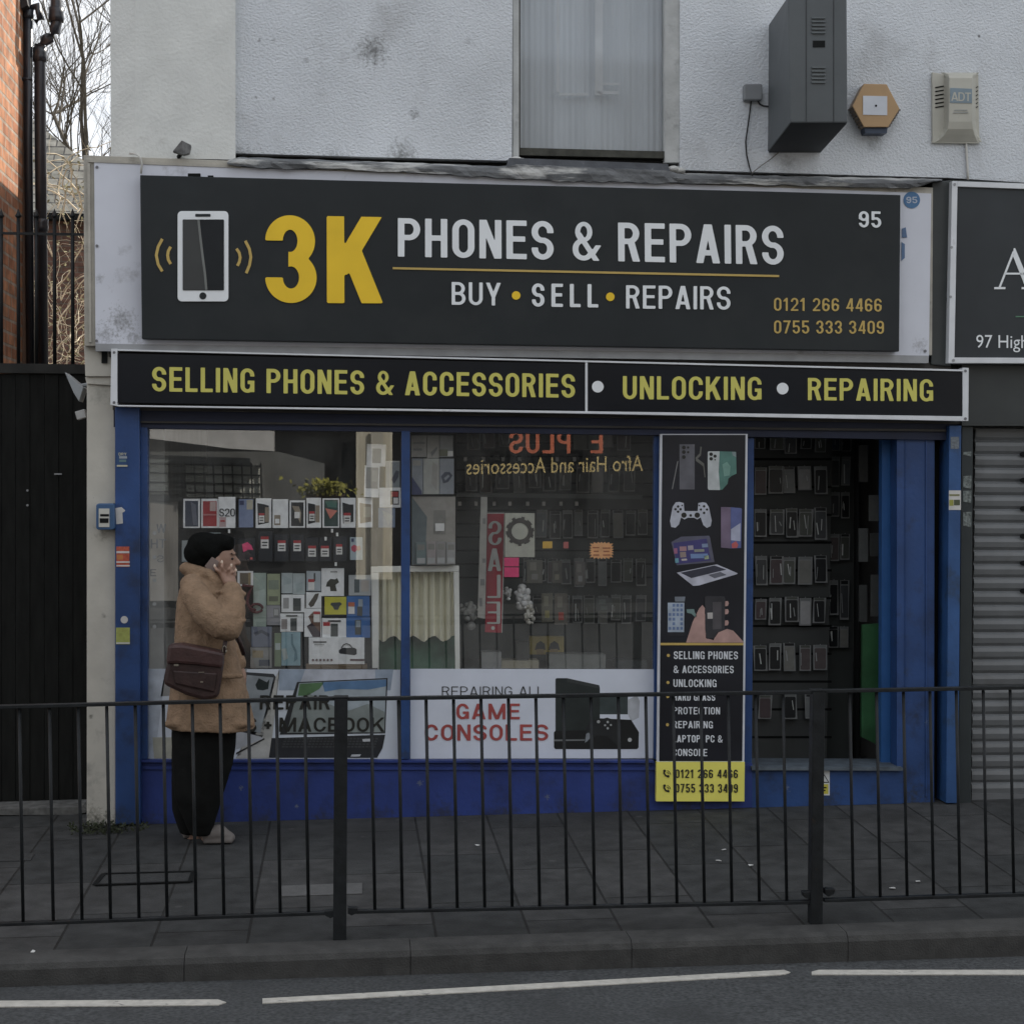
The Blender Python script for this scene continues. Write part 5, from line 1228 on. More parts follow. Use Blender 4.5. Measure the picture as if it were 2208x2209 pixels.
o = hp.build('headphone_band', CM('dark red rubber', (.10, .02, .025)), None, smooth=True); tag(o, 'dark red looped headphone band lying against the pale green sheet', 'headphones', G3)
sp = goods('speaker_box', (666, 1376, 786, 1433), .34, .12, CW, 'wide white box printed with a black portable speaker, on the wooden shelf', 'speaker box', None, [('printed_speaker', [(.54, .47), (.6, .38), (.82, .38), (.86, .44), (.86, .62), (.82, .66), (.56, .6), (.54, .55)], CDK), ('printed_label', (.74, .80, 1, .88), C_('brown band', (.13, .08, .08))), ('heading', (.08, .13, .32, .19), C_('dim heading', (.12, .12, .12))), ('heading', (.1, .24, .28, .27), C_('grey label', None))])
hd = MB(); hd.stroke([(736, 1398), (741, 1391), (747, 1388.5), (754, 1391), (760, 1398)], 2, .189, .001); hd.build('printed_handle', CDK, sp)
dd = MB()
for i in range(6): dd.disc(675 + i * 8, 1424, 2.6, .189, .001, 10)
dd.build('icon_print', C_('icon brown', (.16, .1, .1)), sp)
ws_ = MB().rect(660, 1434, 792, 1443, .18, .08).build('wooden_shelf', M('brown shelf wood', (.17, .12, .075), .6, .25, 12, stretch=(1, 1, 8)), None); tag(ws_, 'short brown wooden shelf carrying the wide white speaker box', 'shelf')
# column of cartons beside the mullion
for r, mt, lab, bits, tl in [
 ((791, 958, 832, 1006), CW, 'white carton with a grey square, topmost near the window post', [('printed_square', (.3, .2, .75, .85), C_('mid grey', (.26, .26, .26)))], .03),
 ((786, 1004, 818, 1073), CW, 'tall white carton with a grey picture, under the topmost carton', [('printed_picture', (.1, .06, .92, .72), C_('mid grey', None)), ('printed_patch', (.5, .15, .85, .5), C_('paler grey', (.36, .36, .35)))], .03),
 ((832, 994, 862, 1052), C_('half white card', (.47, .48, .47)), 'pale packet with a dark coiled cable, touching the window post', [('printed_panel', (.35, .05, 1, .98), C_('steel grey', (.25, .28, .30))), ('printed_cable', [(.4, .7), (.75, .35), (.95, .4), (.9, .6), (.6, .85)], C_('dark slate', None))], 0),
 ((818, 1052, 864, 1095), CW, 'white carton with a red and black price label beside the window post', [('price_sticker', (.52, .15, .92, .85), CDK), ('sticker_print', (.56, .2, .88, .45), REDP), ('sticker_print', (.66, .5, .88, .8), GW)], 0),
 ((816, 1096, 852, 1138), C_('blue grey print', (.22, .28, .38)), 'blue grey printed packet below the red labelled carton', [('printed_patch', [(.2, .1), (.9, .4), (.6, .9)], C_('pale steel', None))], 0)]:
    goods('accessory_carton', r, .20, .03, mt, lab, 'carton', 'cartons left of the window post', bits, tl)
# white framed cabinet with a cream curtain, added indoors in place of a mirrored far window
cb = thing('curtained_reflection', 'white framed cabinet with a pale cream curtain, built solid behind the window post', 'reflection', P(895, 1443, .26))
f = MB(); f.prism([(800, 1222), (990, 1220), (990, 1233), (800, 1235)], .24, .04); f.prism([(800, 1235.5), (817, 1235.5), (817, 1446), (803, 1446)], .24, .04); f.prism([(978, 1233.5), (990, 1233.5), (992, 1444), (982, 1444)], .24, .04)
f.build('frame', M('cabinet white', (.85, .85, .80), .5), cb, bev=.003)
cr_ = MB(); rows = []
for z0 in (1233, 1378):
    r = []
    for i in range(81):
        x = 815 + (982 - 815) * i / 80; p = P(x, z0 + 6 * math.sin(i * .3) * (z0 > 1300), .32); p.y += .02 * math.sin(i * .75) + .012 * math.sin(i * 1.9 + 2); r.append(p)
    rows.append(r)
n = 81; cr_.add(rows[0] + rows[1], [(i, i + 1, n + i + 1, n + i) for i in range(n - 1)])
cr_.build('curtain', M('cream curtain', (.82, .79, .62), .9, .12, 8, stretch=(5, 1, .5)), cb, smooth=True)
MB().rect(812, 1360, 985, 1446, .38, .02).build('green_cloth', M('dark green cloth', (.06, .13, .085), .8, .4, 9), cb)

# ---------------------------------------------------------------- goods in the middle window
for r, mt, lab, bits in [
 ((887, 939, 920, 986), C_('newsprint grey', (.31, .30, .28)), 'grey printed carton, top corner of the middle window beside the post', [('printed_patch', (.1, .3, .9, .4), C_('dim grey', None)), ('printed_patch', (.1, .6, .7, .7), C_('dim grey', None))]),
 ((921, 939, 947, 988), C_('newsprint light', (.36, .35, .32)), 'grey carton with a slanted dark shape, second at the top of the middle window', [('printed_patch', [(.3, .75), (.8, .5), (.85, .6), (.4, .95)], C_('dim grey', None))]),
 ((948, 939, 977, 986), C_('foil grey', (.26, .27, .27)), 'shiny clear packet at the end of the top carton row', [('printed_patch', (.0, .65, .6, .95), C_('olive dark', None)), ('price_sticker', (.6, .72, 1, .95), C_('bright glint', (.75, .75, .72)))]),  # bright corner piece is a highlight painted on the shiny packet
 ((888, 989, 912, 1067), C_('newsprint blue', (.27, .29, .32)), 'slim blue grey carton touching the window post, second row', [('printed_patch', [(0, .5), (.9, .9), (.9, 1), (0, 1)], C_('navy', None)), ('printed_patch', (.1, .05, .8, .2), C_('newsprint light', None))]),
 ((913, 989, 947, 1066), C_('tissue white', (.42, .42, .39)), 'plain off white carton in the second row of the middle window', [('printed_patch', [(.6, .1), (.9, .2), (.85, .9), (.5, .7)], C_('newsprint light', None))]),
 ((948, 989, 979, 1066), C_('steel packet', (.27, .29, .32)), 'steel grey packet with a black coiled band, second row', [('printed_band', [(.1, .5), (.35, .38), (.7, .38), (.9, .48), (.6, .66), (.25, .7)], C_('dark slate', None)), ('printed_patch', [(.3, .55), (.6, .45), (.7, .5), (.4, .62)], C_('steel packet', None))])]:
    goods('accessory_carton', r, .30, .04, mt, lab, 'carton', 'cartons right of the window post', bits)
sb_ = goods('display_board', (888, 1071, 982, 1219), .36, .02, C_('beige board', (.33, .31, .28)), 'beige display board of small boxes beneath the top cartons', 'display board', None, [('printed_patch', [(0, 0), (.35, .3), (.3, .95), (0, 1)], C_('dark teal shade', (.13, .16, .17))), ('printed_patch', (.5, .2, .78, .55), C_('taupe', (.24, .23, .21)))])
for i, (r, mt) in enumerate([((897, 1170, 919, 1218), C_('teal grey box', (.16, .21, .21))), ((920, 1168, 940, 1218), C_('pinkish box', (.36, .32, .31))), ((941, 1168, 961, 1218), C_('grey box', (.29, .28, .27))), ((963, 1170, 982, 1217), C_('light grey box', (.34, .34, .33)))]):
    goods('small_carton', r, .33, .025, mt, '%s small carton counted from the window post, on the ledge of the beige board' % ORD[i], 'small carton', 'small cartons on the beige board', [('printed_patch', (.15, .1, .85, .35), C_('taupe', None)), ('price_sticker', (.1, .7, .9, .95), C_('pale tag', None))])
goods('price_card', (938.5, 1129, 958, 1146), .335, .003, GW, 'square white price card on the beige display board', 'price card')
tp_ = MB().prism([(1037, 1072), (1051, 1072), (1046, 1335), (1030, 1332)], .30, .006).build('hanging_strip', C_('pale strip', (.38, .37, .34)), None)
tag(tp_, 'long pale vertical strip hanging beside the red sale banner', 'strip')
for x, y, w_, h_ in ((1041, 1118, 6, 12), (1040, 1205, 7, 9), (1036, 1249, 9, 14), (1034, 1290, 6, 18)): MB().rect(x, y, x + w_, y + h_, .298, .0015).build('printed_mark', C_('dim grey', None), tp_)
sl_ = thing('mirrored_sale_banner', 'tall red sale banner with reversed white letters, a mirror image built inside the middle window', 'banner', P(1070, 1364, .35))
MB().prism([(1051, 1107), (1088, 1108), (1082, 1365), (1046, 1364)], .35, .006).build('cloth', M('dark red banner', (.33, .018, .035), .5, .15, 8), sl_)  # reflected banner modelled as a solid indoors, letters reversed to match
SW = C_('sale letter', (.5, .5, .48))
for s, y0, y1 in (('S', 1124, 1176), ('A', 1183, 1232), ('L', 1240, 1290), ('E', 1298, 1346)):
    xx_ = 1052 - (y0 - 1107) * .018
    text(MB(), s, Q(xx_ + 1, y0, xx_ + 30, y1), .346, 0, W=.55, bold=.16, N=24, mirror=True, hbold=.08).build('lettering', SW, sl_)
MB().disc(1063, 1355, 4, .346, .001, 10).build('dot', SW, sl_)
ed = MB(); ed.prism([(1087, 1108), (1089, 1108), (1083, 1365), (1081.5, 1365)], .348, .003); ed.rect(1051, 1106, 1088, 1108, .348, .003); ed.build('edge', SW, sl_)
# slatwall at the back of the middle part
BY = 1.35
sw1 = thing('slatwall', 'grey slatted display wall deep inside the middle window', 'slatwall', P(1200, 1440, BY))
MB().rect(985, 915, 1600, 1460, BY, .04).build('board', M('dim slatwall', (.06, .068, .066), .6, .12, 5), sw1)
gm = MB()
for k in range(12): gm.rect(985, 925 + k * 29, 1600, 928.5 + k * 29, BY - .002, .003)
gm.build('groove', BLACK, sw1)
MB().prism([(985, 1063), (1385, 1068), (1385, 1077), (985, 1072)], BY - .25, .26).build('shelf', M('dull glass shelf', (.11, .125, .125), .3), sw1)
rg = random.Random(11)
CASES = [CM('case smoke', (.075, .08, .085), .3), CM('case black', (.02, .022, .024), .3), CM('case clear grey', (.22, .235, .235), .25), CM('case olive', (.11, .12, .105), .3), CM('case plum', (.10, .075, .08), .3), CM('case silver', (.40, .42, .42), .3)]
RIM = CM('clear packet edge', (.30, .31, .31), .2)
PALE = [CM('dull card', (.24, .24, .22)), CM('grey card', (.18, .20, .21)), CM('brown case', (.11, .09, .075)), CM('blue case', (.06, .08, .12)), CM('dusky case', (.12, .10, .10)), CM('white case', (.40, .40, .40))]
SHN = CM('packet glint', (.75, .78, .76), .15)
def case_pack(x0, y0, x1, y1, Y, label, group, mat=None, rim=True, glint=None, name='phone_case_pack'):
    """a phone case in a clear hanging packet: tray, case, header tab, hook"""
    mt = mat or CASES[rg.choice([0, 0, 1, 1, 1, 2, 3, 4])]
    jw, jh = rg.uniform(-.07, .05) * (x1 - x0), rg.uniform(-.10, .05) * (y1 - y0)
    x0, x1, y1 = x0 - jw, x1 + jw, y1 + jh
    w_, h_ = x1 - x0, y1 - y0; sk = rg.uniform(-.06, .06) * w_
    if rg.random() < .22: mt = PALE[rg.randrange(len(PALE))]
    o = MB().prism([(x0 + sk, y0), (x1 + sk, y0), (x1 - sk, y1), (x0 - sk, y1)], Y, .012).build(name, RIM if rim else CASES[1], None)
    tag(o, label, 'phone case', group)
    MB().rrect(x0 + w_ * .09, y0 + h_ * .13, x1 - w_ * .09, y1 - h_ * .05, w_ * .1, Y - .004, .003).build('case', mt, o)
    MB().rect(x0 + w_ * .1, y0 + h_ * .01, x1 - w_ * .1, y0 + h_ * .10, Y - .003, .002).build('header_card', CASES[rg.choice([1, 2, 3])], o)
    MB().tube([P((x0 + x1) / 2, y0 - h_ * .02, Y - .02), P((x0 + x1) / 2, y0 - h_ * .02, Y + .05)], .003, 5).build('hook', ALU, o)
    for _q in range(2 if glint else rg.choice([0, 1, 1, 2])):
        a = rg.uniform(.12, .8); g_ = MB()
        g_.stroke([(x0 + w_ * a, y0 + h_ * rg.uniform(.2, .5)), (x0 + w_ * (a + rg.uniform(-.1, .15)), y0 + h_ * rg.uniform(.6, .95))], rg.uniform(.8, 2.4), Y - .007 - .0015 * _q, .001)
        g_.build('painted_glint', SHN if rg.random() < .5 else CASES[5], o)  # pale strokes painted as light glancing off the packet
    return o
GA = 'phone case packets on the back slatwall'
ROWN = ['top', 'second', 'third', 'fourth', 'fifth', 'sixth']
for rI, (y0, y1, x0, nC, wC, skip) in enumerate([(929, 972, 1006, 10, 36, (4, 5, 6)), (1003, 1062, 1000, 11, 34.5, ()), (1101, 1160, 1158, 9, 27, ()), (1206, 1262, 1128, 10, 27, ()), (1285, 1346, 1150, 9, 27.5, ())]):
    for k in range(nC):
        if k in skip: continue
        xa_ = x0 + k * wC + rg.uniform(-2, 2)
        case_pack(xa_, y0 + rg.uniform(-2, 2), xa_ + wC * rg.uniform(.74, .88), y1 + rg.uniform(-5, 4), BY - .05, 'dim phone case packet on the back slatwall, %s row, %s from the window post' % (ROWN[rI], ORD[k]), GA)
for x0, x1, mt, lab in ((1197, 1228, C_('dusty tan', (.22, .22, .19)), 'dusty tan packet with a round black hole in the top row of the back slatwall'), (1237, 1266, C_('dusty grey', (.20, .205, .19)), 'dusty grey plain packet in the top row of the back slatwall'), (1268, 1298, C_('sea grey', (.15, .19, .185)), 'sea grey packet at the end of the three pale ones in the top row')):
    goods('phone_case_pack', (x0, 931, x1, 970), BY - .06, .012, mt, lab, 'phone case', GA, [('case_hole', [(.5 + .17 * math.cos(a * .63), .33 + .14 * math.sin(a * .63)) for a in range(10)], CDK)] if 'hole' in lab else [])
for i, (y, xs) in enumerate(((991, (1003, 1042, 1084, 1120, 1201, 1238)), (1087, (991, 1026, 1065, 1099, 1137, 1172, 1209, 1243)))):
    for x in xs:
        goods('price_tag', (x - 3, y - 5, x + 4, y + 4), BY - .12, .003, GW, 'tiny white price tag on a hook of the back slatwall', 'price tag', 'price tags on the back slatwall')
# ring light box: the ring made as a real ring of print
rb2 = goods('ring_light_box', (1089, 1107, 1153, 1202), .40, .06, C_('cream carton', (.48, .48, .41)), 'cream carton printed with a dark round ring lamp', 'carton')
rg_ = MB(); N_ = 26
for i in range(N_):
    a0, a1 = 2 * math.pi * i / N_, 2 * math.pi * (i + 1) / N_; ro = 29 + 2.5 * math.sin(i * 2.3); ri = 18
    rg_.prism([(1121 + ro * math.cos(a0), 1146 + ro * 1.02 * math.sin(a0)), (1121 + ro * math.cos(a1), 1146 + ro * 1.02 * math.sin(a1)), (1121 + ri * math.cos(a1), 1146 + ri * math.sin(a1)), (1121 + ri * math.cos(a0), 1146 + ri * math.sin(a0))], .217, .002)
rg_.build('printed_ring', C_('ring brown', (.05, .042, .038)), rb2)
goods('pink_note', (1087, 1203, 1119, 1222), .3, .003, PINK, 'bright pink paper note beside the red sale banner, upper of two', 'note', 'pink paper notes')
goods('pink_note', (1087, 1224, 1119, 1245), .3, .003, PINK, 'bright pink paper note beside the red sale banner, lower of two', 'note', 'pink paper notes')
goods('yellow_note', (1170, 1168, 1191, 1183), .35, .003, C_('amber note', (.75, .45, .06)), 'small amber yellow note among the dark phone cases', 'note')
goods('red_note', (1215, 1169, 1226, 1183), .35, .003, C_('coral note', (.5, .13, .12)), 'tiny coral red note next to the amber yellow one', 'note')
pts = []
for i in range(44):
    t = i / 44 * 2 * math.pi; k = 1.0 if i % 2 else .80
    cx2, cy2 = math.cos(t), math.sin(t); sq = max(abs(cx2), abs(cy2)) ** .75
    pts.append((1297 + 27 * k * cx2 / sq, 1187.5 + 19 * k * cy2 / sq))
ob = MB().prism(pts, .12, .004).build('starburst_sign', C_('orange star', (.92, .46, .20)), None); tag(ob, 'orange star shaped price card in the middle window', 'price card')
om = MB()
for x0, x1, y in ((1278, 1292, 1180), (1280, 1291, 1188), (1279, 1292, 1196), (1299, 1316, 1181), (1301, 1314, 1188), (1300, 1316, 1196)): om.rect(x0, y, x1, y + 2.6, .118, .001)
om.build('handwriting', C_('orange ink', (.42, .13, .05)), ob)
# soft toys and small packs on the lower rows
def toy(c, s, Y, mat, label):
    mb = MB(); r2 = random.Random(int(c[0]))
    for k in range(34):
        p = P(c[0] + r2.gauss(0, .42) * s, c[1] + r2.gauss(0, .62) * s, Y + r2.uniform(-.03, .02)); r = .0028 * s * r2.uniform(.16, .52); mb.ell(p, r * r2.uniform(.7, 1.3), r, r * r2.uniform(.6, 1.3), 8, 6)
    o = mb.build('soft_toy', mat, None, smooth=True); tag(o, label, 'soft toy'); return o
toy((1128, 1290), 16, .5, C_('white plush', (.80, .80, .80)), 'bundled white plush toy hanging at the upper middle of the window')
toy((1140, 1326), 14, .5, C_('pale plush', (.66, .64, .58)), 'pale plush toy under the bundled white one')
toy((1014, 1320), 16, .5, C_('grey plush', (.45, .45, .43)), 'grey plush toy low beside the red sale banner')
toy((1095, 1275), 9, .5, C_('white plush', None), 'small white plush toy close to the pink notes')
for i, (r, c, lab) in enumerate([((1168, 1280, 1192, 1342), (.15, .145, .11), 'brown beige packet with a yellow spot'), ((1196, 1280, 1224, 1348), (.13, .12, .1), 'brown packet with a red spot'), ((1136, 1208, 1170, 1258), (.19, .185, .16), 'pale beige packet left of the orange star card'), ((1190, 1210, 1212, 1258), (.1, .095, .08), 'dark beige packet under the coral note'), ((1240, 1212, 1262, 1262), (.12, .11, .1), 'greyish brown packet under the orange star card'), ((1285, 1290, 1320, 1320), (.09, .1, .095), 'dim grey green packet low at the far end')]):
    b_ = [('printed_spot', (.3, .6, .7, .85), C_('spot %d' % i, [(.3, .27, .1), (.45, .08, .06), (.3, .3, .28), (.26, .24, .18), (.3, .3, .3), (.15, .17, .16)][i])), ('printed_patch', (.2, .1, .6, .45), C_('spotb %d' % i, [x * 1.7 for x in c]))]
    goods('accessory_packet', r, .6, .02, C_('packet %d' % i, c), lab, 'packet', 'packets in the middle window', b_)
goods('white_ticket', (1142, 1236, 1158, 1253), .85, .003, GW, 'white ticket with black figures under the beige packet', 'ticket', None, [('ticket_print', (.2, .25, .8, .6), CDK)])
goods('white_ticket', (1256, 1230, 1266, 1248), .85, .003, C_('dull ticket', (.33, .33, .31)), 'dull grey ticket hanging under the orange star card', 'ticket')
# counter with boxes at the bottom
ct_ = MB().prism([(985, 1443), (1600, 1445), (1600, 1466), (985, 1464)], .6, .6).build('counter', M('dark counter top', (.05, .052, .05), .5), None); tag(ct_, 'dark low counter behind the game console poster', 'counter')
for r, c, lab in (((1038, 1407, 1081, 1443), (.36, .37, .37), 'square white carton on the low counter'), ((1081.5, 1425, 1162, 1443), (.43, .40, .31), 'flat cream carton beside the square white one'), ((1183, 1412, 1306, 1443), (.26, .27, .255), 'long grey carton on the low counter'), ((1330, 1425, 1395, 1443), (.10, .11, .11), 'dim flat carton at the far end of the low counter'), ((1115, 1386, 1140, 1424), (.05, .05, .045), 'black carton standing on the flat cream carton')):
    goods('carton', r, .65, .15, C_('carton ' + lab[:8], c), lab, 'carton', 'cartons on the low counter')
goods('toy_box', (1142, 1373, 1216, 1412), .8, .06, C_('mustard carton', (.34, .27, .08)), 'mustard yellow carton with two dark faces printed on it', 'carton', None, [('printed_arch', [(.15, .75), (.2, .4), (.32, .25), (.44, .4), (.46, .75)], CDK), ('printed_arch', [(.55, .75), (.6, .4), (.72, .25), (.84, .4), (.88, .75)], CDK), ('printed_patch', (.2, .7, .42, 1), C_('tan brown', (.25, .18, .08))), ('printed_patch', (.6, .7, .82, 1), C_('tan brown', None))])

# ---------------------------------------------------------------- goods behind the open doorway
DY = .95
sw2 = thing('slatwall', 'dark grey slatted display wall just inside the open doorway', 'slatwall', P(1720, 1640, DY))
MB().prism([(1600, 918), (1795, 918), (1782, 1652), (1600, 1652)], DY, .04).build('board', SLAT, sw2)
MB().prism([(1795, 900), (1846, 905), (1838, 1640), (1782, 1640)], DY + .2, .04).build('side_board', M('dim slatwall', None), sw2)
gm = MB()
for k in range(11): gm.prism([(1600, 990 + k * 60 - 2), (1793, 990 + k * 60 - 2), (1793, 990 + k * 60 + 3), (1600, 990 + k * 60 + 3)], DY - .002, .003)
gm.build('groove', BLACK, sw2)
GB = 'phone case packets inside the doorway'
for rI, (y0, y1) in enumerate(((938, 974), (1008, 1068), (1096, 1160), (1201, 1262), (1290, 1348), (1390, 1452))):
    for k in range(5):
        xa_ = 1626 + k * 32.5 + rg.uniform(-3, 3)
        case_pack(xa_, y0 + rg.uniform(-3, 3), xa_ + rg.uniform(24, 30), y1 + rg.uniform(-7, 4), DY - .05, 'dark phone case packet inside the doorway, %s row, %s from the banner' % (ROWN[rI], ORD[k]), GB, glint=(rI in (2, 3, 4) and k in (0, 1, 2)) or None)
for k, (x, y, hh) in enumerate(((1636, 1500, 50), (1690, 1496, 58), (1735, 1498, 52))):
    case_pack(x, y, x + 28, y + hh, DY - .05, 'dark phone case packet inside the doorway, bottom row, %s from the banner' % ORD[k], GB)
for rI, (y0, y1) in enumerate(((940, 972), (985, 1048), (1062, 1115), (1152, 1210), (1252, 1330), (1352, 1400))):
    for k in range(2):
        xa_ = 1792 + k * 23 - rI
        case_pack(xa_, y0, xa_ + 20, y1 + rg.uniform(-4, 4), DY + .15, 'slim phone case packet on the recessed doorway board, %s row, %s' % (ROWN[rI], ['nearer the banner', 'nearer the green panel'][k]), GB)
MB_d = MB().rect(1846, 905, 1852, 1640, .62, .05).build('upright_post', BLACK, None); tag(MB_d, 'thin black upright inside the doorway between cases and green panel', 'post')
gp = MB().prism([(1860, 1348), (1899, 1345), (1898, 1610), (1858, 1590)], .42, .03).build('green_panel', M('green plastic sheet', (.035, .12, .05), .5, .3, 6), None); tag(gp, 'tall green plastic sheet standing inside the doorway by the door edge', 'panel')
for i, (r, c) in enumerate((((1853, 960, 1872, 1040), .09), ((1874, 1068, 1898, 1124), .14), ((1852, 1140, 1872, 1212), .12), ((1876, 1150, 1898, 1200), .07), ((1853, 1262, 1870, 1342), .08), ((1878, 1240, 1898, 1330), .1))):
    goods('accessory_packet', r, .6, .02, C_('door packet %d' % i, (c * .95, c * 1.02, c)), '%s dim grey packet down, hanging above the green sheet in the doorway' % ORD[i], 'packet', 'packets above the green sheet')

# ---------------------------------------------------------------- pedestrian railings
BYR = -2.36
def rail_panel(x0, x1, top, bot, bars, label):
    g = thing('pedestrian_railing', label, 'railing', P((x0 + x1) / 2, (bot(x0) + bot(x1)) / 2, BYR), 'pedestrian railings along the kerb')
    def bar(name, f, h, d):
        a0, a1 = P(x0, f(x0) - h / 2, BYR - d / 2), P(x1, f(x1) - h / 2, BYR - d / 2)
        b0, b1 = P(x0, f(x0) + h / 2, BYR - d / 2), P(x1, f(x1) + h / 2, BYR - d / 2)
        MB().wprism([a0, a1, b1, b0], (0, d, 0)).build(name, IRON, g, bev=.002)
    bar('top_rail', top, 7.4, .038)
    bar('bottom_rail', bot, 7, .035)
    for xb in bars:
        xt = xb - .018 * (bot(xb) - top(xb))
        MB().tube([P(xt, top(xt) + 4, BYR), P(xb, bot(xb) - 3, BYR)], .0072, 8).build('baluster', IRON, g, smooth=True)
    return g
L_ = lambda xa, ya, xb, yb: (lambda x: ya + (yb - ya) * (x - xa) / (xb - xa))
rail_panel(-180, 722, L_(0, 1526, 716, 1508), L_(0, 1996, 716, 1971), [-135, -73, -11] + [50, 115, 177, 238.5, 300, 360.5, 423, 483, 544, 604.5, 665.5], 'black railing panel in front of the alley gate and the person')
rail_panel(750, 1754, L_(745, 1509, 1752, 1494), L_(745, 1969, 1738, 1948), [808.5 + 59.2 * k for k in range(16)], 'black railing panel in front of the shop window posters, between two posts')
rail_panel(1778, 2420, L_(1780, 1492, 2208, 1484), L_(1780, 1944, 2208, 1931), [1840, 1898, 1956, 2013, 2070, 2128, 2186, 2244, 2302, 2360], 'black railing panel in front of the doorway and the shutter')
for (x0, x1, yt, yb, lab) in ((721, 750, 1507, 2031, 'square black railing post standing before the laptop poster'), (1753, 1779, 1492, 1990, 'square black railing post standing before the open doorway')):
    p = thing('railing_post', lab, 'railing post', P((x0 + x1) / 2, yb, BYR), 'pedestrian railings along the kerb')
    a, b = P(x0, yt, BYR - .03), P(x1, yt, BYR - .03); zb = gz(PAVE, (a.x + b.x) / 2, BYR) - .02
    MB().wprism([a, b, (b.x, b.y, zb), (a.x, a.y, zb)], (0, .06, 0)).build('upright', IRON, p, bev=.003)
    MB().wprism([a + Vector((-.003, -.003, .001)), b + Vector((.003, -.003, .001)), b + Vector((.003, -.003, .007)), a + Vector((-.003, -.003, .007))], (0, .066, 0)).build('cap', IRON, p, bev=.002)
    m = MB()
    for sx_ in (-1, 1):
        for yy in (yb - 62 + (-4 if sx_ > 0 else 2),):
            xe = x0 if sx_ < 0 else x1
            m.prism([(xe, yy - 6), (xe + sx_ * 22, yy - 5), (xe + sx_ * 20, yy + 5), (xe + sx_ * 8, yy + 11), (xe, yy + 6)], BYR - .02, .04)
    m.build('clamp', IRON, p, bev=.002)

# ---------------------------------------------------------------- the person
PY = -.45
def pp_(x, y, dy=0): return P(x, y, PY + dy)
per = thing('person', 'person in brown fleece coat, black hat and wide black trousers, talking on a phone', 'person', (pp_(440, 1826).x, PY, gz(PAVE, pp_(440, 1826).x, PY)))
SKIN = M('skin', (.30, .185, .135), .55, .06, 20)
FLEECE = M('brown fleece', (.245, .165, .105), .95, .16, 22, .006, 95)
TROU = M('black cloth', (.008, .0084, .008), .95, .2, 12, .003, 40, spec=.12)
HATM = M('black knit', (.007, .0075, .007), .95, .2, 40, .003, 160, spec=.06)
SHOE = M('grey beige shoe', (.15, .135, .125), .7, .1, 20)
mx_ = 2.47e-3
zg = gz(PAVE, pp_(440, 1826).x, PY)
# body: one continuous surface, mostly under the clothes
b = MB()
Hc = pp_(470, 1203)                                           # head, looking along the street
b.ell(Hc, .088, .075, .112, 18, 12)
b.ell(Hc + Vector((.030, 0, -.045)), .062, .058, .075, 14, 9)           # jaw
b.ell(Hc + Vector((.079, 0, -.088)), .020, .026, .020, 10, 7)            # chin
b.cap(Hc + Vector((.080, 0, .010)), Hc + Vector((.106, 0, -.027)), .011, .015, 8)  # nose
b.ell(Hc + Vector((.094, 0, -.030)), .012, .018, .009, 8, 6)
b.ell(Hc + Vector((.082, 0, -.055)), .016, .026, .008, 8, 6); b.ell(Hc + Vector((.081, 0, -.066)), .015, .024, .008, 8, 6)   # lips
b.ell(Hc + Vector((.078, 0, .022)), .016, .052, .011, 8, 6)              # brow
b.ell(Hc + Vector((-.002, -.076, -.022)), .020, .010, .030, 8, 6); b.ell(Hc + Vector((-.002, .076, -.022)), .020, .010, .030, 8, 6)  # ears
neck0 = pp_(446, 1262); b.cap(Hc + Vector((-.02, 0, -.08)), neck0, .052, .06)
chest, hip = pp_(444, 1330), pp_(445, 1520)
b.ell(chest, .115, .17, .18, 18, 10); b.cap(chest, hip, .105, .125); b.ell(hip, .12, .16, .13, 16, 9)
sh_n, el_n, wr_n = pp_(430, 1288, -.16), pp_(490, 1350, -.21), pp_(496, 1262, -.12)
sh_f, el_f, wr_f = pp_(436, 1288, .16), pp_(480, 1372, .2), pp_(515, 1440, .14)
b.cap(sh_n, el_n, .052, .04); b.cap(el_n, wr_n, .04, .027)
b.cap(sh_f, el_f, .05, .04); b.cap(el_f, wr_f, .04, .028); b.ell(wr_f + Vector((.02, 0, -.06)), .022, .035, .06, 10, 7)
hips = [pp_(440, 1545, -.085), pp_(448, 1545, .085)]; knees = [pp_(428, 1690, -.08), pp_(452, 1690, .08)]; ank = [pp_(447, 1803, -.07), pp_(418, 1806, .08)]
for h, k, a in zip(hips, knees, ank): b.cap(h, k, .085, .055); b.cap(k, a, .055, .038); b.cap(a, a + Vector((.02, 0, -.012)), .03, .026)
# hand: palm, four bent fingers and a thumb against the cheek
palm0, palm1 = pp_(494, 1256, -.115), pp_(486, 1236, -.105)
b.cap(wr_n, palm0, .027, .030); b.cap(palm0 + Vector((.018, 0, 0)), palm1 + Vector((.022, 0, .006)), .022, .021); b.cap(palm0 + Vector((-.014, 0, .002)), palm1 + Vector((-.018, 0, .006)), .020, .019)
for (kx, ky), (mx1, my1), (tx, ty), r in (((476, 1236), (468, 1230), (463, 1222), .0088), ((482, 1233), (479, 1223), (478.5, 1213), .0092), ((489, 1234), (494, 1228), (498.5, 1221), .0090), ((495, 1238), (503, 1235), (508, 1231), .0082)):
    k_, m_, t_ = pp_(kx, ky, -.115), pp_(mx1, my1, -.128), pp_(tx, ty, -.108)
    b.cap(k_, m_, r * 1.1, r, 8); b.cap(m_, t_, r, r * .85, 8)
b.cap(pp_(480, 1247, -.10), pp_(473, 1240, -.075), .013, .011, 8); b.cap(pp_(473, 1240, -.075), pp_(470, 1229, -.07), .011, .009, 8)
b.blob('body', SKIN, per, .0048, 3)
ey = MB()
for s in (-1, 1): ey.ell(Hc + Vector((.075, s * .032, -.004)), .010, .011, .007, 10, 7)
ey.build('eye', M('dark eye', (.03, .022, .018), .25), per, smooth=True)
eb = MB()
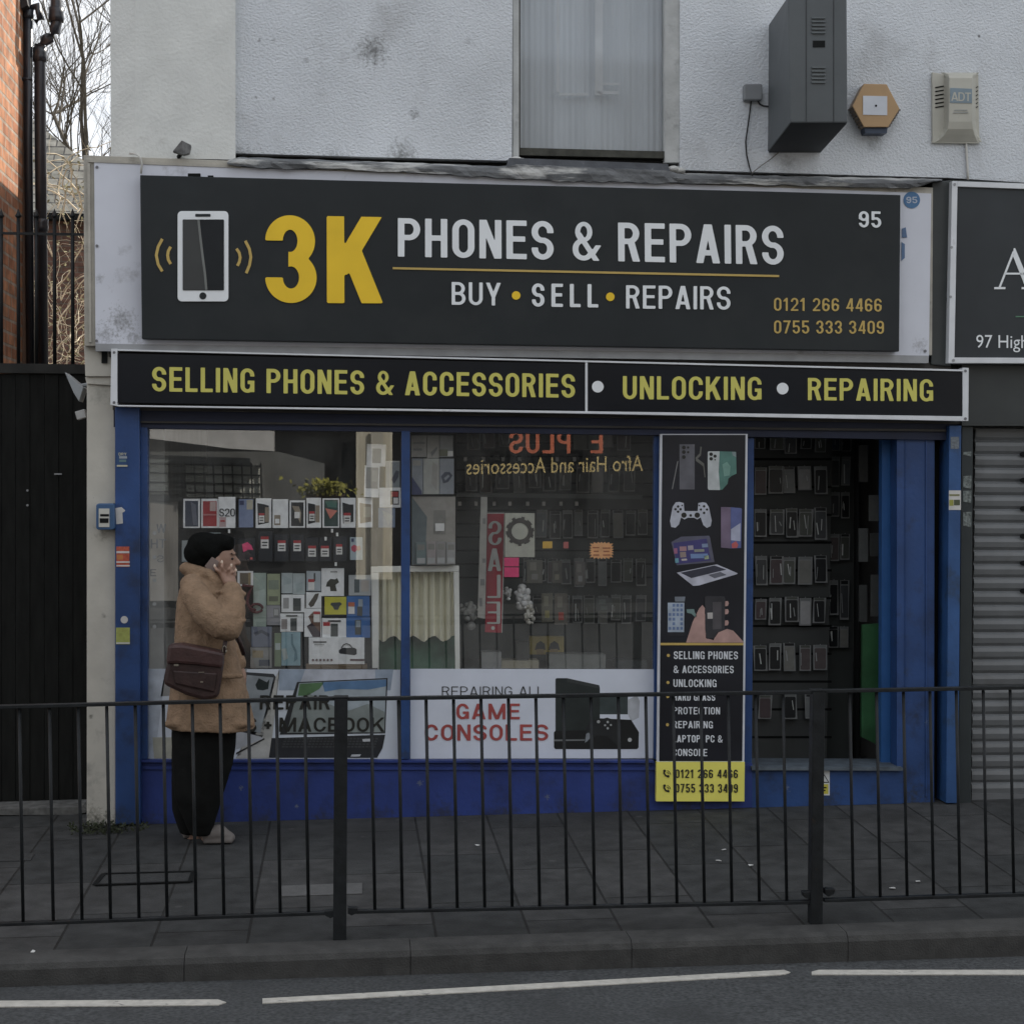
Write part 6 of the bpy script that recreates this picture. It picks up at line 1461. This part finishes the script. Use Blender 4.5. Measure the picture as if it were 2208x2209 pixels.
for s in (-1, 1): eb.cap(Hc + Vector((.088, s * .016, .020)), Hc + Vector((.074, s * .050, .024)), .005, .004, 6)
eb.build('eyebrow', M('dark brow', (.03, .022, .018), .8), per, smooth=True)
nl = MB()
for x, y, d in ((463, 1221, -.118), (478.5, 1212.5, -.119), (499, 1220, -.118), (508.5, 1230.5, -.117)): nl.ell(pp_(x, y, d), .0062, .003, .010, 8, 6)
nl.build('fingernail', M('pale nail', (.62, .50, .40), .3), per, smooth=True)
# hat: soft, full at the back
h = MB(); R1 = Matrix.Rotation(math.radians(22), 3, 'Y')
h.ell(pp_(446, 1182), .108, .112, .082, 18, 11, R1); h.ell(pp_(428, 1192), .078, .10, .075, 16, 10); h.ell(pp_(478, 1172), .070, .088, .050, 16, 10, R1); h.ell(pp_(437, 1208), .072, .085, .05, 14, 9); h.ell(pp_(462, 1204), .045, .086, .055, 14, 9)
h.ell(pp_(494, 1166), .030, .06, .028, 12, 8)
h.blob('hat', HATM, per, .009, 8, .006, .05)
# coat: body loft, sleeves, collar, cuffs fused together
c = MB()
def ringx(x0, x1, y, dep, n=22, tl=0):
    out = []
    for k in range(n):
        a = 2 * math.pi * k / n
        cx0, hw = (x0 + x1) / 2, (x1 - x0) / 2
        ca, sa = math.cos(a), math.sin(a)
        e = lambda v: math.copysign(abs(v) ** .8, v)
        p = pp_(cx0 + hw * e(ca), y + tl * ca); p.y += dep * e(sa); out.append(p)
    return out
c.loft([ringx(405, 476, 1232, .085), ringx(396, 484, 1250, .13), ringx(386, 496, 1275, .17), ringx(380, 500, 1310, .18), ringx(378, 503, 1350, .185), ringx(376, 508, 1400, .195), ringx(372, 522, 1450, .215), ringx(366, 536, 1500, .24), ringx(360, 546, 1545, .25), ringx(357, 551, 1568, .25, tl=3), ])
cp_ = [(412, 1262, -.13, 24), (424, 1288, -.215, 30), (450, 1324, -.275, 33), (477, 1348, -.30, 31), (494, 1356, -.295, 27)]
for (x0, y0, d0, r0), (x1, y1, d1, r1) in zip(cp_, cp_[1:]): c.cap(pp_(x0, y0, d0), pp_(x1, y1, d1), r0 * mx_, r1 * mx_, 14)
fa_ = [(494, 1356, -.295, 27), (503, 1325, -.26, 26), (503, 1296, -.205, 24), (500, 1275, -.155, 22)]
for (x0, y0, d0, r0), (x1, y1, d1, r1) in zip(fa_, fa_[1:]): c.cap(pp_(x0, y0, d0), pp_(x1, y1, d1), r0 * mx_, r1 * mx_, 14)
c.cap(pp_(425, 1280, .16), pp_(475, 1370, .2), .07, .065); c.cap(pp_(475, 1370, .2), pp_(512, 1430, .15), .06, .05)
for a in range(12):      # sleeve creases and rucks
    t = a / 11; x = 478 + 40 * t; y = 1338 - 52 * t
    c.ell(pp_(494 + 9 * math.sin(a * 1.9), 1350 - 6.5 * a, -.285 + .011 * a), .066 + .012 * (a % 2), .066, .008 + .004 * (a % 3), 12, 7, Matrix.Rotation(math.radians(-25 + 15 * (a % 3)), 3, 'Y'))
c.cap(pp_(400, 1226, -.03), pp_(448, 1238, -.10), .034, .03); c.cap(pp_(448, 1238, -.10), pp_(478, 1262, -.085), .03, .03); c.cap(pp_(400, 1226, -.03), pp_(410, 1228, .1), .034, .032); c.cap(pp_(410, 1228, .1), pp_(478, 1260, .06), .032, .028)
c.cap(pp_(449, 1240, -.115), pp_(484, 1300, -.11), .022, .020)
c.cap(pp_(478, 1459, -.232), pp_(520, 1458, -.205), .016, .014); c.cap(pp_(362, 1562, -.2), pp_(540, 1562, -.2), .022, .022)
c.blob('coat', FLEECE, per, .0085, 3, .009, .035)
cf = MB().tube([pp_(481, 1271, -.135), pp_(499, 1266, -.16), pp_(519, 1270, -.13)], .010, 8).build('cuff', M('pale cuff edge', (.30, .22, .16), .9), per, smooth=True)
t = MB()
def legring(cx0, hw, y, dep, dy):
    out = []
    for k in range(16):
        a = 2 * math.pi * k / 16; p = pp_(cx0 + hw * math.cos(a), y, dy); p.y += dep * math.sin(a); out.append(p)
    return out
t.loft([legring(440, 70, 1540, .12, -.06), legring(440, 71, 1590, .12, -.08), legring(437, 66, 1650, .115, -.09), legring(428, 52, 1720, .11, -.09), legring(431, 34, 1770, .095, -.08), legring(434, 24, 1801, .075, -.07)])
t.loft([legring(440, 68, 1540, .12, .06), legring(438, 68, 1600, .12, .08), legring(424, 55, 1680, .115, .09), legring(410, 39, 1750, .1, .09), legring(410, 22, 1798, .075, .085)])
t.blob('trousers', TROU, per, .011, 5, .006, .07)
for (x0, x1, yb_, dy) in ((440, 505, 1828, -.07), (396, 452, 1829, .085)):
    s_ = MB(); z0 = zg + .006
    a, b2 = pp_(x0 + 8, 1815, dy), pp_(x1 - 8, 1815, dy)
    s_.cap((a.x, PY + dy, z0 + .042), ((a.x + b2.x) / 2, PY + dy, z0 + .052), .042, .044); s_.cap(((a.x + b2.x) / 2, PY + dy, z0 + .05), (b2.x, PY + dy, z0 + .026), .043, .026)
    s_.box(a.x - .02, PY + dy - .036, z0, b2.x + .012, PY + dy + .036, z0 + .022)
    s_.blob('shoe', SHOE, per, .006, 5)
# held phone and shoulder bag
mp_o = MB().wprism([pp_(441, 1222, -.10), pp_(457, 1201, -.095), pp_(473, 1212, -.095), pp_(460, 1240, -.10)], (0, .009, 0)).build('mobile_phone', M('grey brown phone case', (.17, .13, .115), .4), None, bev=.003)
tag(mp_o, 'grey brown mobile phone held to the ear of the person in the coat', 'mobile phone')
bag = thing('shoulder_bag', 'dark brown leather shoulder bag hanging on the hip of the person', 'bag', pp_(415, 1512, -.3))
LEA = M('dark brown leather', (.036, .019, .017), .5, .3, 14, .002, 60)
LEA2 = M('brown leather flap', (.052, .026, .024), .48, .3, 12, .002, 60)
MB().prism([(368, 1396), (478, 1410), (480, 1440), (470, 1506), (440, 1511), (400, 1500), (352, 1477), (356, 1450)], PY - .345, .115).build('pouch', LEA, bag, bev=.018)
MB().prism([(362, 1392), (392, 1390), (440, 1399), (482, 1408), (480, 1442), (430, 1436), (380, 1432), (358, 1434)], PY - .365, .13).build('flap', LEA2, bag, bev=.016)
MB().prism([(372, 1446), (468, 1452), (462, 1494), (378, 1476)], PY - .358, .02).build('front_pocket', LEA, bag, bev=.008)
bk = MB(); bk.rect(375, 1433, 385, 1437, PY - .372, .006); bk.rect(428, 1449.5, 440, 1451.5, PY - .362, .004); bk.rect(432, 1470, 438, 1473, PY - .362, .004); bk.build('buckle', M('dull brass', (.30, .27, .22), .35, metal=.6), bag)
MB().tube([pp_(480, 1412, -.31), pp_(484, 1395, -.30), pp_(488, 1375, -.285), pp_(496, 1345, -.275)], .011, 8).build('strap', LEA, bag, smooth=True)
MB().tube([pp_(484 + 4 * math.cos(q), 1402 + 9 * math.sin(q), -.315) for q in [i * .7 for i in range(10)]], .003, 6).build('strap_ring', M('dull brass', None), bag, smooth=True)
MB().tube([pp_(507, 1362, -.2), pp_(517, 1385, -.195), pp_(526, 1412, -.17)], .012, 8).build('strap', LEA, bag, smooth=True)

# ---------------------------------------------------------------- alley: gate, spiked rail, brick house, pipes
GY = .62
gt = thing('alley_gate', 'tall black boarded gate closing the alley beside the shop', 'gate', P(90, 1750, GY))
for k in range(9):
    x0_ = -90 + k * 31
    MB().prism([(x0_, 806), (x0_ + 30, 806), (x0_ + 30, 1744), (x0_, 1744)], GY + .004 * (k % 2), .035).build('board', GATE, gt)
MB().prism([(-90, 782), (196, 786), (196, 806), (-90, 803)], GY - .02, .08).build('top_beam', M('dark beam', (.022, .022, .02), .8, .4, 12), gt)
MB().rect(-90, 1010, 196, 1040, GY + .04, .03).build('ledge', GATE, gt)
lkk = MB(); lkk.rect(117, 1021, 133, 1024, GY - .008, .008); lkk.disc(59, 1058, 2.5, GY - .01, .012, 8); lkk.disc(59, 1090, 2.5, GY - .01, .012, 8); lkk.build('latch', ALU, gt)
ds_ = MB().prism([(-60, 1748), (176, 1741), (190, 1752), (160, 1758), (-60, 1759)], .30, .25).build('light_sill', M('pale light sill', (.11, .11, .105), .9, .4, 20, .004, 50), None); tag(ds_, 'pale sill painted as the light under the black alley gate', 'stone')  # pale sill added as the bright line of light under the gate
sr2 = thing('spiked_railing', 'black spiked iron railing above the alley gate', 'railing', P(90, 784, GY + .08))
for x in (-40, 3, 40, 79, 118, 157, 188):
    a, t2 = P(x, 786, GY + .1), P(x - .5, 470, GY + .1)
    m = MB(); m.tube([a, t2], .011, 8)
    m.tube([t2, t2 + Vector((0, 0, .012)), t2 + Vector((0, 0, .02)), t2 + Vector((0, 0, .055))], [.011, .02, .014, .001], 8); m.build('spike', IRON, sr2, smooth=True)
MB().prism([(-60, 499), (210, 503), (210, 508), (-60, 504)], GY + .09, .02).build('rail', IRON, sr2)
BX = P(52, 700, 3.5).x
bh = thing('brick_house', 'red brick house beside the alley, its wall sunlit above and shaded below', 'house', (BX - 2, 2.5, gz(PAVE, BX - 2, 2.5)))
MB().box(BX - 4, .9, -.6, BX, 3.5, 7.5).build('wall', BRICKL, bh)
MB().box(BX - .003, 3.43, -.6, BX + .028, 3.505, 7.5).build('corner_board', M('brown corner strip', (.20, .13, .09), .8), bh)
ev = MB(); ev.wprism([P(-60, -120, 3.3), P(50, -40, 3.3), P(60, 10, 3.3), P(46, 18, 3.3), P(40, 2, 3.3)], (0, .1, 0)); ev.build('bargeboard', M('black eaves', (.02, .02, .022), .6), bh)
def pipe(pts, r, label, collars=()):
    o = MB().tube([P(x, y, Y) for x, y, Y in pts], r, 14).build('drainpipe', PIPE, None, smooth=True); tag(o, label, 'drainpipe', 'black drainpipes on the brick house')
    for (x, y, Y, rr, hh) in collars:
        p = P(x, y, Y); MB().tube([p + Vector((0, 0, -hh)), p + Vector((0, 0, -hh * .3)), p + Vector((0, 0, hh * .3)), p + Vector((0, 0, hh))], [rr * .94, rr, rr * .94, rr], 14).build('collar', PIPE, o, smooth=True)
PYP = 3.42
pipe([(61, -120, PYP), (61, 300, PYP), (66, 800, PYP)], .031, 'thinner black drainpipe close to the brick corner', [(61, 30, PYP, .04, .03)])
MB_b = MB().tube([P(46, 170, PYP - .02), P(70, 170, PYP - .02)], .014, 6).build('bracket', PIPE, bpy.data.objects['drainpipe'], smooth=True)
pipe([(121, -120, PYP), (121, 52, PYP), (118, 68, PYP), (108, 80, PYP), (94, 88, PYP), (87, 98, PYP), (86, 112, PYP), (87, 300, PYP), (92, 800, PYP)], .042, 'thicker black drainpipe with a swan neck bend near the top', [(121, 32, PYP, .058, .05), (86, 118, PYP, .052, .05), (89, 486, PYP, .052, .045)])
MB().tube([P(60, 20, PYP), P(80, 12, PYP), P(88, 40, PYP), P(76, 48, PYP)], .03, 10).build('branch_pipe', PIPE, bpy.data.objects['drainpipe'], smooth=True)
# rear house
rh = thing('rear_house', 'house beyond the alley with a tiled slope and brown brick wall', 'house', P(150, 800, 16))
v = [P(20, 462, 16), P(330, 470, 16), P(330, 466, 19.5), P(176, 356, 18.5), P(98, 282, 18.2), P(20, 215, 18)]
MB().wprism(v, (0, .25, .0)).build('tiled_slope', TILES, rh)
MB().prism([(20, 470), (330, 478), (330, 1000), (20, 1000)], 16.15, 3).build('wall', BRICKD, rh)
MB().prism([(20, 456), (330, 464), (330, 477), (20, 470)], 15.9, .2).build('gutter', BLACK, rh)

# ---------------------------------------------------------------- bare trees and brambles beyond the alley
def bare_tree(base, height, seed, label, r0=.10, depth=6, mat=BARK, spread=.6, name='bare_tree', lean=(0, 0)):
    r = random.Random(seed); tr_, br = MB(), MB()
    root = thing(name, label, 'tree' if name == 'bare_tree' else 'bush', base)
    def grow(p, d, L, rad, lev, mb):
        pts, q = [p], p; n = 4
        for i in range(n):
            d = (d + Vector((r.uniform(-1, 1), r.uniform(-1, 1), r.uniform(-.5, .9))) * .13).normalized(); q = q + d * L / n; pts.append(q)
        mb.tube(pts, [rad * (1 - .35 * i / n) for i in range(n + 1)], 6 if lev < 2 else 4 if lev < 4 else 3)
        if lev >= depth: return
        for k in range(r.choice([2, 3, 3, 4]) if lev else 6):
            i = r.choice([2, 3, 4]) if lev else r.choice([1, 2, 3, 4])
            nd = (d + Vector((r.uniform(-1, 1), r.uniform(-1, 1), r.uniform(-.35, .8))) * spread * 1.5).normalized()
            grow(pts[i], nd, L * r.uniform(.62, .86), rad * .62 * r.uniform(.75, 1), lev + 1, br)
    grow(Vector(base), Vector((lean[0], lean[1], 1)).normalized(), height, r0, 0, tr_)
    tr_.build('trunk', mat, root, smooth=True); br.build('crown', mat, root)
    return root
def tb(px, Y, z0): p = P(px, 300, Y); return (p.x, Y, z0)
bare_tree(tb(238, 21, 3.6), 3.6, 3, 'bare winter tree with slanting dark limbs, seen over the sign corner', .075, 6)
bare_tree(tb(165, 22, 3.6), 2.6, 8, 'bare winter tree in the middle of the alley gap, finely twigged', .045, 6)
bare_tree(tb(105, 21, 3.6), 2.7, 21, 'bare winter tree mostly behind the black drainpipes', .045, 6)
bare_tree(tb(205, 24, 3.8), 2.7, 34, 'bare winter tree furthest back, close to the cream corner wall', .045, 5)
def bramble(seed, label, spec, ylo=620, yhi=830):
    r = random.Random(seed); root = thing('bramble_bush', label, 'bush', P(140, 790, 8)); mb = MB(); lf = MB()
    for k in range(spec):
        x, y = r.uniform(80, 200), r.uniform(ylo, yhi); Y = 8 + r.uniform(-.3, .9); p = P(x, y, Y)
        d = Vector((r.uniform(-1, 1), r.uniform(-.5, .5), r.uniform(.2, 1.3))).normalized(); pts = [p]
        n = r.randint(7, 13)
        for i in range(n):
            d = (d + Vector((r.uniform(-1, 1), r.uniform(-1, 1), r.uniform(-.9, .7))) * .5).normalized(); p = p + d * r.uniform(.06, .15); pts.append(p)
        rad = r.choice([.0016, .002, .0025, .003, .008])
        mb.tube(pts, [rad * (1 - .5 * i / n) for i in range(n + 1)], 4)
        for q in pts[1:]:
            if r.random() < .45:
                for _ in range(2):
                    a = Vector((r.uniform(-1, 1), r.uniform(-1, 1), r.uniform(-1, 1))).normalized() * r.uniform(.015, .035); b_ = Vector((r.uniform(-1, 1), r.uniform(-1, 1), r.uniform(-1, 1))).normalized() * .015
                    lf.add([q, q + a + b_, q + a * 1.6, q + a - b_], [(0, 1, 2, 3)])
    mb.build('stems', TWIG, root); lf.build('leaves', M('dry bramble leaf', (.27, .25, .14), .8, .5, 20), root)
bramble(4, 'tangle of pale dry brambles behind the spiked railing', 75)
bramble(9, 'second tangle of dry brambles nearer the tiled slope, beyond the drainpipe', 36, 400, 560)

# ---------------------------------------------------------------- far side of the street (mirrored in the windows)
OY = 17.0
def opp(mb, pts, Yv, d):
    """a prism on the far side: pixel points give its mirror image in the window"""
    ps = [P(x, y, Yv) for x, y in pts]
    for p in ps: p.y = .1 - p.y
    return mb.wprism(ps, (0, -d, 0))
os_ = thing('opposite_shop', 'dark fronted hair shop across the road, its gilt lettering mirrored in the window', 'shop', (0, -17, -.1))
w = MB(); w.box(-9, -25, 3.25, 9, -17.0, 8.5); w.box(-9, -25, -.6, 9, -17.6, 3.248)
w.build('wall', M('opposite grey render', (.36, .36, .36), .9, .2, 5), os_)
f = MB(); f.box(-9, -17.595, -.4, 9, -17.32, 3.24); f.build('shopfront', M('opposite charcoal front', (.012, .013, .014), .8, .2, 5), os_)
ftext(MB(), 'Afro Hair and Accessories', [(1006, 990), (1386, 982), (1386, 1016), (1006, 1024)], OY + .15, .1, True).build('lettering', M('gilt letters', (.85, .68, .30), .6), os_)
text_o = MB(); text(text_o, 'E  PLUS', [(1098, 930), (1300, 930), (1300, 978), (1098, 978)], OY + .15, 0, W=.5, bold=.17, N=24, mirror=True)
text_o.v = [(x, .1 - y, z) for x, y, z in text_o.v]; text_o.build('lettering', M('red letters', (.75, .22, .12), .6), os_)
m = MB(); opp(m, [(300, 915), (590, 925), (590, 973), (500, 968), (310, 944)], OY - .5, .4); m.build('canopy', M('pale canopy', (.62, .62, .60), .8), os_)
m = MB(); opp(m, [(396, 1000), (560, 1008), (560, 1075), (400, 1072)], OY + .2, .05); opp(m, [(316, 990), (362, 992), (362, 1066), (316, 1066)], OY + .2, .05); wn = m.build('lit_blind', M('pale blinds', (.66, .68, .60), .8, .2, 3), os_)
m = MB()
for k in range(9): opp(m, [(396 + k * 20.5, 998), (399.5 + k * 20.5, 998), (402.5 + k * 20.5, 1076), (399 + k * 20.5, 1076)], OY + .1, .05)
for k in range(4): opp(m, [(316, 998 + k * 20), (562, 1004 + k * 20), (562, 1007 + k * 20), (316, 1001 + k * 20)], OY + .16, .03)
m.build('window_bar', M('dark bars', (.03, .03, .03), .6), os_)
m = MB(); opp(m, [(300, 974), (600, 974), (700, 1000), (700, 1080), (300, 1080)], OY + .28, .03); m.build('grey_wall_panel', M('opposite grey wall', (.17, .175, .17), .8, .25, 2), os_)
m = MB(); opp(m, [(300, 1082), (384, 1082), (384, 1296), (300, 1296)], OY + .28, .03); m.build('stone_panel', M('opposite stone panel', (.30, .29, .27), .8, .4, 2), os_)
m = MB(); opp(m, [(768, 925), (846, 925), (846, 1250), (768, 1250)], OY + .2, .05); m.build('pale_pillar', M('cream pillar', (.70, .66, .53), .8, .2, 3, stretch=(6, 1, .4)), os_)
m = MB(); opp(m, [(800, 930), (826, 930), (826, 1250), (800, 1250)], OY + .12, .05); m.build('pillar_panel', M('tan pillar', (.52, .50, .42), .8), os_)
rr = random.Random(6)
pl = thing('hanging_planter', 'planter of yellow green flowers across the road, mirrored above the phone boxes', 'planter', (P(700, 1070, OY - .4).x, -16.3, P(700, 1070, OY - .4).z))
m = MB(); opp(m, [(660, 1066), (745, 1066), (735, 1084), (668, 1084)], OY - .5, .25); m.build('trough', M('brown trough', (.10, .07, .05), .8), pl)
m = MB()
for k in range(260):
    p = P(rr.gauss(700, 26), rr.uniform(1036, 1068), OY - .5); p.y = .1 - p.y + rr.uniform(-.2, .15)
    a = Vector((rr.uniform(-1, 1), rr.uniform(-1, 1), rr.uniform(-1, 1))).normalized() * .05; b_ = a.cross(Vector((rr.random(), rr.random(), rr.random()))).normalized() * .03
    m.add([p, p + a + b_, p + a * 1.7, p + a - b_], [(0, 1, 2, 3)])
m.build('foliage', M('yellow green leaf', (.30, .29, .06), .7, .6, 6), pl)
# neighbours across the road, so that the windows and the light see a whole street
for x0_, x1_, rgb, lab in ((-26, -9.05, (.30, .24, .21), 'red brick terrace across the road, left of the dark fronted hair shop'), (9.05, 26, (.45, .43, .39), 'cream rendered terrace across the road, right of the dark fronted hair shop')):
    t_ = thing('opposite_terrace', lab, 'building', ((x0_ + x1_) / 2, -17, -.1))
    MB().box(x0_, -25, -.6, x1_, -17.1, 8.0).build('wall', M('terrace %d' % int(x0_), rgb, .9, .2, 3), t_)
    m = MB()
    for k in range(4):
        xx_ = x0_ + 2 + k * 3.8; m.box(xx_, -17.1, 4.4, xx_ + 1.3, -17.05, 6.2)
    m.build('window_pane', M('terrace glass', (.04, .05, .06), .1), t_)
# moss and grit at the foot of the pier
mo_ = MB(); rr = random.Random(12)
for k in range(420):
    x = rr.choice([rr.uniform(150, 320), rr.uniform(180, 260)]); p = PG(x, 1786 + rr.uniform(-4, 16) + (245 - x) * .03, PAVE)
    p += Vector((0, 0, rr.uniform(0, .02)))
    a = Vector((rr.uniform(-1, 1), rr.uniform(-1, 1), rr.uniform(0, 1))).normalized() * rr.uniform(.008, .022); b_ = Vector((rr.uniform(-1, 1), rr.uniform(-1, 1), rr.uniform(-1, 1))).normalized() * .008
    mo_.add([p, p + a + b_, p + a * 1.5, p + a - b_], [(0, 1, 2, 3)])
o = mo_.build('moss', M('dark moss', (.035, .042, .022), .9, .4, 20), None); tag(o, 'dark moss and dirt at the foot of the cream pier', 'moss', None, 'stuff')
